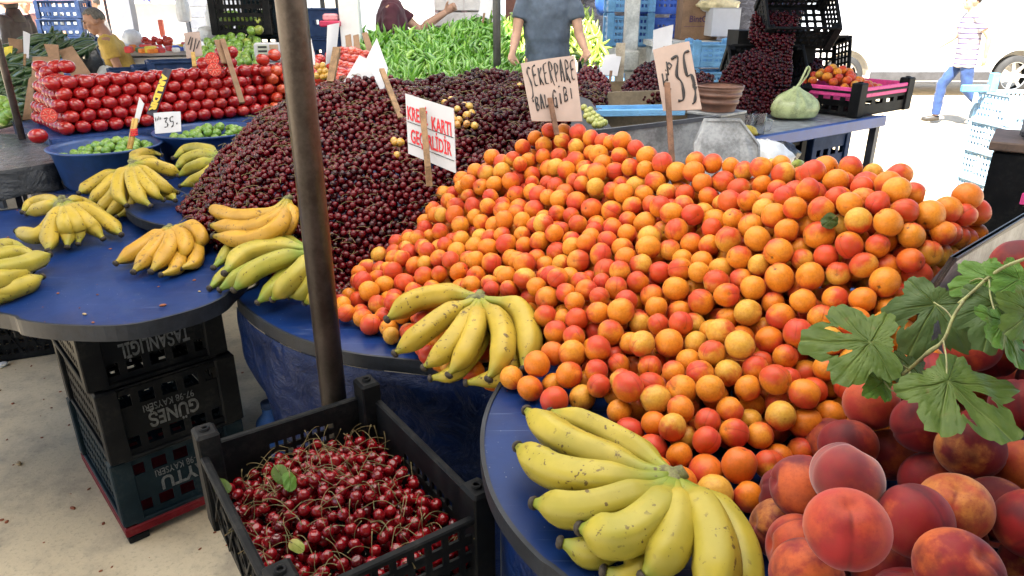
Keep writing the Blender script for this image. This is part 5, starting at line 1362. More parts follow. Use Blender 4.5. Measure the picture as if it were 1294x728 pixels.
for k in range(5):
    for i in range(14 - (k % 2)):
        p = L0 + TD * (.038 + i * PT + (k % 2) * PT / 2) + TBk * (.03 + .020 * k); p.z = ZT + .034 + RH * k
        tomato(p, to_me, 'red tomato, %s from the corner in the %s row of the front wall' % (ORD[i], ROW[k]), 'tomatoes of the long stacked wall')
    for j in range(1, 8):
        p = L0 + TD * (.038 + .016 * k) + TBk * (.03 + j * PT + (k % 2) * PT / 2); p.z = ZT + .034 + RH * k
        tomato(p, to_me, 'glossy tomato, %s back from the corner in the %s row of the side wall' % (ORD[j - 1], ROW[k]), 'tomatoes of the side wall of the stack')
for i in range(14):      # second line behind the top row, seen over its edge
    p = L0 + TD * (.09 + i * PT) + TBk * .20; p.z = ZT + .034 + RH * 3.7
    if i < 13: tomato(p, to_me, 'red tomato lying behind the top row of the wall, %s from the corner' % ORD[i], 'tomatoes behind the top row')
bk = []
for k in range(5):
    for i in range(27):
        for j in (1, 2, 3):
            p = L0 + TD * (.06 + i * PT) + TBk * (.03 + .02 * k + j * .07); bk.append((p.x, p.y, ZT + .026 + RH * k))
stuff('tomato_core', mesh_np('tomato_core', *scatter_np(tomato_tmpl(8, 6), np.array(bk), np.array([np.eye(3)] * len(bk)), np.full((len(bk), 3), .039), np.random.default_rng(1))[:2], M_TOMATO), 'hidden tomatoes inside the stacked wall')
for i, k in ((10, 5), (11, 5), (12, 5), (11.5, 6.0), (12.2, 6)):
    p = L0 + TD * (.05 + i * PT) + TBk * (.14); p.z = ZT + .034 + RH * k
    tomato(p, to_me, 'tomato raised on the top of the wall beside the brown stake', 'tomatoes raised beside the stake')
for px, py in ((70, 84), (51, 84), (61, 92), (84, 84)):
    tomato(W(px, py, t=3.86 if px < 60 else 3.72), to_me, 'larger tomato topping the back corner of the tomato stack', 'tomatoes on the stack corner', r=.042)
for k in range(5):
    for i in range(9):
        p = L0 + TD * (1.165 + i * PT + (k % 2) * PT / 2) + TBk * (.04 + .022 * k + .02 * math.sin(i * 2 + k)); p.z = ZT + .034 + RH * k * .98 + .006 * math.sin(i * 5 + k * 3)
        tomato(p, to_me2, 'lighter tomato, %s from the stake in the %s row of the short stack' % (ORD[i], ROW[k]), 'lighter tomatoes beside the pole', r=.037)
for i in range(9):
    p = L0 + TD * (1.2 + i * PT * 1.02) + TBk * .2; p.z = ZT + .034 + RH * (5.0 + .5 * math.sin(i * 2.1))
    tomato(p, to_me2, 'lighter tomato loosely laid on the short stack, %s from the brown stake' % ORD[i], 'loose lighter tomatoes on top')
tomato(W(48, 172, t=3.22), to_me, 'single red tomato lying on the corner of the grey covered table', None, r=.04)
def half_tomato(px, py, t_, label):
    p = W(px, py, t=t_); root = thing('halved_tomato', label, 'tomato', tuple(p))
    nn = (Vector((0, 0, CAM_H)) - p).normalized(); q = nn.to_track_quat('Z', 'Y').to_matrix().to_4x4(); q.translation = p
    m = MB(); m.lathe([(.001, -.034), (.02, -.028), (.034, -.012), (.037, 0), (.035, .003)], 20); m.v = [q @ v for v in m.v]; m.build('skin_shell', M_TOMATO, root)
    m = MB(); m.lathe([(.0001, .0025), (.0348, .0025)], 20); m.v = [q @ v for v in m.v]; m.build('cut_face', simple('tomato_flesh', (.62, .05, .035), .25, vary=.3, scale=60), root)
    m = MB()
    for k in range(6):
        a = k * math.pi / 3; m.tube([Vector((.006 * math.cos(a), .006 * math.sin(a), .004)), Vector((.03 * math.cos(a), .03 * math.sin(a), .004))], [.0018, .0028], n=5)
        m.tube([Vector((.024 * math.cos(a + .3), .024 * math.sin(a + .3), .004)), Vector((.024 * math.cos(a + .75), .024 * math.sin(a + .75), .004))], .002, n=5)
    m.v = [q @ v for v in m.v]; m.build('core', simple('tomato_core', (.72, .22, .16), .35, vary=.2, scale=60), root)
half_tomato(268, 75, 3.80, 'halved tomato showing its cut face, upper one by the brown stake')
half_tomato(271, 88, 3.74, 'halved tomato showing its cut face, lower one by the brown stake')
half_tomato(62, 146, 3.44, 'cut tomato facing out low at the corner of the tomato stack')
# loose tomato heap beyond the pole
for k, (px, py) in enumerate([(445, 66), (453, 68), (438, 74), (447, 76), (456, 77), (428, 82), (436, 84), (444, 86), (453, 87), (424, 90), (432, 92), (441, 94), (450, 97), (430, 99), (424, 98), (404, 76), (398, 80), (396, 90), (402, 98), (461, 70), (437, 66)]):
    tomato(W(px, py, t=3.95 - .012 * (py - 66)), to_me2, 'small bright tomato in the loose heap beside the green peppers', 'tomatoes heaped beside the peppers', r=.036)
for k, (px, py) in enumerate([(401, 84), (408, 83), (405, 90), (411, 90), (400, 96), (408, 97), (414, 96)]):
    p = W(px, py, t=3.25); ball('yellow_cherry', yme, p, .017, 'pale yellow cherry at the back beside the tall narrow card', 'cherry', 'yellow cherries by the narrow card')
# brown stake between the two stacks, navy sign, price stick, little white price card
t = thing('wooden_stake', 'brown board stake leaning between the two tomato stacks', 'stake', tuple(W(305, 132, t=3.86)))
MB().bar(W(281, 50, t=4.02), W(306, 130, t=3.86), .028, .012).bar(W(274, 51, t=4.02), W(284, 80, t=3.97), .030, .010).build('board', M_CARD, t)
r_, Q, n = sign('lettered_strip', 'narrow navy sign with yellow letters ARILIDIR tilted before the tomato wall', [(207, 86, 3.52), (217, 88, 3.52), (196, 147, 3.44), (185, 144, 3.44)], M_NAVY)
p = (Q[0] + Q[1] + Q[2] + Q[3]) / 4; up_ = (Q[1] - Q[2]).normalized()
text_mb('ARILIDIR', .040, M_INK_Y, r_, frame_mat(p + n * .006 - up_ * .008, -up_, Q[1] - Q[0]), width=(Q[0] - Q[3]).length * .80, bold=.0025)
r_, Q, n = sign('price_sign', 'small white card reading 35 at the rim of the second blue tub', [(194, 143, 3.16), (228, 141, 3.18), (229, 166, 3.16), (196, 169, 3.14)], M_PAPER)
write(r_, Q, n, [('35', .34, .74, .76, .70, .42, .0026), ('*', .80, .72, .90, .70, .2, .0016), ('kilo', .04, .42, .28, .34, .18, .0014)], M_INK, .0024)
t = thing('price_stick', 'white card seen edge-on, tied with red string to a bamboo stick before the tubs', 'sign', tuple(W(165, 188, t=2.92)))
m = MB(); a = [W(176, 123, t=2.92), W(182, 131, t=2.92), W(175, 155, t=2.92), W(169, 154, t=2.92)]; nn = (a[1] - a[0]).cross(a[3] - a[0]).normalized() * .003
m.add(a + [q + nn for q in a], [(0, 1, 2, 3), (7, 6, 5, 4), (0, 4, 5, 1), (1, 5, 6, 2), (2, 6, 7, 3), (3, 7, 4, 0)]).build('card', M_PAPER, t)
MB().tube([W(173, 150, t=2.915), W(165, 188, t=2.9)], .007, n=8).tube([W(169, 150, t=2.915), W(162, 188, t=2.9)], .006, n=8).build('stick', simple('bamboo', (.42, .26, .07), .6, vary=.3, scale=30), t)
m = MB()
for k in range(4): m.tube([W(165, 164 + k * 2.4, t=2.90), W(169, 164 + k * 2.4, t=2.89), W(174, 163 + k * 2.4, t=2.90)], .003, n=6)
m.build('string', M_INK_RED, t)
r_, Q, n = sign('price_sign', 'pinkish card with slanted writing on a short stick above the tomato wall', [(232, 42, 4.2), (252, 40, 4.2), (256, 70, 4.16), (236, 74, 4.16)], M_PINK, [(245, 68, 4.15), (247, 86, 4.1)], simple('bamboo', (.42, .26, .07)), stick_w=.022)
m = MB()
for u, v0, v1 in ((.2, .5, .2), (.3, .7, .25), (.5, .8, .3), (.7, .7, .4)): m.tube([Q[0].lerp(Q[1], u).lerp(Q[3].lerp(Q[2], u), v0) + n * .006, Q[0].lerp(Q[1], u + .25).lerp(Q[3].lerp(Q[2], u + .25), v1) + n * .006], .003, n=5)
m.build('handwriting', M_INK, r_)

# ------------------------------------------------------------------ tubs of green plums
root = thing('low_table', 'dark low table under the two blue tubs of green plums', 'table', (-1.65, 3.3, 0))
MB().prism([(-2.1, 3.02), (-1.55, 2.86), (-.95, 3.42), (-1.35, 3.86)], .80, .84).build('tabletop', M_TARP, root)
for x, y in ((-1.95, 3.05), (-1.55, 2.95), (-1.05, 3.42), (-1.35, 3.75)): MB().box((x, y, .398), (.05, .05, .796)).build('leg', M_STEEL_F, root)
def tub(label, c, r, zr, zb, seed, n, rows):
    root = thing('plastic_tub', label, 'tub', (c.x, c.y, zb))
    MB().lathe([(r * .80, 0), (r * .86, .02), (r * .97, zr - zb - .01), (r * 1.03, zr - zb - .004), (r * 1.05, zr - zb + .004), (r * 1.0, zr - zb + .006), (r * .95, zr - zb - .01), (r * .82, .02), (.001, .014)], 44, (c.x, c.y, zb)).build('tub_body', M_TUB, root)
    rg = np.random.default_rng(seed); rr = .0225
    circ = [(c.x + r * .80 * math.cos(a), c.y + r * .80 * math.sin(a)) for a in np.linspace(0, 6.28, 24, False)]
    S = lambda x, y: zr - .045 + .055 * np.exp(-((x - c.x - .03) ** 2 + (y - c.y - .04) ** 2) / (r * .62) ** 2)
    P_ = darts(circ, S, rr * 1.8, rg, 8000, jit=.004)
    V, T = sphere_np(12, 8); me = mesh_np('green_plum', V * np.array([1, .97, .92]), T, M_PLUM, V, np.zeros(len(V)))
    for p in P_: ball('green_plum', me, p, rr * trng.uniform(.9, 1.1), 'green sour plum in the ' + rows, 'plum', 'green plums in the ' + rows)
    MB().lathe([(.001, zr - .06 - zb + .02), (r * .6, zr - .07 - zb), (r * .88, zr - .10 - zb)], 24, (c.x, c.y, zb)).build('false_bottom', M_TUB, root)
c1_ = W(134, 184, t=3.16); tub('wide blue plastic tub of green plums in front of the tomato corner', Vector((c1_.x, c1_.y, 0)), .225, c1_.z, .84, 3, 24, 'first tub below the tomato corner')
c2_ = W(262, 165, t=3.42); tub('wide blue plastic tub of green plums behind the small 35 card', Vector((c2_.x, c2_.y, 0)), .235, c2_.z, .84, 4, 24, 'second tub behind the 35 card')

# grey covered table at the left edge, crates beneath, thin pole
root = thing('covered_table', 'table under crumpled grey-black plastic cover at the left edge', 'table', (-2.5, 3.3, 0))
ct_ = [(-1.99, 3.07), (-2.03, 3.22), (-2.52, 3.78), (-3.3, 3.6), (-3.4, 2.9), (-2.4, 2.75)]
pc = ccw(closed([Vector((x, y, 0)) for x, y in ct_], 5)); MB().prism([(p.x, p.y) for p in pc], .915, .955).build('tabletop', M_COVER, root)
skirt(root, pc + [pc[0]], .958, (.84, .84), out=.006, mat=M_COVER, amp=.018, seed=3, name='cover_edge', nz=6, flare=.02)
for x, y in ((-2.15, 3.15), (-2.6, 3.6), (-3.2, 3.4), (-3.2, 2.95)): MB().box((x, y, .456), (.05, .05, .912)).build('leg', M_STEEL_F, root)
kx = W(36, 262, t=3.02)
rk = crate('plastic_crate', 'black crate printed KENT standing on end under the grey covered table', (.36, .50, .26), (kx.x - .02, kx.y + .14, .30), .35, M_BLACK, front='print', side='net', group='crates under the grey covered table')
rk.rotation_euler = (R(90), 0, R(28)); rk.location = (kx.x - .06, kx.y + .16, .50)
text_mb('KENT', .10, M_PRINT, rk, frame_mat((0.02, 0.0, -0.002), (0, -1, 0), (-1, 0, 0)), width=.26, bold=.003)
crate('plastic_crate', 'black crate with net sides on the floor under the grey covered table', (.40, .50, .24), (-2.45, 3.28, 0), .4, M_BLACK, front='net', side='net', group='crates under the grey covered table')
crate('plastic_crate', 'second black crate below the KENT crate', (.40, .50, .24), (-2.3, 3.25, .245), .45, M_BLACK, front='net', side='net', group='crates under the grey covered table')
pl = W(14, 120, t=3.55)
t = thing('thin_pole', 'thin dark pole rising behind the grey covered table at the left edge', 'pole', (pl.x, pl.y, 0)); MB().tube([(pl.x, pl.y, 0), (pl.x, pl.y, 2.96)], .017, n=12).build('shaft', M_POLE, t)
# ------------------------------------------------------------------ cucumbers and cardboard at the left
def tubelike(name, L, r0, seed, mat, curve=.12, n=7, seg=7, stem=True):
    r = random.Random(seed); pts = []; c = r.uniform(-curve, curve) * L; d = r.uniform(-curve, curve) * L
    for i in range(seg + 1): s = i / seg; pts.append(Vector((c * math.sin(s * 3.0), d * s * s, L * s)))
    return pts
def pepper_np(seed, L=1.0, r=.12):
    rr = random.Random(seed); n, seg = 6, 7; V, T = [], []
    c, d = rr.uniform(-.34, .34), rr.uniform(-.2, .2)
    for i in range(seg + 1):
        s = i / seg; ra = r * (1.0 if s < .35 else 1 - ((s - .35) / .65) ** 1.5 * .93) * (.55 + .45 * min(1, s / .08)); x = c * math.sin(s * 2.6) + .10 * s * s; y = d * s * s
        for k in range(n): a = 2 * math.pi * k / n; V.append((x + ra * math.cos(a) * (1 + .12 * math.sin(k * 3 + seed)), y + ra * math.sin(a), L * (s - .5)))
    for i in range(seg):
        for k in range(n): a, b_, e, f = i * n + k, i * n + (k + 1) % n, (i + 1) * n + (k + 1) % n, (i + 1) * n + k; T += [(a, b_, e), (a, e, f)]
    o = len(V)                           # stalk
    for s, ra in ((-.5, .03), (-.60, .022), (-.66, .03)):
        for k in range(4): a = math.pi / 2 * k; V.append((ra * math.cos(a) + (c * .0) - (.02 if s < -.55 else 0), ra * math.sin(a), L * s))
    for i in range(2):
        for k in range(4): a, b_, e, f = o + i * 4 + k, o + i * 4 + (k + 1) % 4, o + (i + 1) * 4 + (k + 1) % 4, o + (i + 1) * 4 + k; T += [(a, e, b_), (a, f, e)]
    V = np.array(V); V[:, :] = V; return V, np.array(T)
def heap_sticks(name, label, group, poly, S, tm, mat, L, dmin, seed, nind, dirfn, cat, stufflabel, layers=2, lift=.0):
    rg = np.random.default_rng(seed); P_ = darts(poly, S, dmin, rg, 60000, jit=L * .06)
    mes = [mesh_np(name, V, T, mat, V, np.zeros(len(V))) for V, T in tm]
    ts = np.array([dist_t(p) for p in P_]); order = np.argsort(ts)[:nind]; on_ = set(order.tolist()); g = random.Random(seed)
    for i in order:
        o = bpy.data.objects.new(name, mes[i % len(mes)]); COL.objects.link(o); o.location = P_[i]; s = L * g.uniform(.8, 1.15); o.scale = (s, s, s)
        o.rotation_euler = (Vector(dirfn(g)).normalized().to_track_quat('Z', 'Y') @ Quaternion((0, 0, 1), g.uniform(0, 6.28))).to_euler(); tag(o, label, cat, group)
    rest = [P_[i] for i in range(len(P_)) if i not in on_]
    if layers > 1: rest += darts(poly, lambda x, y: S(x, y) - L * .20, dmin * 1.1, rg, 40000, jit=L * .05).tolist()
    if not len(rest): return
    rest = np.array(rest); VV, TT, LL, RR, o0 = [], [], [], [], 0
    for k in range(len(tm)):
        ids = list(range(k, len(rest), len(tm)))
        if not ids: continue
        Ms = np.array([np.array((Vector(dirfn(g)).normalized().to_track_quat('Z', 'Y') @ Quaternion((0, 0, 1), g.uniform(0, 6.28))).to_matrix()) for _ in ids])
        v, t_, l, r2 = scatter_np(tm[k], rest[ids], Ms, np.full((len(ids), 3), L) * rg.uniform(.8, 1.15, (len(ids), 1)), rg)
        VV.append(v); TT.append(t_ + o0); LL.append(l); RR.append(r2); o0 += len(v)
    stuff(name + '_heap', mesh_np(name + '_heap', np.vstack(VV), np.vstack(TT), mat, np.vstack(LL), np.concatenate(RR)), stufflabel)
def pl3(lst): return [tuple(W(a, b_, t=t_)) for a, b_, t_ in lst]
# cucumbers
cu_poly = pl3([(-30, 150, 4.0), (10, 155, 4.0), (34, 120, 4.3), (52, 78, 4.9), (85, 55, 5.6), (108, 50, 5.8), (112, 75, 5.2), (60, 40, 6.1), (10, 60, 5.6), (-40, 90, 4.9)])
cuS = tps(pl3([(0, 150, 4.0), (25, 110, 4.4), (45, 75, 4.9), (80, 52, 5.6), (105, 55, 5.6), (0, 90, 4.8), (40, 50, 5.8), (-30, 110, 4.5)]), 1e-2)
def cuke_np(seed):
    rr = random.Random(seed); V, T = [], []; n, seg = 7, 6; c = rr.uniform(-.12, .12)
    for i in range(seg + 1):
        s = i / seg; ra = .105 * (math.sin(math.pi * min(max(s, .04), .96)) ** .35)
        for k in range(n): a = 2 * math.pi * k / n; V.append((c * math.sin(s * 3.1) + ra * math.cos(a), ra * math.sin(a), s - .5))
    for i in range(seg):
        for k in range(n): a, b_, e, f = i * n + k, i * n + (k + 1) % n, (i + 1) * n + (k + 1) % n, (i + 1) * n + k; T += [(a, b_, e), (a, e, f)]
    for base in (0, seg * n):
        for k in range(1, n - 1): T.append((base, base + k + 1, base + k) if base == 0 else (base, base + k, base + k + 1))
    return np.array(V), np.array(T)
heap_sticks('cucumber', 'dark green cucumber in the heap behind the tomato corner', 'cucumbers heaped behind the tomatoes', cu_poly, cuS, [cuke_np(s) for s in range(4)], M_CUKE, .19, .075, 4, 150, lambda g: (g.gauss(1, .5), g.gauss(.55, .5), g.gauss(.3, .25)), 'cucumber', 'rest of the cucumber heap')
root = thing('stall_table', 'dark table under the cucumbers behind the tomato corner', 'table', (-3.4, 5.0, 0))
MB().prism([(-4.1, 4.0), (-2.75, 4.0), (-2.9, 6.0), (-4.6, 6.0)], .85, .9).build('tabletop', M_TARP, root)
for x, y in ((-3.9, 4.15), (-2.95, 4.15), (-3.1, 5.8), (-4.3, 5.8)): MB().box((x, y, .423), (.06, .06, .846)).build('leg', M_STEEL_F, root)
# round green fruit beneath at the far left
V, T = sphere_np(12, 8); me_l = mesh_np('green_lemon', V * np.array([1, 1, 1.12]), T, M_LIME, V, np.zeros(len(V)))
for k, (px, py) in enumerate([(4, 128), (12, 134), (2, 140), (8, 146), (14, 143), (3, 152)]): ball('green_lemon', me_l, W(px, py, t=3.9), .032, 'round green fruit in shade behind the thin pole', 'lemon', 'green fruit behind the thin pole')
def flap(label, pts, mat=M_CARD, th=.006, name='cardboard_flap', cat='cardboard'):
    Q = [W(*p[:2], t=p[2]) for p in pts]; nn = (Q[1] - Q[0]).cross(Q[2] - Q[0]).normalized() * th; k = len(Q); base = min(Q, key=lambda p: p.z)
    root = thing(name, label, cat, tuple(base)); m = MB()
    m.add(Q + [q + nn for q in Q], [tuple(range(k)), tuple(range(2 * k - 1, k - 1, -1))] + [(i, k + i, k + (i + 1) % k, (i + 1) % k) for i in range(k)]).build('sheet', mat, root); return root
flap('torn brown cardboard piece standing at the back corner of the tomato stack', [(42, 72, 4.05), (62, 72, 4.05), (56, 56, 4.05), (74, 57, 4.05), (76, 74, 4.05), (82, 98, 3.95), (40, 110, 3.95)])
flap('long brown cardboard flap leaning behind the top of the tomato wall', [(74, 64, 4.1), (91, 58, 4.1), (118, 98, 3.95), (94, 104, 3.95)])
flap('low brown cardboard wall beside the tomato side wall', [(36, 100, 4.1), (44, 92, 4.1), (40, 150, 3.98), (28, 152, 3.98)])
flap('brown cardboard box side behind the cucumbers', [(10, 48, 5.2), (28, 50, 5.2), (30, 74, 5.2), (14, 76, 5.2)])
sign('price_sign', 'tall white card standing in the cucumber heap', [(29, 39, 4.75), (38, 43, 4.75), (36, 74, 4.7), (30, 72, 4.7)], M_PAPER, [(33, 70, 4.69), (32, 84, 4.65)], M_WOOD)
sign('price_sign', 'yellow card low behind the cucumbers at the left edge', [(5, 60, 5.1), (16, 58, 5.1), (14, 76, 5.1), (6, 78, 5.1)], simple('yellow_card', (.62, .50, .05), .7))
# black bags by the man
def blob(name, label, cat, c, size, mat, seed, knot=None, hand_=None):
    """crumpled bag"""
    V, T = sphere_np(64, 20) if knot else sphere_np(24, 16); r = random.Random(seed); out = []
    for x, y, z in V:
        a = math.atan2(y, x)
        if knot:
            h = (z + 1) / 2; pr = float(np.interp(h, (0, .01, .06, .32, .55, .75, .92, 1), (0, .70, .90, 1, .90, .60, .20, .10)))
            k = pr * (1 + .05 * math.sin(a * 3 + seed) + .09 * h * math.sin(a * 11 + seed) + .05 * h * math.sin(a * 17)); out.append((c[0] + math.cos(a) * k * size[0], c[1] + math.sin(a) * k * size[1], c[2] + (-.82 + 1.82 * h + .05 * math.sin(a * 7) * h * (1 - h)) * size[2])); continue
        k = 1 + .10 * math.sin(a * 5 + seed) * (1 - abs(z)) + .07 * math.sin(a * 9 + z * 5 + seed) + .05 * math.sin(z * 11 + a * 3)
        out.append((c[0] + x * k * size[0], c[1] + y * k * size[1], c[2] + (z * k if z > 0 else max(z, -.82)) * size[2]))
    root = thing(name, label, cat, (c[0], c[1], c[2] - size[2] * .82)); m = MB(); m.add(out, [tuple(int(i) for i in t_) for t_ in T], True).build('bag_body', mat, root)
    if knot:
        m = MB(); top_ = Vector((c[0], c[1], c[2] + size[2] * .92))
        m.tube(cr([top_ - Vector((0, 0, size[2] * .8)), top_, top_ + Vector((.015, 0, .03)), top_ + Vector((.045, .01, .105)), top_ + Vector((.06, .01, .10)), top_ + Vector((.05, .01, .06)), top_ + Vector((.01, 0, .01))], 20), [.022, .018, .012, .010] + [.009] * 17, n=8, flat=.6); m.build('knotted_handles', mat, root)
    return root
p = W(115, 82, t=5.6); blob('plastic_bag', 'black plastic bag behind the cardboard flap, below the yellow-shirted man', 'bag', p, (.10, .08, .17), M_BAG_BK, 2)
p = W(136, 96, t=5.5); blob('plastic_bag', 'white printed bag at the waist of the yellow-shirted man', 'bag', p, (.075, .05, .075), M_BAG_W, 5)
# stack of navy crates behind the man
b0 = W(90, 58, t=8.6)
for k in range(9):
    crate('navy_crate', 'navy crate %s in the tall stack behind the yellow-shirted man' % ('lowest', 'second from the floor', 'third from the floor', 'fourth from the floor', 'middle', 'fourth from the top', 'third from the top', 'second from the top', 'topmost')[k], (.50, .34, .2), (b0.x + .012 * math.sin(k * 3), b0.y, .205 * k), .12, M_CR_NAVY, front='print', side='print', group='navy crates stacked behind the man', diag=False)
# goods table under the bright light
root = thing('goods_table', 'white-covered table of packets and orange goods in the bright light', 'table', tuple(W(195, 80, t=6.6))); g0 = W(205, 62, t=7.0)
MB().box((g0.x, g0.y, g0.z - .02), (1.15, .7, .04), rotz=.3).build('tabletop', M_PAPER, root)
MB().box((g0.x, g0.y, g0.z / 2 - .03), (1.05, .62, g0.z - .06), rotz=.3).build('cloth_front', M_BAG_W, root)
cols = {'orange': (.75, .22, .03), 'red': (.6, .05, .05), 'white': (.75, .75, .75), 'blue': (.05, .12, .5), 'yellow': (.7, .55, .05), 'green': (.08, .2, .1)}
gr = random.Random(4)
for k in range(30):
    cn = gr.choice(list(cols)); px, py = gr.uniform(163, 240), gr.uniform(54, 84); p = W(px, py, t=7.0 - (py - 54) * .02)
    s = (gr.uniform(.05, .12), gr.uniform(.04, .08), gr.uniform(.03, .07))
    p.z = g0.z + s[2] / 2 + .001
    o = MB().box((0, 0, 0), s, bev=.008).build('goods_packet', simple('packet_' + cn, cols[cn], .5)); o.location = p; o.rotation_euler = (0, 0, gr.uniform(0, 3))
    tag(o, 'small %s packet on the brightly lit white goods table' % cn, 'packet', '%s packets on the goods table' % cn)
for k in range(14):
    p = W(gr.uniform(182, 214), gr.uniform(46, 56), t=6.9); p.z = g0.z + .05 + gr.uniform(0, .05)
    ball('orange_pepper', me_l, p, .035, 'orange vegetable heaped on the brightly lit goods table', 'vegetable', 'orange vegetables on the goods table').data = to_me2
p = W(168, 50, t=7.0); blob('plastic_bag', 'pale translucent bag at the near end of the goods table', 'bag', p, (.10, .08, .09), M_BAG_W, 9)
p = W(231, 10, t=6.9); blob('plastic_bag', 'white carrier bag hanging before the grey shutter', 'bag', p, (.07, .06, .16), M_BAG_W, 11, knot=True)
p = W(275, 28, t=5.6); blob('plastic_bag', 'big pale net bag standing beside the lime crate', 'bag', p, (.09, .08, .16), M_BAG_W, 13)
p = W(262, 44, t=5.5); blob('plastic_bag', 'grey crumpled bag between the pink card and the limes', 'bag', p, (.08, .06, .06), M_BAG_W, 15)
# low crates with dark goods in front of the goods table
for k, (px, py, t_, lab) in enumerate([(175, 90, 5.4, 'dark crate behind the middle of the tomato wall'), (206, 86, 5.3, 'dark crate behind the navy lettered sign'), (225, 80, 5.2, 'dark tilted crate behind the pink card')]):
    p = W(px, py, t=t_); crate('plastic_crate', lab, (.42, .3, .16), (p.x, p.y, p.z - .14), .5, M_CR_NAVY, front='windows', side='windows', diag=False, group='dark crates behind the tomato wall')
root = thing('stall_table', 'dark table behind the tomato wall holding crates', 'table', tuple(W(200, 100, t=5.3))); p = W(205, 92, t=5.3)
MB().box((p.x, p.y + .05, p.z - .17), (1.1, .55, .04), rotz=.5).build('tabletop', M_COVER, root); MB().box((p.x, p.y + .05, (p.z - .2) / 2), (.9, .35, p.z - .2), rotz=.5).build('trestle', M_COVER, root)

# ------------------------------------------------------------------ limes in black crates, scale
lp0 = W(293, 60, t=5.0)
lime_poly = pl3([(248, 78, 4.75), (330, 82, 4.65), (326, 50, 5.2), (290, 44, 5.3), (262, 52, 5.2)]); limeS = tps(pl3([(250, 76, 4.75), (290, 80, 4.7), (328, 80, 4.65), (325, 52, 5.15), (290, 46, 5.25), (262, 56, 5.15)]), 5e-3)
rg = np.random.default_rng(6)
for p in darts(lime_poly, limeS, .056, rg, 12000, jit=.006): ball('green_lemon', me_l, p, .030 * trng.uniform(.9, 1.1), 'green lemon in the heap below the black lime crate', 'lemon', 'green lemons heaped below the crate')
root = thing('stall_table', 'dark table behind the tomatoes under the lemons', 'table', (lp0.x, lp0.y, 0)); MB().box((lp0.x + .05, lp0.y + .1, 1.02), (.95, .8, .04), rotz=.35).build('tabletop', M_COVER, root); MB().box((lp0.x + .05, lp0.y + .1, .497), (.8, .65, .995), rotz=.35).build('trestle', M_COVER, root)
p = W(308, 44, t=5.35)
cl = crate('lime_crate', 'black wire-sided crate standing up with green lemons inside', (.42, .30, .27), (p.x, p.y + .05, p.z), .15, M_BLACK, front='net', side='net', diag=False)
for k in range(26): ball('green_lemon', me_l, Vector((p.x + trng.uniform(-.16, .16), p.y + .05 + trng.uniform(-.1, .1), p.z + .05 + trng.uniform(0, .10))), .03, 'green lemon inside the upright black crate', 'lemon', 'green lemons inside the black crate')
for px, py in ((318, 39), (327, 38)): ball('green_lemon', me_l, W(px, py, t=5.15), .033, 'yellowing green lemon on the lower rim of the black crate', 'lemon', 'yellowing lemons on the crate rim')
for k in range(4):
    p = W(343, 30, t=5.6); crate('plastic_crate', 'dark crate %s in the column just behind the steel pole' % ('lowest', 'second', 'third', 'topmost')[k], (.34, .34, .24), (p.x, p.y, p.z - .32 + .25 * k), .1, M_CR_TEAL, front='print', side='print', diag=False, group='dark crates behind the steel pole')
p = W(339, 66, t=4.75); root = thing('shop_scale', 'white shop scale with a keypad and display beside the steel pole', 'scale', (p.x, p.y, p.z - .09))
Mq = Matrix.Translation(p) @ Matrix.Rotation(.25, 4, 'Z') @ Matrix.Rotation(-.25, 4, 'X')
def lb(m, c, s, bev=0.0): m.box((0, 0, 0), s, bev=bev); n_ = 32 if bev else 8; m.v[-n_:] = [Mq @ (v + Vector(c)) for v in m.v[-n_:]]; return m
lb(MB(), (0, 0, 0), (.175, .05, .12), .012).build('housing', M_PAPER, root); lb(MB(), (-.033, -.027, .0), (.066, .008, .085)).build('keypad', simple('scale_keypad', (.42, .45, .36), .5), root); lb(MB(), (.04, -.027, .0), (.056, .008, .085)).build('display', simple('scale_display', (.16, .17, .12), .3, col2=(.34, .20, .10), scale=20), root)
m = MB()
for k in range(3): lb(m, (-.033, -.032, -.027 + .027 * k), (.056, .004, .012))
m.build('keys', M_EDGE, root); MB().box((p.x, p.y + .05, p.z - .09), (.2, .16, .03), rotz=.25, bev=.006).build('scale_base', M_PAPER, root)
# dark crates right of the pole, with pink packets
for k in range(3):
    p = W(412, 58, t=5.2); crate('plastic_crate', 'slate crate %s beyond the pole, behind the narrow card' % ('lowest', 'middle', 'topmost')[k], (.36, .3, .2), (p.x, p.y + .1, p.z - .15 + .205 * k - (.205 if k == 2 else 0) * 0), -.1, M_CR_NAVY, front='windows', side='windows', diag=False, group='slate crates beyond the pole')
    if k == 1: break
p = W(418, 30, t=5.0); o = MB().box((0, 0, 0), (.14, .1, .04), bev=.008).build('goods_packet', simple('raspberry_packet', (.45, .02, .08), .5)); o.location = p; tag(o, 'raspberry red punnet on the slate crates beyond the pole', 'packet')
p = W(418, 22, t=5.0); o = MB().box((0, 0, 0), (.10, .08, .05), bev=.012).build('goods_packet', simple('pink_packet', (.6, .25, .28), .5)); o.location = p; tag(o, 'pale pink parcel on the raspberry red punnet', 'packet')
for k, (a, b_) in enumerate([((436, 45), (440, 68)), ((446, 45), (450, 68)), ((457, 42), (466, 64))]):
    flap('%s brown cardboard wedge stuck above the loose tomatoes' % ('first, straight', 'second, narrow', 'third, slanted')[k], [(a[0], a[1], 4.2), (a[0] + 7, a[1] - 2, 4.2), (b_[0] + 6, b_[1], 4.1), (b_[0] - 2, b_[1] + 2, 4.1)])
p = W(441, 0, t=5.0); t = thing('white_post', 'broad bright white post between the pole and the maroon shirt', 'post', (p.x, p.y, 0)); MB().box((p.x, p.y, 1.48), (.14, .10, 2.96), bev=.01).build('shaft', simple('white_paint', (.8, .8, .8), .5, vary=.05), t)
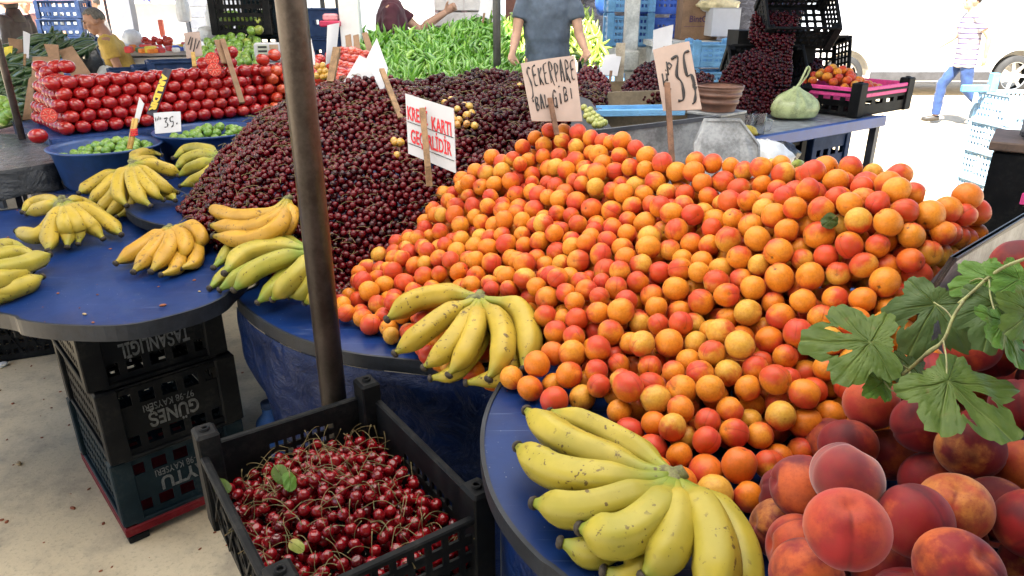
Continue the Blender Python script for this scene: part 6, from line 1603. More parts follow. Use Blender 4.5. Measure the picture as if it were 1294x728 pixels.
for x, lab in ((408, 'slim dark post just right of the thick steel pole'), (427, 'slim dark post beside the broad white post')):
    p = W(x, 10, t=6.2); t = thing('thin_pole', lab, 'pole', (p.x, p.y, 0)); MB().tube([(p.x, p.y, 0), (p.x, p.y, 2.96)], .022, n=10).build('shaft', M_POLE_G, t)

# ------------------------------------------------------------------ peppers
pe_poly = pl3([(475, 118, 4.15), (655, 112, 4.25), (655, 60, 4.9), (640, 30, 5.5), (590, 27, 5.5), (560, 38, 5.35), (500, 42, 5.25), (462, 40, 5.25), (462, 62, 4.9)])
peS = tps(pl3([(480, 115, 4.15), (560, 112, 4.2), (650, 110, 4.25), (470, 45, 5.2), (520, 42, 5.25), (560, 40, 5.3), (600, 30, 5.45), (640, 32, 5.4), (560, 75, 4.7), (480, 75, 4.7), (640, 75, 4.75)]), 5e-3)
PTM = [pepper_np(s) for s in range(6)]
heap_sticks('green_pepper', 'long glossy green pepper in the big pepper heap', 'long green peppers in the heap', pe_poly, peS, PTM, M_PEPPER, .15, .042, 7, 290, lambda g: (g.gauss(.0, .55), g.gauss(.3, .4), g.gauss(.65, .45)), 'pepper', 'far long green peppers of the big heap', 2)
py_poly = pl3([(636, 84, 4.92), (775, 74, 5.0), (762, 50, 5.0), (745, 18, 5.6), (700, 0, 5.9), (650, 22, 5.55), (634, 30, 5.4)])
pyS = tps(pl3([(640, 84, 4.95), (770, 74, 5.03), (755, 45, 5.25), (740, 18, 5.6), (650, 26, 5.5), (700, 10, 5.8), (700, 60, 4.95)]), 5e-3)
heap_sticks('pale_pepper', 'pale yellow-green pepper in the sunlit heap behind the man in the blue-grey T-shirt', 'pale peppers in the sunlit heap', py_poly, pyS, PTM, M_PEPPER_Y, .15, .045, 8, 160, lambda g: (g.gauss(.0, .5), g.gauss(.3, .35), g.gauss(.7, .35)), 'pepper', 'far pale peppers of the sunlit heap', 2)
root = thing('stall_table', 'long table with light blue front boards under the pepper heaps', 'table', tuple(W(620, 110, t=4.6)))
a, b_ = W(478, 118, t=4.2), W(790, 78, t=5.05)
MB().prism([(a.x, a.y), (b_.x, b_.y), (b_.x + .2, b_.y + 1.3), (a.x - .1, a.y + 1.4)], 1.0, 1.05).build('tabletop', M_CR_SKY, root)
fb = MB(); d = (b_ - a); d.z = 0; d.normalize(); nv = Vector((d.y, -d.x, 0))
for s0_, s1_ in ((.0, .62), (.64, 1.26), (1.28, 1.60)):
    p0, p1 = a + d * s0_, a + d * s1_; p0.z = p1.z = 1.06; mm = (p0 + p1) / 2; o = MB().box((mm.x + nv.x * .03, mm.y + nv.y * .03, 1.03), ((p1 - p0).length, .02, .17), rotz=math.atan2(d.y, d.x)).build('front_board', M_CR_SKY, root)
pz = W(752, 86, t=4.94); text_mb('velet', .055, M_PAPER, root, frame_mat(Vector((pz.x, pz.y, pz.z)) + nv * .045, d, (0, 0, 1)), bold=.001)
for x, y in ((a.x + .1, a.y + .1), (b_.x - .1, b_.y + .1), (a.x + .1, a.y + 1.2), (b_.x, b_.y + 1.1)): MB().box((x, y, .498), (.06, .06, .995)).build('leg', M_STEEL_F, root)
# supporting mound under the peppers is the heap itself; boards behind
p = W(628, 60, t=4.45); t = thing('thin_pole', 'slim grey steel pole standing in the pepper stall', 'pole', (p.x, p.y, 0)); MB().tube([(p.x, p.y, 0), (p.x, p.y, 2.96)], .0245, n=16).build('shaft', M_POLE_G, t)
p = W(736, 10, t=5.9); t = thing('thin_pole', 'slim dark pole right behind the man in the blue-grey T-shirt', 'pole', (p.x, p.y, 0)); MB().tube([(p.x, p.y, 0), (p.x, p.y, 2.96)], .02, n=12).build('shaft', M_POLE, t)
p = W(646, 5, t=6.4); t = thing('brown_post', 'broad brown post at the back between grey pole and man', 'post', (p.x, p.y, 0)); MB().box((p.x, p.y, 1.48), (.10, .08, 2.96)).build('shaft', simple('brown_paint', (.20, .08, .06), .6), t)
# white slatted crates piled behind the peppers
M_WW = simple('whitewashed_wood', (.66, .63, .62), .7, vary=.12, scale=14)
for q, px in enumerate((570, 606)):
    p = W(px, 12, t=6.3); root = thing('wooden_crate', ('left', 'right')[q] + ' one of two tall whitewashed slatted crates behind the peppers', 'crate', (p.x, p.y, 0))
    for k in range(14): MB().box((p.x, p.y - .18, .10 + k * .125), (.25, .015, .108)).build('slat', M_WW, root)
    for sx in (-1, 1): MB().box((p.x + sx * .115, p.y - .16, .92), (.03, .02, 1.8)).build('upright', simple('pinkish_wood', (.52, .36, .38), .7), root)
    MB().box((p.x, p.y, .92), (.23, .28, 1.78)).build('crate_core', M_WW, root)
sign('price_sign', 'tilted white card with faint writing behind the slim grey pole', [(609, -4, 5.4), (624, 0, 5.4), (618, 24, 5.35), (604, 18, 5.35)], M_PAPER, [(612, 18, 5.3), (610, 30, 5.3)], M_WOOD)
# ------------------------------------------------------------------ right: blue rail table and what stands on it
RA, RB = W(880, 186, 1.0), W(1118, 146, 1.0); rd = (RB - RA); rd.z = 0; RLn = rd.length; rd.normalize(); rn = Vector((-rd.y, rd.x, 0))
root = thing('rail_table', 'steel table with a bright blue front rail behind the apricots', 'table', (RA.x, RA.y, 0)); ry = math.atan2(rd.y, rd.x)
c = RA + rd * (RLn / 2) + rn * .33; MB().box((c.x, c.y, .985), (RLn, .62, .02), rotz=ry).build('tabletop', M_STEEL, root)
M_RAIL = simple('blue_rail_paint', (.018, .065, .26), .4, vary=.2)
c = RA + rd * (RLn / 2) + rn * .0; MB().box((c.x, c.y, .972), (RLn, .03, .06), rotz=ry, bev=.004).build('front_rail', M_RAIL, root)
for s, q in ((.52, .02), (RLn - .05, .02), (.1, .58), (RLn - .05, .58)): p = RA + rd * s + rn * q; MB().box((p.x, p.y, .470), (.04, .04, .939), rotz=ry).build('leg', M_STEEL_F, root)
def on_table(s, q, z=.996): p = RA + rd * s + rn * q; return Vector((p.x, p.y, z))
# stacked brown bowls on a dark box
p = W(904, 158, t=3.15); root = thing('dark_box', 'dark grey box under the ribbed brown tub', 'box', (p.x, p.y, .998)); hb = .155
MB().box((p.x, p.y, .998 + hb / 2), (.20, .17, hb), rotz=ry + .1, bev=.006).build('box_body', M_STEEL_F, root); MB().box((p.x, p.y, .998 + hb + .002), (.205, .175, .012), rotz=ry + .1, bev=.002).build('box_rim', M_STEEL, root)
z = .998 + hb + .010; t = thing('brown_tub', 'ribbed brown plastic tub on the dark box beside the blue rail', 'tub', (p.x, p.y, z))
MB().lathe([(.076, 0), (.082, .03), (.088, .031), (.090, .045), (.086, .047), (.092, .062), (.098, .064), (.099, .076), (.094, .078), (.103, .090), (.104, .101), (.098, .102), (.088, .07), (.07, .006), (.001, .005)], 36, (p.x, p.y, z)).build('tub_body', M_TERRA, t)
MB().lathe([(.097, .1005), (.106, .1015), (.107, .108), (.100, .109)], 36, (p.x, p.y, z)).build('tub_rim', M_TERRA, t)
# clear cups
for k, (px, lab) in enumerate([(932, 'clear plastic beaker nearest the brown tub'), (944, 'tall clear plastic beaker between two others'), (959, 'clear plastic jug with a handle beside the green bag')]):
    p = W(px, 152, t=3.35 + .06 * k); t = thing('clear_cup', lab, 'cup', (p.x, p.y, .998)); MB().lathe([(.032, 0), (.036, .10), (.0365, .10), (.034, .098), (.030, .004), (.001, .004)], 20, (p.x, p.y, .998), cap0=True).build('cup_body', M_GLASS, t)
    if k == 2: MB().tube(cr([(p.x + .034, p.y - .005, .998 + .08), (p.x + .062, p.y - .01, .998 + .07), (p.x + .058, p.y - .01, .998 + .03), (p.x + .032, p.y - .004, .998 + .02)], 12), .005, n=8).build('cup_handle', M_GLASS, t)
p = W(1001, 150, .998); p.z = .998 + .082; blob('produce_bag', 'pale green knotted plastic bag of produce on the blue rail table', 'bag', p, (.135, .10, .095), M_BAG, 3, knot=True)
# banana lying at the rail
bp = [W(925, 172, t=3.02), W(940, 166, t=3.02), W(955, 168, t=3.04)]
root = thing('single_banana', 'single yellow-green banana lying by the blue rail', 'banana', tuple(bp[0])); me, c_, pf = banana_mesh('banana', [q + Vector((0, 0, .0)) for q in [W(924, 174, t=3.0), W(932, 167, t=3.0), W(945, 164, t=3.02), W(957, 169, t=3.04)]], .020, M_BAN_LT, 77, ORG[root.name]); o = bpy.data.objects.new('peel', me); link(o, root)
MB().tube([c_[-1], c_[-1] + (c_[-1] - c_[-2]).normalized() * .008], [.006, .004], n=7).build('tip', M_TIP, root)
# pink-lined black crate of apricots
pc_ = W(1085, 128, t=4.15); cxy = on_table(RLn - .16, .36)
ac = crate('apricot_crate', 'black crate with a pink paper liner, heaped with pale apricots', (.62, .42, .19), (pc_.x + .03, pc_.y + .16, .998), ry + .02, M_BLACK, front='windows', side='print', post=.075, above=.05, diag=False)
Ml = Matrix.Translation((pc_.x + .03, pc_.y + .16, .998)) @ Matrix.Rotation(ry + .02, 4, 'Z')
m = MB()
for sx, sy, L_, w_ in ((0, -1, .56, .012), (0, 1, .56, .012), (-1, 0, .012, .36), (1, 0, .012, .36)):
    m.box((sx * .30, sy * .20, .135), (L_, w_, .055), bev=.004)
m.box((0, 0, .09), (.57, .37, .004)); lin_ = thing('paper_liner', 'bright pink paper lining the rim of the black apricot crate', 'liner', (pc_.x + .03, pc_.y + .16, .998 + .09), ry + .02, world_built=False)
m.v = [v - Vector((0, 0, .09)) for v in m.v]; m.build('liner_sheet', M_PINKLINER, lin_)
rg = np.random.default_rng(31)
def acS(x, y):
    dx, dy = np.asarray(x) - pc_.x - .03, np.asarray(y) - pc_.y - .16; lx = dx * math.cos(ry) + dy * math.sin(ry); ly = -dx * math.sin(ry) + dy * math.cos(ry)
    return .998 + .125 + .12 * np.exp(-((lx + .14) / .17) ** 2 - ((ly - .05) / .16) ** 2)
ap2 = darts([tuple((Ml @ Vector((x, y, 0)))[:2]) for x, y in ((-.28, -.17), (.16, -.17), (.12, .17), (-.28, .17))], acS, .047, rg, 9000, jit=.004)
for i, q in enumerate(ap2): ball('apricot', ap_me[i % 5], q, .025 * trng.uniform(.9, 1.1), 'pale apricot heaped in the pink-lined black crate', 'apricot', 'apricots in the pink-lined crate')
# black crates of small dark cherries, tilted towards the buyer
def dark_heap(name, label, poly, ctrl, d, seed, mat=None):
    rg = np.random.default_rng(seed); S = tps(ctrl, 5e-3); P_ = np.vstack([darts(poly, S, d * .8, rg, 60000, jit=d * .4), darts(poly, S, d * .85, rg, 40000, dz=-d * .8, jit=d * .3)])
    return joined(name, P_, CHT_LO, d, mat or M_CHERRY_DARK, label, seed), P_, S
def tilted_crate(label, px, py, t_, dims, yaw_, tilt_): p = W(px, py, t=t_); return crate('plastic_crate', label, dims, tuple(p), yaw_, M_BLACK, front='net', side='net', diag=True, tilt=(tilt_, 0, yaw_), group='black crates of dark cherries')
tilted_crate('tilted black net crate of dark cherries behind the brown tub, lower one', 960, 112, 4.42, (.46, .34, .20), -.05, R(42))
tilted_crate('tilted black net crate of dark cherries, upper one against the light', 1000, 36, 4.5, (.44, .34, .20), -.05, R(48))
tilted_crate('black net crate standing open behind the pink-lined crate', 1020, 80, 4.9, (.40, .30, .20), .1, R(78))
dark_heap('dark_cherry_pile', 'spilling pile of small dark cherries from the lower tilted crate', pl3([(900, 120, 3.9), (930, 140, 3.85), (980, 142, 3.97), (998, 110, 4.05), (1000, 60, 4.25), (965, 52, 4.3), (925, 75, 4.1)]), pl3([(900, 118, 3.9), (940, 141, 3.86), (985, 141, 3.97), (995, 60, 4.25), (940, 62, 4.25), (955, 100, 4.0), (985, 100, 4.02)]), .026, 41)
dark_heap('dark_cherry_pile', 'spilling pile of small dark cherries in the upper tilted crate', pl3([(947, 50, 4.25), (1000, 62, 4.2), (1008, 30, 4.45), (1018, 4, 4.75), (968, 2, 4.75), (950, 26, 4.5)]), pl3([(950, 50, 4.25), (1000, 60, 4.2), (1015, 6, 4.7), (970, 4, 4.7), (985, 30, 4.42)]), .026, 42)
dark_heap('dark_cherry_pile', 'small pile of dark cherries behind the pink-lined crate', pl3([(1000, 92, 4.45), (1040, 90, 4.5), (1036, 78, 4.65), (1005, 78, 4.65)]), pl3([(1000, 92, 4.45), (1040, 90, 4.5), (1036, 76, 4.65), (1005, 76, 4.65)]), .026, 43)
root = thing('crate_stand', 'dark stand carrying the tilted crates of dark cherries', 'stand', tuple(W(985, 130, t=4.3))); p = W(985, 130, t=4.35)
MB().box((p.x, p.y + .15, p.z / 2 + .05), (.42, .45, p.z - .1)).build('stand_body', M_BLACK, root); MB().box((p.x + .05, p.y + .45, .72), (.5, .25, 1.44)).build('stand_back', M_BLACK, root)
# long wooden trough with two piles, light blue lid
a, b_ = W(728, 118, t=3.05), W(900, 124, t=3.25); d = (b_ - a); d.z = 0; L_ = d.length; d.normalize(); nv = Vector((-d.y, d.x, 0)); yw = math.atan2(d.y, d.x)
root = thing('wooden_trough', 'long brown wooden trough holding two piles of dark cherries', 'trough', (a.x, a.y, a.z - .16)); c = a + d * L_ / 2
M_TRO = simple('stained_plywood', (.20, .155, .10), .7, vary=.3, scale=10, bstr=.3)
MB().box((c.x, c.y, a.z - .075), (L_, .015, .15), rotz=yw).build('front_side', M_TRO, root); cb = c + nv * .42; MB().box((cb.x, cb.y, a.z - .075), (L_, .015, .15), rotz=yw).build('back_side', M_TRO, root)
cb = c + nv * .21; MB().box((cb.x, cb.y, a.z - .145), (L_, .404, .012), rotz=yw).build('trough_floor', M_TRO, root)
MB().box((cb.x, cb.y, (a.z - .152) / 2), (L_ * .9, .36, a.z - .152), rotz=yw).build('trestle', M_STEEL_F, root)
dark_heap('dark_cherry_pile', 'small pile of red-black cherries in the wooden trough beside the hand', pl3([(728, 122, 3.1), (772, 124, 3.12), (768, 108, 3.3), (752, 94, 3.5), (738, 92, 3.5), (728, 104, 3.35)]), pl3([(728, 120, 3.1), (770, 122, 3.12), (752, 104, 3.28), (745, 92, 3.42), (730, 104, 3.3), (766, 110, 3.25)]), .024, 44, M_CHERRY)
dark_heap('dark_cherry_pile', 'pile of red-black cherries in the wooden trough behind the 35 card', pl3([(784, 122, 3.15), (842, 126, 3.15), (900, 128, 3.2), (900, 100, 3.5), (840, 84, 3.6), (815, 88, 3.55), (795, 106, 3.35)]), pl3([(786, 120, 3.15), (842, 122, 3.15), (895, 126, 3.2), (890, 100, 3.45), (830, 86, 3.5), (800, 104, 3.3), (840, 100, 3.32)]), .024, 45)
p = W(800, 142, t=2.72); root = thing('tray_lid', 'light blue plastic tray lid lying on the trough front', 'tray', (p.x, p.y, p.z))
for c_, s_, nm in (((0, 0, 0), (.36, .15, .008), 'tray_base'),): MB().box((p.x, p.y, p.z), s_, rotz=.12, bev=.002).build(nm, M_CR_SKY, root)
m = MB()
for ox, oy, sx, sy in ((0, -.07, .36, .01), (0, .07, .36, .01), (-.175, 0, .01, .13), (.175, 0, .01, .13)):
    v = Matrix.Rotation(.12, 3, 'Z') @ Vector((ox, oy, 0)); m.box((p.x + v.x, p.y + v.y, p.z + .011), (sx, sy, .014), rotz=.12)
m.build('tray_rim', M_CR_SKY, root); MB().box((p.x, p.y + .02, (p.z - .006) / 2), (.30, .10, p.z - .006), rotz=.12).build('support', M_TRO, root)
# yellow grapes in a dark slanting box left of the trough
gp = W(752, 152, t=2.60); root = thing('dark_bin', 'dark slanting bin of pale green grapes beside the ŞEKERPARE card', 'bin', (gp.x - .05, gp.y, gp.z - .12))
m = MB(); a_ = [W(722, 168, t=2.48), W(778, 168, t=2.55), W(745, 126, t=2.72), W(722, 118, t=2.72)]; m.add(a_ + [q - Vector((0, -.02, .16)) for q in a_], [(0, 1, 2, 3), (7, 6, 5, 4), (0, 4, 5, 1), (1, 5, 6, 2), (2, 6, 7, 3), (3, 7, 4, 0)]).build('bin_body', M_STEEL_F, root)
V, T = sphere_np(10, 7); me_g = mesh_np('grape', V, T, gloss_fruit('grape_skin', (.42, .46, .10), (.50, .50, .14), (.34, .36, .08), rough=.3, coat=.1), V, np.zeros(len(V)))
for k, (px, py) in enumerate([(738, 136), (742, 141), (746, 139), (745, 146), (750, 144), (750, 150), (755, 148), (754, 154), (759, 152), (760, 157), (764, 155), (748, 153), (741, 147), (757, 158), (752, 158), (745, 152)]): ball('grape', me_g, W(px, py, t=2.50 - .004 * (py - 136)), .0125, 'pale green grape in the dark slanting bin', 'grape', 'grapes in the dark bin')
# under the rail table
p = W(1020, 205, t=4.35)
for k, (px, py, t_, mat_, lab) in enumerate([(1030, 188, 4.3, M_CR_NAVY, 'navy crate below the blue rail table, against the light'), (968, 200, 3.9, M_BLACK, 'black printed crate below the blue rail table, behind its leg')]):
    q = W(px, py, t=t_); r_ = crate('plastic_crate', lab, (.40, .30, .22), (q.x, q.y + .1, q.z - .13), ry, mat_, front='windows' if k == 0 else 'print', side='windows', diag=False, group='crates below the rail table')
    MB().box((q.x, q.y + .1, (q.z - .132) / 2), (.38, .28, q.z - .132), rotz=ry).build('crate_plinth', M_BLACK, thing('crate_stand', ('dark stand below the navy crate', 'dark stand below the black printed crate')[k] + ' under the rail table', 'stand', (q.x, q.y + .1, 0)))
for k, (px, py, t_, sz, mat_, lab) in enumerate([(928, 208, 2.75, (.09, .07, .07), M_BAG_BK, 'dark bag behind the last apricots, below the rail'), (962, 202, 2.95, (.12, .09, .08), M_BAG_W, 'grey translucent bag below the blue rail'), (985, 196, 3.2, (.08, .07, .06), M_BAG_BK, 'small dark bag by the leg of the rail table')]): blob('plastic_bag', lab, 'bag', W(px, py, t=t_), sz, mat_, 20 + k)
p = W(940, 225, t=2.8); root = thing('low_shelf', 'dark low shelf carrying bags behind the apricot heap', 'shelf', (p.x, p.y, 0)); q = W(955, 225, t=2.95); MB().box((q.x, q.y, q.z - .045), (.5, .45, .03), rotz=ry).build('shelf_board', M_STEEL_F, root); MB().box((q.x, q.y, (q.z - .06) / 2), (.4, .3, q.z - .06), rotz=ry).build('trestle', M_STEEL_F, root)
root = thing('yellow_leaf', 'pale yellow-green husk lying behind the back apricots', 'leaf', tuple(W(975, 212, t=1.75))); me, c_, pf = banana_mesh('husk', [W(962, 216, t=1.78), W(975, 207, t=1.78), W(992, 209, t=1.75)], .014, M_BAN_LT, 5, ORG[root.name], n=8, seg=8); o = bpy.data.objects.new('husk', me); link(o, root); MB().tube([W(1000, 213, t=1.74), W(1008, 207, t=1.75), W(1014, 206, t=1.76)], [.012, .012, .006], n=8).build('husk_end', M_BAN_LT, root)

# black box with pink inside and the scale, right edge; pale crates behind
bc = W(1338, 222, t=2.42); bz = W(1262, 190, t=2.3).z; BY = -.62
root = thing('black_box', 'black box with a pink slot and brown board lid at the right edge', 'box', (bc.x, bc.y, 0), BY, world_built=False)
def bb(c, s_, nm, mt, bev=0.0): MB().box((c[0], c[1], c[2]), s_, bev=bev).build(nm, mt, root)
bb((0, 0, bz - .165), (.40, .30, .29), 'box_body', M_BLACK, .006); bb((0, 0, bz + .0), (.43, .33, .03), 'lid_board', simple('weathered_brown_board', (.10, .065, .05), .7, vary=.3, scale=14, bstr=.3), .004)
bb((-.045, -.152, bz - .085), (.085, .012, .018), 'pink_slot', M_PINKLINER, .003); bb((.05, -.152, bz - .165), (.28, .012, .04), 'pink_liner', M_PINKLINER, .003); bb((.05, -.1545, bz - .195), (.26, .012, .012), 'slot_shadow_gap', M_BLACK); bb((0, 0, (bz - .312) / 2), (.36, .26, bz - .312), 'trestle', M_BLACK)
T0 = Matrix.Translation((bc.x, bc.y, bz + .016)) @ Matrix.Rotation(BY, 4, 'Z'); sp_ = T0 @ Vector((-.02, .03, 0))
root = thing('steel_scale', 'grey steel scale lying on the brown board at the right edge', 'scale', tuple(sp_), BY, world_built=False); Ms = Matrix.Translation((0, 0, .045)) @ Matrix.Rotation(R(13), 4, 'X')
m = MB().box((0, 0, 0), (.24, .22, .03), bev=.008); m.v = [Ms @ v for v in m.v]; m.build('scale_body', M_STEEL_F, root)
m = MB().box((0, 0, .020), (.21, .19, .010), bev=.004); m.v = [Ms @ v for v in m.v]; m.build('scale_plate', simple('steel_plate', (.30, .30, .31), .35, metal=.7, vary=.15), root)
MB().box((0, .05, .024), (.18, .08, .046)).build('scale_foot', M_STEEL_F, root)
for k in range(5):
    q = W(1300, 150, t=5.0); zz = .18 + .205 * k
    crate('sky_crate', ('lowest', 'second from the ground', 'third from the ground', 'fourth from the ground', 'topmost')[k] + ' pale blue crate of the sunlit stack at the right', (.60, .40, .2), (q.x, q.y, zz - .18), .05, crate_mat('glare_crate_plastic', (.42, .58, .70), .1) if not k else bpy.data.materials['glare_crate_plastic'], front='net', side='net', diag=False, group='pale blue crates in sunlight')  # crate blue lightened in the colour itself to show the sun's glare
    if k in (3, 4): o_ = blob('plastic_bag', ('white bag lying in the fourth pale blue crate', 'white bag lying in the topmost pale blue crate')[k - 3], 'bag', Vector((q.x - .05, q.y, zz - .18 + .08)), (.20, .12, .08), M_BAG_W, 50 + k)
q = W(1255, 112, t=5.4); root = thing('sky_crate_board', 'pale blue upright crate end standing on the sunlit stack', 'crate', tuple(q)); q = W(1252, 118, t=5.0)
MB().box((q.x, q.y, 1.085), (.05, .05, .13), bev=.006).build('corner_post', M_CR_SKY, root); MB().box((q.x - .12, q.y, 1.045), (.19, .03, .05), bev=.006).build('end_wall', M_CR_SKY, root)

# blue crates, white pillar, cardboard at the centre back
p = W(797, 45, t=6.0); t = thing('white_pillar', 'chipped white pillar between blue crates at the centre back', 'pillar', (p.x, p.y, 0)); MB().box((p.x, p.y, 1.48), (.115, .11, 2.96), bev=.012).build('shaft', M_WHITE_POST, t); pb = W(797, 66, t=6.0); MB().box((p.x, p.y, pb.z - .07), (.15, .15, .18), bev=.02).build('bucket_sleeve', M_WHITE_POST, t)
M_CR_COB = crate_mat('cobalt_crate_plastic', (.06, .13, .48), .1)
def stackc(label_f, px, pytop, pybot, t_, n, dims, mat, grp, front='print', yaw_=0.0, diag=False):
    p = W(px, pybot, t=t_)
    for k in range(n): crate('blue_crate', label_f[k], dims, (p.x, p.y, p.z + dims[2] * 1.02 * k), yaw_, mat, front=front, side=front, group=grp, diag=diag, above=.03, post=.06)
    return p
pp_ = W(800, 58, t=6.5); 
for k in range(4): pass
stackc(['lower pale blue crate left of the white pillar', 'cobalt blue crate left of the white pillar, on the pale one'], 792, 0, 58, 6.4, 2, (.40, .34, .28), M_CR_SKY, 'blue crates at the white pillar', 'net')
stackc(['lower steel-blue crate right of the white pillar', 'upper cobalt crate right of the white pillar'], 828, 0, 58, 6.6, 2, (.40, .34, .27), M_CR_COB, 'blue crates right of the pillar', 'slots')
stackc(['pale blue crate under the white shelf behind the 35 card, lower', 'pale blue crate under the white shelf behind the 35 card, upper'], 893, 0, 118, 5.6, 2, (.34, .3, .2), M_CR_SKY, 'pale blue crates behind the 35 card', 'slots')
p = W(893, 102, t=5.6); t = thing('crate_stand', 'white stand beneath the pale blue crates behind the card', 'stand', (p.x, p.y, 0)); q = W(893, 118, t=5.6); MB().box((q.x, q.y, (q.z - .003) / 2), (.4, .35, q.z - .003)).build('stand_body', M_WHITE_POST, t)
for px, lab in ((792, 'white-topped trestle under the pale blue crate left of the pillar'), (828, 'trestle under the steel-blue crates right of the pillar')):
    q = W(px, 58, t=6.4 if px == 792 else 6.6); t = thing('crate_stand', lab, 'stand', (q.x, q.y, 0)); MB().box((q.x, q.y, (q.z - .003) / 2), (.5, .4, q.z - .003)).build('stand_body', M_WHITE_POST, t)
p = W(885, 24, t=5.9); t = thing('cardboard_box', 'brown cardboard box printed BintCap with a cord on top', 'box', (p.x, p.y, p.z - .16)); MB().box((p.x - .03, p.y, p.z - .005), (.30, .25, .31), bev=.004).build('carton', M_CARD, t)
text_mb('BintCap', .07, simple('purple_print', (.07, .03, .08), .7), t, frame_mat((p.x - .02, p.y - .1275, p.z + .0), (1, 0, 0), (0, 0, 1)), width=.20, bold=.0012); MB().box((p.x - .03, p.y - .1262, p.z - .055), (.26, .001, .003)).build('printed_line', simple('purple_print', (.07, .03, .08)), t)
MB().tube(cr([(p.x - .02, p.y - .13, p.z + .16), (p.x - .03, p.y - .15, p.z + .08), (p.x + .03, p.y - .15, p.z + .07), (p.x + .06, p.y - .15, p.z + .14), (p.x + .02, p.y - .12, p.z + .18)], 20), .009, n=7).build('cord', M_BAG_W, t)
p2 = W(912, 28, t=5.7); t = thing('white_box', 'bright white carton beside the printed cardboard box', 'box', (p2.x, p2.y, p2.z - .1)); MB().box((p2.x, p2.y, p2.z), (.22, .25, .21), bev=.004).build('carton', M_PAPER, t); MB().box((p2.x, p2.y, p2.z + .106), (.225, .255, .004)).build('lid', M_PAPER, t)
p3 = W(908, 6, t=5.7); blob('plastic_bag', 'cream translucent bag on top of the white carton', 'bag', p3, (.16, .12, .06), simple('cream_bag', (.62, .52, .30), .4, bstr=.5, bscale=30), 61)
q = W(880, 50, t=5.85); t = thing('white_shelf', 'long white shelf under the cardboard and white cartons', 'shelf', (q.x, q.y, 0)); MB().box((q.x + .05, q.y, q.z - .025), (.9, .45, .04)).build('shelf_board', M_WHITE_POST, t)
for sx in (-1, 1): MB().box((q.x + .05 + sx * .4, q.y, (q.z - .05) / 2), (.05, .4, q.z - .05)).build('side_support', M_WHITE_POST, t)
sign('price_sign', 'pale blue-white card behind the tall 35 card', [(826, 38, 3.3), (851, 31, 3.35), (848, 66, 3.3), (825, 66, 3.3)], M_PAPER, [(838, 60, 3.3), (836, 100, 3.25)], M_WOOD)
sign('price_sign', 'grey-white card leaning on a wooden post behind the trough', [(764, 70, 3.7), (786, 68, 3.7), (780, 96, 3.65), (758, 94, 3.65)], M_PAPER, [(772, 92, 3.6), (769, 118, 3.5)], M_WOOD_D)
p = W(782, 100, t=3.75); t = thing('wooden_post', 'pale weathered wooden post behind the trough', 'post', (p.x, p.y, 0)); MB().box((p.x, p.y, .70), (.045, .03, 1.4 + .02)).build('shaft', simple('weathered_wood', (.38, .33, .26), .8, vary=.3, scale=18, bstr=.3), t)
q = W(752, 35, t=7.3); t = thing('wooden_pallets', 'row of pale wooden blocks and dark backdrop in the shade at the back', 'pallet', (q.x, q.y, 0))
for k in range(5): MB().box((q.x - .12 + .09 * k, q.y, .95), (.075, .1, .34), bev=.004).build('block', simple('old_pallet_wood', (.30, .24, .19), .8, vary=.3), t)
MB().box((q.x + .05, q.y, .385), (.6, .3, .77)).build('pallet_base', M_TRO, t)
M_SHADE_TARP = tarp_mat('shade_backdrop_tarp', (.02, .02, .026), .5)  # near-black sheet standing in for the shaded interior at the back
q = W(800, 5, t=8.2); t = thing('shade_backdrop', 'dark tarpaulin added as a backdrop for the shaded interior behind the blue crates', 'tarpaulin', (q.x, q.y, 0)); m = MB(); V, F = [], []
for i in range(41):
    for j in range(9): V.append((q.x - .62 + 2.6 * i / 40, q.y + .03 * math.sin(i * .9) + .015 * math.sin(i * 2.3 + j), .25 + 2.9 * j / 8))
for i in range(40):
    for j in range(8): a_ = i * 9 + j; F.append((a_, a_ + 9, a_ + 10, a_ + 1))
m.add(V, F, True).build('backdrop_sheet', M_SHADE_TARP, t).modifiers.new('th', 'SOLIDIFY').thickness = .004
MB().tube([(q.x - .65, q.y, 3.16), (q.x + 2.0, q.y, 3.16)], .02, n=8).build('hanging_rod', M_POLE_G, t)
p = W(766, 3, t=7.6); blob('plastic_bag', 'blue tied bundle in the shade beside the cobalt crate', 'bag', p, (.12, .1, .16), M_CR_BLUE, 71)

# ------------------------------------------------------------------ white van, far buildings
VX = W(1067, 90, t=13.0); vy = VX.y
M_VAN = simple('white_car_paint', (.80, .80, .80), .3, vary=.03, coat=.5); M_TYRE = simple('tyre_rubber', (.03, .03, .03), .8); M_WIN = simple('tinted_glass', (.26, .30, .34), .08, vary=.1); M_HUB = simple('alloy', (.55, .56, .58), .35, metal=.6); M_SILL = simple('dark_plastic_trim', (.06, .06, .065), .6)
van = thing('parked_van', 'white van parked in full sun beyond the market at the right', 'van', (VX.x + 1.5, vy + .8, 0))
x0, wb = VX.x, 3.15; wr = .36
prof = [(-.95, .35), (-.98, .75), (-.90, 1.02), (-.30, 1.14), (.55, 1.75), (1.2, 1.92), (4.2, 1.95), (4.35, 1.2), (4.35, .38)]
arch = lambda cx_: [(cx_ + .46 * math.cos(a), wr + .46 * math.sin(a)) for a in np.linspace(0, math.pi, 14)]
out_ = prof + [(q_[0], max(q_[1], .36)) for q_ in arch(wb)] + [(q_[0], max(q_[1], .36)) for q_ in arch(0)]
m = MB(); n_ = len(out_); V = [(x0 + q_[0], vy, q_[1]) for q_ in out_] + [(x0 + q_[0], vy + 1.7, q_[1]) for q_ in out_]
m.add(V, [tuple(range(n_ - 1, -1, -1)), tuple(range(n_, 2 * n_))] + [(i, (i + 1) % n_, n_ + (i + 1) % n_, n_ + i) for i in range(n_)]).build('body', M_VAN, van)
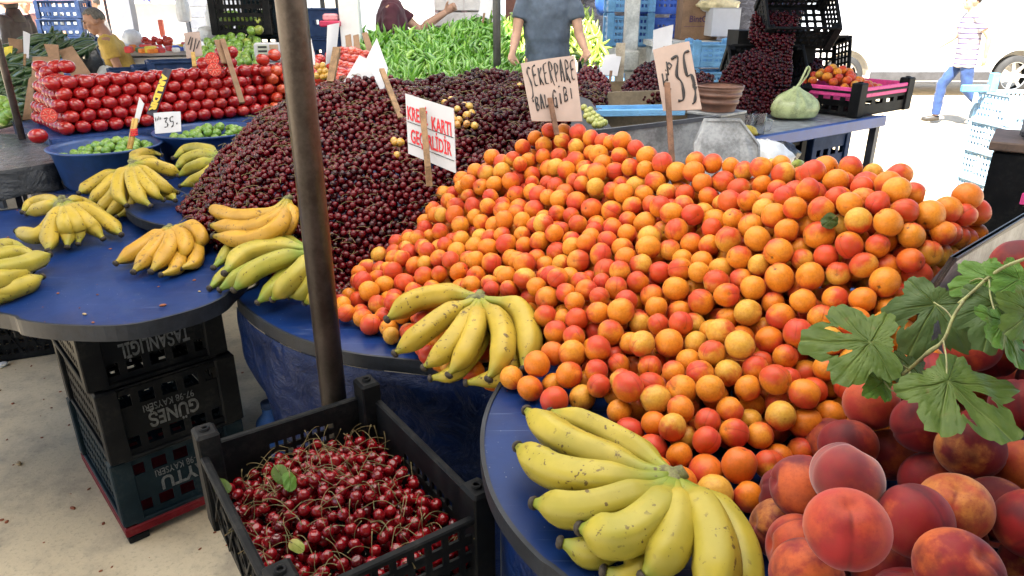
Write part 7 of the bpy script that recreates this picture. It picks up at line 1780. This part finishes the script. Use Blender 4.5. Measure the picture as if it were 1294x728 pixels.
for a_, lab in (([(.62, 1.28), (.75, 1.66), (1.45, 1.80), (1.5, 1.28)], 0), ([(1.62, 1.28), (1.62, 1.80), (2.7, 1.82), (2.75, 1.28)], 1), ([(2.88, 1.28), (2.86, 1.82), (3.9, 1.82), (4.0, 1.28)], 2)):
    m = MB(); k = len(a_); m.add([(x0 + q_[0], vy - .006, q_[1]) for q_ in a_] + [(x0 + q_[0], vy + .02, q_[1]) for q_ in a_], [tuple(range(k)), tuple(range(2 * k - 1, k - 1, -1))] + [(i, k + i, k + (i + 1) % k, (i + 1) % k) for i in range(k)]).build('window', M_WIN, van)
MB().box((x0 + wb / 2, vy - .012, .36), (wb - .95, .03, .16), bev=.01).build('sill', M_SILL, van)
MB().box((x0 + 1.9, vy - .02, 1.08), (.16, .025, .03), bev=.005).build('door_handle', M_SILL, van); MB().box((x0 + .62, vy - .09, 1.30), (.10, .16, .17), bev=.03).build('wing_mirror', M_VAN, van)
for cx_ in (0, wb):
    w = MB(); w.lathe([(.25, -.1), (.345, -.1), (wr, -.06), (wr, .06), (.345, .1), (.25, .1)], 36); T_ = Matrix.Translation((x0 + cx_, vy + .10, wr)) @ Matrix.Rotation(math.pi / 2, 4, 'X'); w.v = [T_ @ v for v in w.v]; wo_ = w.build('wheel', M_TYRE, van)
    h_ = MB(); h_.lathe([(.001, .07), (.06, .08), (.07, .05)], 20)
    for k in range(7): a = k * math.tau / 7; h_.bar((.05 * math.cos(a), .05 * math.sin(a), .05), (.25 * math.cos(a), .25 * math.sin(a), .06), .055, .03)
    h_.lathe([(.235, .075), (.262, .085), (.262, .02)], 30); h_.v = [T_ @ v for v in h_.v]; h_.build('hubcap', M_HUB, wo_)
def building(label, x, y, w_, d_, h_, mat, nwin, floors, seed, rot=0.0):
    root = thing('building', label, 'building', (x, y, 0), rot, world_built=False); MB().box((0, d_ / 2, h_ / 2), (w_, d_, h_)).build('wall', mat, root)
    for f in range(floors):
        for k in range(nwin):
            xx = -w_ / 2 + w_ * (k + .5) / nwin; zz = 1.5 + 3.0 * f; hh = 1.4 if f else 2.3
            if not f: zz = 1.3
            wdw = MB().box((xx, -.01, zz), (w_ / nwin * .55, .06, hh)).build('window', M_WIN, root); fr = MB()
            for sx in (-1, 1): fr.box((xx + sx * w_ / nwin * .29, -.02, zz), (.08, .08, hh + .16))
            fr.box((xx, -.024, zz + hh / 2 + .04), (w_ / nwin * .60, .08, .08)); fr.box((xx, -.024, zz - hh / 2 - .04), (w_ / nwin * .60, .12, .08)); fr.build('window_frame', M_WHITE_POST, wdw)
    MB().box((0, d_ / 2, h_ + .1), (w_ + .3, d_ + .3, .18)).build('roof', M_WHITE_POST, root); return root
M_B1 = simple('cream_render', (.62, .58, .52), .85, vary=.1, scale=2); M_B2 = simple('pink_render', (.60, .42, .38), .85, vary=.1, scale=2)
building('pale pink building far beyond the open market side at the left', -15.5, 24, 10, 6, 7, M_B2, 4, 2, 1, .15)
building('cream building far beyond the peppers', -3.0, 30, 13, 6, 7, M_B1, 5, 2, 2)
building('cream building far beyond the white van', 13, 34, 14, 6, 7, M_B1, 5, 2, 3)
# shop front at the left back: grey shutters, steel posts, white counter
M_SHUT = simple('grey_shutter', (.20, .21, .24), .5, metal=.2, vary=.12)
for k, (px, w_, lab) in enumerate([(258, .36, 'grey roller shutter behind the white carrier bag'), (287, .28, 'narrow grey roller shutter beside the lime crate'), (163, .13, 'grey steel column behind the yellow-shirted man')]):
    p = W(px, 20, t=8.4 - k * .1); t = thing('roller_shutter' if k < 2 else 'steel_column', lab, 'shutter' if k < 2 else 'column', (p.x, p.y, 0))
    if k == 2: MB().box((p.x, p.y, 1.7), (w_, .12, 3.4), bev=.01).build('shaft', M_SHUT, t); MB().box((p.x, p.y, .01), (.22, .22, .02)).build('foot_plate', M_SHUT, t); continue
    for j in range(26): MB().box((p.x, p.y, .06 + j * .12), (w_, .02, .112), bev=.004).build('slat', M_SHUT, t)
    for sx in (-1, 1): MB().box((p.x + sx * (w_ / 2 + .02), p.y, 1.6), (.04, .05, 3.2)).build('side_rail', M_STEEL_F, t)
p = W(205, 25, t=8.9); t = thing('shop_stand', 'white shop stand with blue lettered fascia in bright light', 'stand', (p.x, p.y, 0)); M_WP = simple('white_paint', (.8, .8, .8), .5, vary=.05)
MB().box((p.x, p.y + .2, .9), (.86, .3, 1.8)).build('back_panel', M_WP, t); MB().box((p.x, p.y - .05, 1.62), (.86, .18, .05), bev=.005).build('fascia', M_WP, t)
for k in range(3): MB().box((p.x, p.y - .02, .5 + k * .35), (.82, .12, .025)).build('shelf', M_WP, t)
m = MB(); rr_ = random.Random(3)
for k in range(12): m.box((p.x - .38 + k * .065, p.y - .148, 1.66 + .01 * math.sin(k)), (.028, .012, .02 + .012 * (k % 3)))
m.build('blue_fringe', simple('blue_trim', (.06, .08, .32), .5), t)
p = W(205, 40, t=8.5); o = MB().box((0, 0, 0), (.05, .05, .2), bev=.01).build('red_bottle', simple('red_plastic', (.55, .08, .04), .4)); 
p.z = W(205, 36, t=8.5).z; o.location = p; tag(o, 'small red and dark packet standing on the white shop stand', 'packet')
p = W(30, -2, t=9.5); t = thing('awning', 'pinkish fabric awning edge along the top left', 'awning', (p.x, p.y, 1.6)); m = MB(); V, F = [], []
for i in range(17):
    for j, (dy, dz) in enumerate(((0, -.06), (0.02, .02), (.5, .35), (1.0, .6))): V.append((p.x - 1.2 + 1.9 * i / 16, p.y + dy, p.z + dz + .01 * math.sin(i * 2.1)))
for i in range(16):
    for j in range(3): a_ = i * 4 + j; F.append((a_, a_ + 4, a_ + 5, a_ + 1))
m.add(V, F, True).build('awning_cloth', simple('pink_awning', (.55, .25, .20), .8, vary=.1), t).modifiers.new('th', 'SOLIDIFY').thickness = .004
for sx in (-1.1, .6): MB().tube([(p.x + sx, p.y + .9, 0), (p.x + sx, p.y + .9, 2.1)], .02, n=8).build('awning_post', M_POLE_G, t)
# ------------------------------------------------------------------ people
def ell(m, c, r, M3=None, nu=14, nvr=10):
    V, T = sphere_np(nu, nvr); V = V * np.array(r)
    pts = [Vector(v) for v in V]
    if M3 is not None: pts = [M3 @ p for p in pts]
    return m.add([p + Vector(c) for p in pts], [tuple(int(i) for i in t) for t in T], True)
def loft(m, rings, n=18):
    """rings: (centre, rx, ry)"""
    V, F = [], []
    for c, rx, ry_ in rings:
        for k in range(n): a = math.tau * k / n; V.append(Vector(c) + Vector((rx * math.cos(a), ry_ * math.sin(a), 0)))
    for i in range(len(rings) - 1):
        for k in range(n): F.append((i * n + k, i * n + (k + 1) % n, (i + 1) * n + (k + 1) % n, (i + 1) * n + k))
    F.append(tuple(range(n - 1, -1, -1))); F.append(tuple(range((len(rings) - 1) * n, len(rings) * n)))
    return m.add(V, F, True)
def remesh(o, vox, smooth=3):
    r = o.modifiers.new('skin', 'REMESH'); r.mode = 'VOXEL'; r.voxel_size = vox; r.use_smooth_shade = True
    if smooth: s = o.modifiers.new('soft', 'SMOOTH'); s.iterations = smooth; s.factor = .5
    return o
def hand_mesh(m, wrist, d, palm_n, side, curl=.5, k=1.0):
    """palm, four fingers and a thumb; d points along the hand, palm_n out of the palm, side towards the thumb"""
    d, pn = Vector(d).normalized(), Vector(palm_n).normalized(); sd_ = Vector(side).normalized(); w = Vector(wrist)
    m.tube([w - d * .02, w + d * .02, w + d * .055, w + d * .09], [.025 * k, .030 * k, .036 * k, .030 * k], n=10, up=pn, flat=.5)
    for i, (o_, L, r) in enumerate(((.028, .070, .0088), (.010, .078, .0092), (-.009, .072, .0088), (-.027, .056, .0078))):
        b = w + d * .085 + sd_ * o_; c = curl * (1 + .12 * i)
        p1 = b + (d * math.cos(c * .5) + pn * math.sin(c * .5)) * L * .42; p2 = p1 + (d * math.cos(c * 1.4) + pn * math.sin(c * 1.4)) * L * .32; p3 = p2 + (d * math.cos(c * 2.2) + pn * math.sin(c * 2.2)) * L * .28
        m.tube([b - d * .02, b, p1, p2, p3], [r * 1.05 * k, r * 1.05 * k, r * k, r * .92 * k, r * .7 * k], n=8)
    b = w + d * .030 + sd_ * .030; p1 = b + (d * .6 + sd_ * .7 + pn * .25).normalized() * .036; p2 = p1 + (d * .85 + sd_ * .25 + pn * .4).normalized() * .030
    m.tube([w + d * .012 + sd_ * .012, b, p1, p2], [.014 * k, .013 * k, .010 * k, .008 * k], n=8)
def person(label, loc, rotz, J, skin, shirt, trousers, hair=None, vox=.009, sleeve=.55, female=False, sex_k=1.0, group=None, hands=True, curl=.5, apron=None, lean=0.0, hijab=None, cuffs=True, belly=0.0):
    root = thing('person', label, 'person', loc, rotz, group, world_built=False)
    D = dict(hip=(0, 0, .92), neck=(0, .01, 1.45), head=(0, .04, 1.60), lsh=(-.185, 0, 1.40), rsh=(.185, 0, 1.40), lel=(-.235, -.02, 1.12), rel=(.235, -.02, 1.12), lwr=(-.25, .03, .87), rwr=(.25, .03, .87), lhip=(-.09, 0, .90), rhip=(.09, 0, .90), lkn=(-.10, .02, .49), rkn=(.10, .02, .49), lan=(-.10, -.02, .08), ran=(.10, -.02, .08), hdir=(0, 1, 0))
    D.update(J); D = {k: Vector(v) for k, v in D.items()}
    m = MB(); nk, hd, hp = D['neck'], D['head'], D['hip']
    ch = hp.lerp(nk, .72); wa = hp.lerp(nk, .30)
    loft(m, [(hp - Vector((0, 0, .08)), .13, .09), (hp, .155, .105), (wa, .140, .10 + belly * .8), (hp.lerp(nk, .55), .155, .112 + belly * .5), (ch, .170, .112), (hp.lerp(nk, .88), .155, .085), (nk - Vector((0, 0, .01)), .075, .06)])
    m.tube([nk - Vector((0, 0, .05)), nk.lerp(hd, .35), nk.lerp(hd, .75)], [.066, .054, .054], n=12)
    f = D['hdir'].normalized(); up = Vector((0, 0, 1)); rt = f.cross(up).normalized(); up = rt.cross(f)
    Mh = Matrix((rt, f, up)).transposed()
    ell(m, hd + Mh @ Vector((0, -.010, .025)), (.074, .094, .092), Mh); ell(m, hd + Mh @ Vector((0, .022, -.045)), (.058, .066, .068), Mh); ell(m, hd + Mh @ Vector((0, .055, -.085)), (.030, .028, .024), Mh)
    m.tube([hd + Mh @ Vector((0, .082, .030)), hd + Mh @ Vector((0, .103, -.002)), hd + Mh @ Vector((0, .110, -.018)), hd + Mh @ Vector((0, .088, -.026))], [.009, .012, .015, .011], n=8)
    for s in (-1, 1):
        ell(m, hd + Mh @ Vector((s * .076, -.008, -.005)), (.010, .022, .032), Mh); ell(m, hd + Mh @ Vector((s * .032, .078, .036)), (.020, .012, .008), Mh); ell(m, hd + Mh @ Vector((s * .040, .066, -.020)), (.020, .018, .018), Mh)
    m.tube([hd + Mh @ Vector((-.022, .083, -.055)), hd + Mh @ Vector((0, .090, -.053)), hd + Mh @ Vector((.022, .083, -.055))], [.005, .008, .005], n=6); m.tube([hd + Mh @ Vector((-.018, .081, -.064)), hd + Mh @ Vector((0, .089, -.066)), hd + Mh @ Vector((.018, .081, -.064))], [.005, .008, .005], n=6)
    for s, q in ((-1, 'l'), (1, 'r')):
        S_, E, Wr = D[q + 'sh'], D[q + 'el'], D[q + 'wr']
        m.tube([ch.lerp(S_, .6), S_, S_.lerp(E, .4), E, E.lerp(Wr, .3), Wr], [.07, .058, .047, .038, .040, .026], n=12)
        if hands:
            d = (Wr - E).normalized(); sd_ = D.get(q + 'thumb', Vector((0, 1, 0))); sd_ = (sd_ - d * sd_.dot(d)).normalized(); pn = D.get(q + 'palm', Vector((-s, 0, 0))); pn = (pn - d * pn.dot(d) - sd_ * pn.dot(sd_)).normalized(); hand_mesh(m, Wr, d, pn, sd_, curl)
        H_, K_, A_ = D[q + 'hip'], D[q + 'kn'], D[q + 'an']; m.tube([H_ + Vector((0, 0, .06)), H_ - Vector((0, 0, .06)), H_.lerp(K_, .5), K_, K_.lerp(A_, .35), A_], [.09, .085, .070, .054, .054, .036], n=12)
    remesh(m.build('body', skin, root), vox)
    for s in (-1, 1):
        e_ = MB(); ell(e_, hd + Mh @ Vector((s * .032, .080, .020)), (.011, .007, .006), Mh, 10, 6); e_.build('eye', simple('eye', (.05, .04, .035), .15), root)
        e_ = MB(); e_.tube([hd + Mh @ Vector((s * .015, .091, .040)), hd + Mh @ Vector((s * .033, .090, .046)), hd + Mh @ Vector((s * .050, .080, .040))], [.003, .0045, .002], n=5); e_.build('eyebrow', hair or M_INK, root)
    # shirt
    g = MB(); k = 1.10
    loft(g, [(hp - Vector((0, 0, .15)), .186, .136 + belly * .6), (hp, .184, .132 + belly), (wa, .180, .128 + belly), (hp.lerp(nk, .55), .192, .134 + belly * .6), (ch, .204, .132), (hp.lerp(nk, .88), .182, .104), (nk + Vector((0, 0, .005)), .082, .070)], 24)
    for s, q in ((-1, 'l'), (1, 'r')):
        S_, E, Wr = D[q + 'sh'], D[q + 'el'], D[q + 'wr']
        if sleeve <= 1: g.tube([ch.lerp(S_, .5), S_, S_.lerp(E, sleeve * .5), S_.lerp(E, sleeve)], [.085, .075, .066, .068], n=14)
        else: g.tube([ch.lerp(S_, .5), S_, S_.lerp(E, .5), E, E.lerp(Wr, .5), E.lerp(Wr, .95)], [.085, .074, .064, .054, .05, .042], n=14)
    o = remesh(g.build('shirt', shirt, root), max(vox, .012), 4)
    dt = bpy.data.textures.get('folds') or bpy.data.textures.new('folds', 'CLOUDS'); dt.noise_scale = .11; dt.noise_depth = 2
    dm = o.modifiers.new('folds', 'DISPLACE'); dm.texture = dt; dm.strength = .04; dm.mid_level = .5
    if trousers is not None:
        g = MB(); loft(g, [(hp - Vector((0, 0, .12)), .152, .120), (hp - Vector((0, 0, .02)), .155, .120), (hp + Vector((0, 0, .06)), .160, .118)])
        for q in 'lr':
            H_, K_, A_ = D[q + 'hip'], D[q + 'kn'], D[q + 'an']; g.tube([H_ + Vector((0, 0, .05)), H_ - Vector((0, 0, .08)), H_.lerp(K_, .5), K_, K_.lerp(A_, .4), A_ + Vector((0, 0, .01))], [.080, .086, .080, .070, .066, .058], n=14)
        o = remesh(g.build('trousers', trousers, root), max(vox, .012), 4); dm = o.modifiers.new('folds', 'DISPLACE'); dm.texture = dt; dm.strength = .03; dm.mid_level = .5
        for q in 'lr':
            A_ = D[q + 'an']; f_ = (D[q + 'kn'] - A_).normalized(); fw = D.get(q + 'toe', Vector((0, 1, 0))); g = MB(); g.tube([A_ - fw * .05 - Vector((0, 0, .035)), A_ + fw * .02 - Vector((0, 0, .035)), A_ + fw * .10 - Vector((0, 0, .05)), A_ + fw * .17 - Vector((0, 0, .055))], [.035, .044, .038, .022], n=10); g.build('shoe', simple('dark_shoe', (.04, .035, .03), .5), root)
    if hair is not None and hijab is None:
        g = MB(); V, T = sphere_np(20, 14); pts = []
        for v in V: pts.append(hd + Mh @ Vector((v[0] * .080, v[1] * .100 - .014, v[2] * .098 + .028)))
        keep = [tuple(int(i) for i in t) for t in T if all(not (V[i][1] > .30 and V[i][2] < .62) and V[i][2] > -.55 + .5 * (V[i][1] + .6) for i in t)]
        g.add(pts, keep, True); o = g.build('hair', hair, root); o.modifiers.new('th', 'SOLIDIFY').thickness = .008
        dm = o.modifiers.new('tousle', 'DISPLACE'); dm.texture = dt; dm.strength = .012
    if hijab is not None:
        g = MB(); V, T = sphere_np(22, 16); pts = [hd + Mh @ Vector((v[0] * .092, v[1] * .108 - .015, v[2] * .125 + .01)) for v in V]
        g.add(pts, [tuple(int(i) for i in t) for t in T if all(not (V[i][1] > .62 and abs(V[i][0]) < .62 and -.75 < V[i][2] < .62) for i in t)], True)
        loft(g, [(nk + Vector((0, 0, -.10)), .17, .13), (nk, .12, .10), (nk + Vector((0, 0, .08)), .085, .085)]); g.build('headscarf', hijab, root)
    if apron is not None:
        g = MB(); loft(g, [(hp - Vector((0, 0, .28)), .185, .150 + belly), (hp, .182, .142 + belly), (hp + Vector((0, 0, .12)), .178, .136 + belly)]); g.build('apron', apron, root)
    return root
H_GREY = simple('grey_hair', (.12, .11, .10), .8, vary=.4, scale=60); H_DARK = simple('dark_hair', (.02, .016, .014), .7, vary=.4, scale=60)
# man in the blue-grey T-shirt, seen from behind
gx = W(691, 60, t=4.55)
person('man seen from behind in a blue-grey T-shirt standing before the pale peppers', (gx.x, gx.y, .47), 0.0,
       dict(lsh=(-.195, 0, 1.40), rsh=(.195, 0, 1.40), lel=(-.245, -.07, 1.13), rel=(.250, -.07, 1.13), lwr=(-.275, -.24, 1.01), rwr=(.285, -.23, 1.03), lthumb=(.6, .8, 0), rthumb=(-.5, .8, 0), lpalm=(1, -.2, 0), rpalm=(-1, -.2, 0)), M_SKIN_P, cloth('blue_grey_jersey', (.085, .115, .165)), cloth('dark_trousers', (.03, .03, .035)), H_GREY, vox=.0075, sleeve=.62).scale = (.80, .84, .84)
t = thing('platform', 'low wooden platform the man in the blue-grey T-shirt stands on', 'platform', (gx.x, gx.y, 0)); MB().box((gx.x, gx.y, .43), (.8, .5, .04)).build('deck', M_TRO, t)
for sx in (-1, 1): MB().box((gx.x + sx * .34, gx.y, .204), (.06, .45, .408)).build('bearer', M_TRO, t)
# man in the yellow T-shirt
yx = W(146, 60, t=6.6)
person('man with grey hair in a yellow T-shirt bending over the stall at the left', (yx.x + .02, yx.y, -.0), R(112),
       dict(neck=(0, .07, 1.40), head=(0, .155, 1.525), hdir=(0, 1, -.42), lsh=(-.185, .07, 1.35), rsh=(.185, .07, 1.35), lel=(-.22, .0, 1.09), rel=(.22, .02, 1.10), lwr=(-.14, .24, 1.085), rwr=(.10, .28, 1.10), lthumb=(.3, .2, 1), rthumb=(-.3, .2, 1), lpalm=(1, 0, 0), rpalm=(-1, 0, 0)), M_SKIN, cloth('mustard_jersey', (.50, .34, .075)), cloth('beige_trousers', (.30, .24, .15)), H_GREY, vox=.009, sleeve=.60, belly=.035).scale = (.95,) * 3
# man in maroon reaching out
mx = W(493, 8, t=5.75)
person('man in a maroon T-shirt with outstretched arm and closed fist behind the peppers', (mx.x, mx.y, .17), R(-78),
       dict(lsh=(-.17, .03, 1.40), rsh=(.17, .0, 1.38), lel=(-.16, .24, 1.22), rel=(.22, -.05, 1.12), lwr=(-.11, .46, 1.36), rwr=(.2, .10, .95), lthumb=(.2, -.3, 1), lpalm=(1, .2, 0)), M_SKIN_P, cloth('maroon_jersey', (.075, .016, .028)), cloth('dark_trousers', (.03, .03, .035)), H_DARK, vox=.0085, sleeve=.62, curl=1.35)
t = thing('platform', 'low wooden platform under the man in maroon', 'platform', (mx.x, mx.y, 0)); MB().box((mx.x, mx.y, .145), (.6, .5, .04)).build('deck', M_TRO, t); MB().box((mx.x, mx.y, .062), (.5, .4, .124)).build('bearer', M_TRO, t)
# walking man in the sun
wx = W(1206, 138, t=10.0)
def striped():
    m, nt, b = newmat('striped_white_shirt'); co = objco(nt); z = nd(nt, 'ShaderNodeSeparateXYZ', {0: co}).outputs[2]; w = mth(nt, 'SINE', mth(nt, 'MULTIPLY', z, 95.0)); setp(b, nt, col=mix(nt, sstep(nt, w, .55, .8), (.34, .33, .36), (.10, .08, .17)), rough=.85); return m
person('walking man in a striped white shirt and blue jeans in the glare at the right', (wx.x, wx.y, 0.02), R(78),
       dict(neck=(0, .04, 1.46), head=(0, .08, 1.61), lsh=(-.185, .02, 1.41), rsh=(.185, .02, 1.41), lel=(-.23, -.14, 1.16), rel=(.23, .12, 1.15), lwr=(-.20, -.16, .92), rwr=(.18, .30, 1.02), lkn=(-.09, -.06, .49), lan=(-.09, -.34, .20), rkn=(.09, .20, .52), ran=(.09, .20, .09), ltoe=(0, .75, -.65)), M_SKIN_P, striped(), cloth('light_blue_denim', (.022, .055, .17)), H_DARK, vox=.012, sleeve=.6)
# four passers-by far at the left
far = [((14, 40), 12.5, 20, dict(), cloth('dark_shirt', (.03, .035, .05)), None, H_DARK, None, 'dark-shirted man walking at the far left edge'),
       ((26, 50), 10.5, 70, dict(), cloth('black_coat', (.015, .015, .018)), None, H_DARK, cloth('black_headscarf', (.012, .012, .014)), 'woman in a black headscarf and coat behind the cucumbers'),
       ((36, 40), 11.3, -100, dict(), cloth('salmon_shirt', (.52, .27, .22)), None, H_GREY, None, 'bald-browed man in a salmon pink shirt behind the woman in black'),
       ((70, 45), 12.2, 160, dict(), cloth('grey_shirt', (.17, .19, .20)), None, H_DARK, None, 'man in a grey shirt standing in bright light left of the navy crates'),
       ((128, 45), 10.0, 120, dict(), cloth('light_grey_shirt', (.45, .45, .45)), None, H_GREY, None, 'person in a light grey shirt half hidden behind the yellow-shirted man')]
for (px, py), t_, rz, J, sh, tr, hr, hj, lab in far:
    p = W(px, py, t=t_); person(lab, (p.x, p.y, 0), R(rz), J, M_SKIN_P, sh, cloth('dark_trousers', (.03, .03, .035)), hr, vox=.016, sleeve=.6 if not hj else 1.5, hijab=hj)
# small litter on floor and tables
lr = random.Random(2); M_SCR = simple('scrap_brown', (.22, .06, .02), .7)
def specks(label, poly, z, n, smin, smax, mt):
    m = MB(); P_ = np.array([(p.x, p.y) for p in poly]); lo, hi = P_.min(0), P_.max(0); k = 0
    while k < n:
        x, y = lr.uniform(lo[0], hi[0]), lr.uniform(lo[1], hi[1])
        if not inside([tuple(q) for q in P_], np.array(x), np.array(y)): continue
        s = lr.uniform(smin, smax); a = lr.uniform(0, 3.1); ell(m, (x, y, z + s * .3), (s, s * lr.uniform(.4, .9), s * .3), Matrix.Rotation(a, 3, 'Z'), 8, 5); k += 1
    tag(m.build('crumbs', mt), label, kind='stuff')
specks('dry petals, bits of stalk and dust scattered on the left blue table', A_poly, ZA, 60, .0015, .006, M_SCR)
specks('dry bits scattered on the apricot table', C_poly, ZC, 70, .0015, .005, M_SCR)
specks('dry bits scattered on the table in front of the pole', B_poly, ZB, 60, .0015, .005, M_STALK)
specks('grit, leaf bits and trampled scraps on the concrete floor', [Vector((-3.5, 1.0, 0)), Vector((-.6, .9, 0)), Vector((-.6, 3.2, 0)), Vector((-3.5, 3.4, 0))], 0, 190, .002, .009, M_SCR)
for px, py, z, c_, lab, s in ((206, 387, ZA, 'brown', 'dry brown petal on the near edge of the left table', .010), (107, 398, ZA, 'straw', 'straw-coloured scrap on the near edge of the left table', .008), (252, 369, ZA, 'straw', 'small dark straw scrap in the middle of the left table', .006), (92, 643, 0, 'brown', 'dark red cherry stone on the floor beside the crates', .012), (24, 587, 0, 'straw', 'dry twig on the bright floor', .016), (2, 464, 0, 'white', 'white paper scrap on the floor at the left edge', .035)):
    p = W(px, py, z); m = MB(); ell(m, (0, 0, 0), (s, s * .55, s * .35), None, 10, 6); o = m.build('litter_scrap', simple('scrap_' + c_, {'brown': (.22, .06, .02), 'straw': (.34, .24, .12), 'white': (.75, .75, .75)}[c_], .7)); o.location = (p.x, p.y, z + s * .33); o.rotation_euler = (0, 0, lr.uniform(0, 3)); tag(o, lab, 'litter')
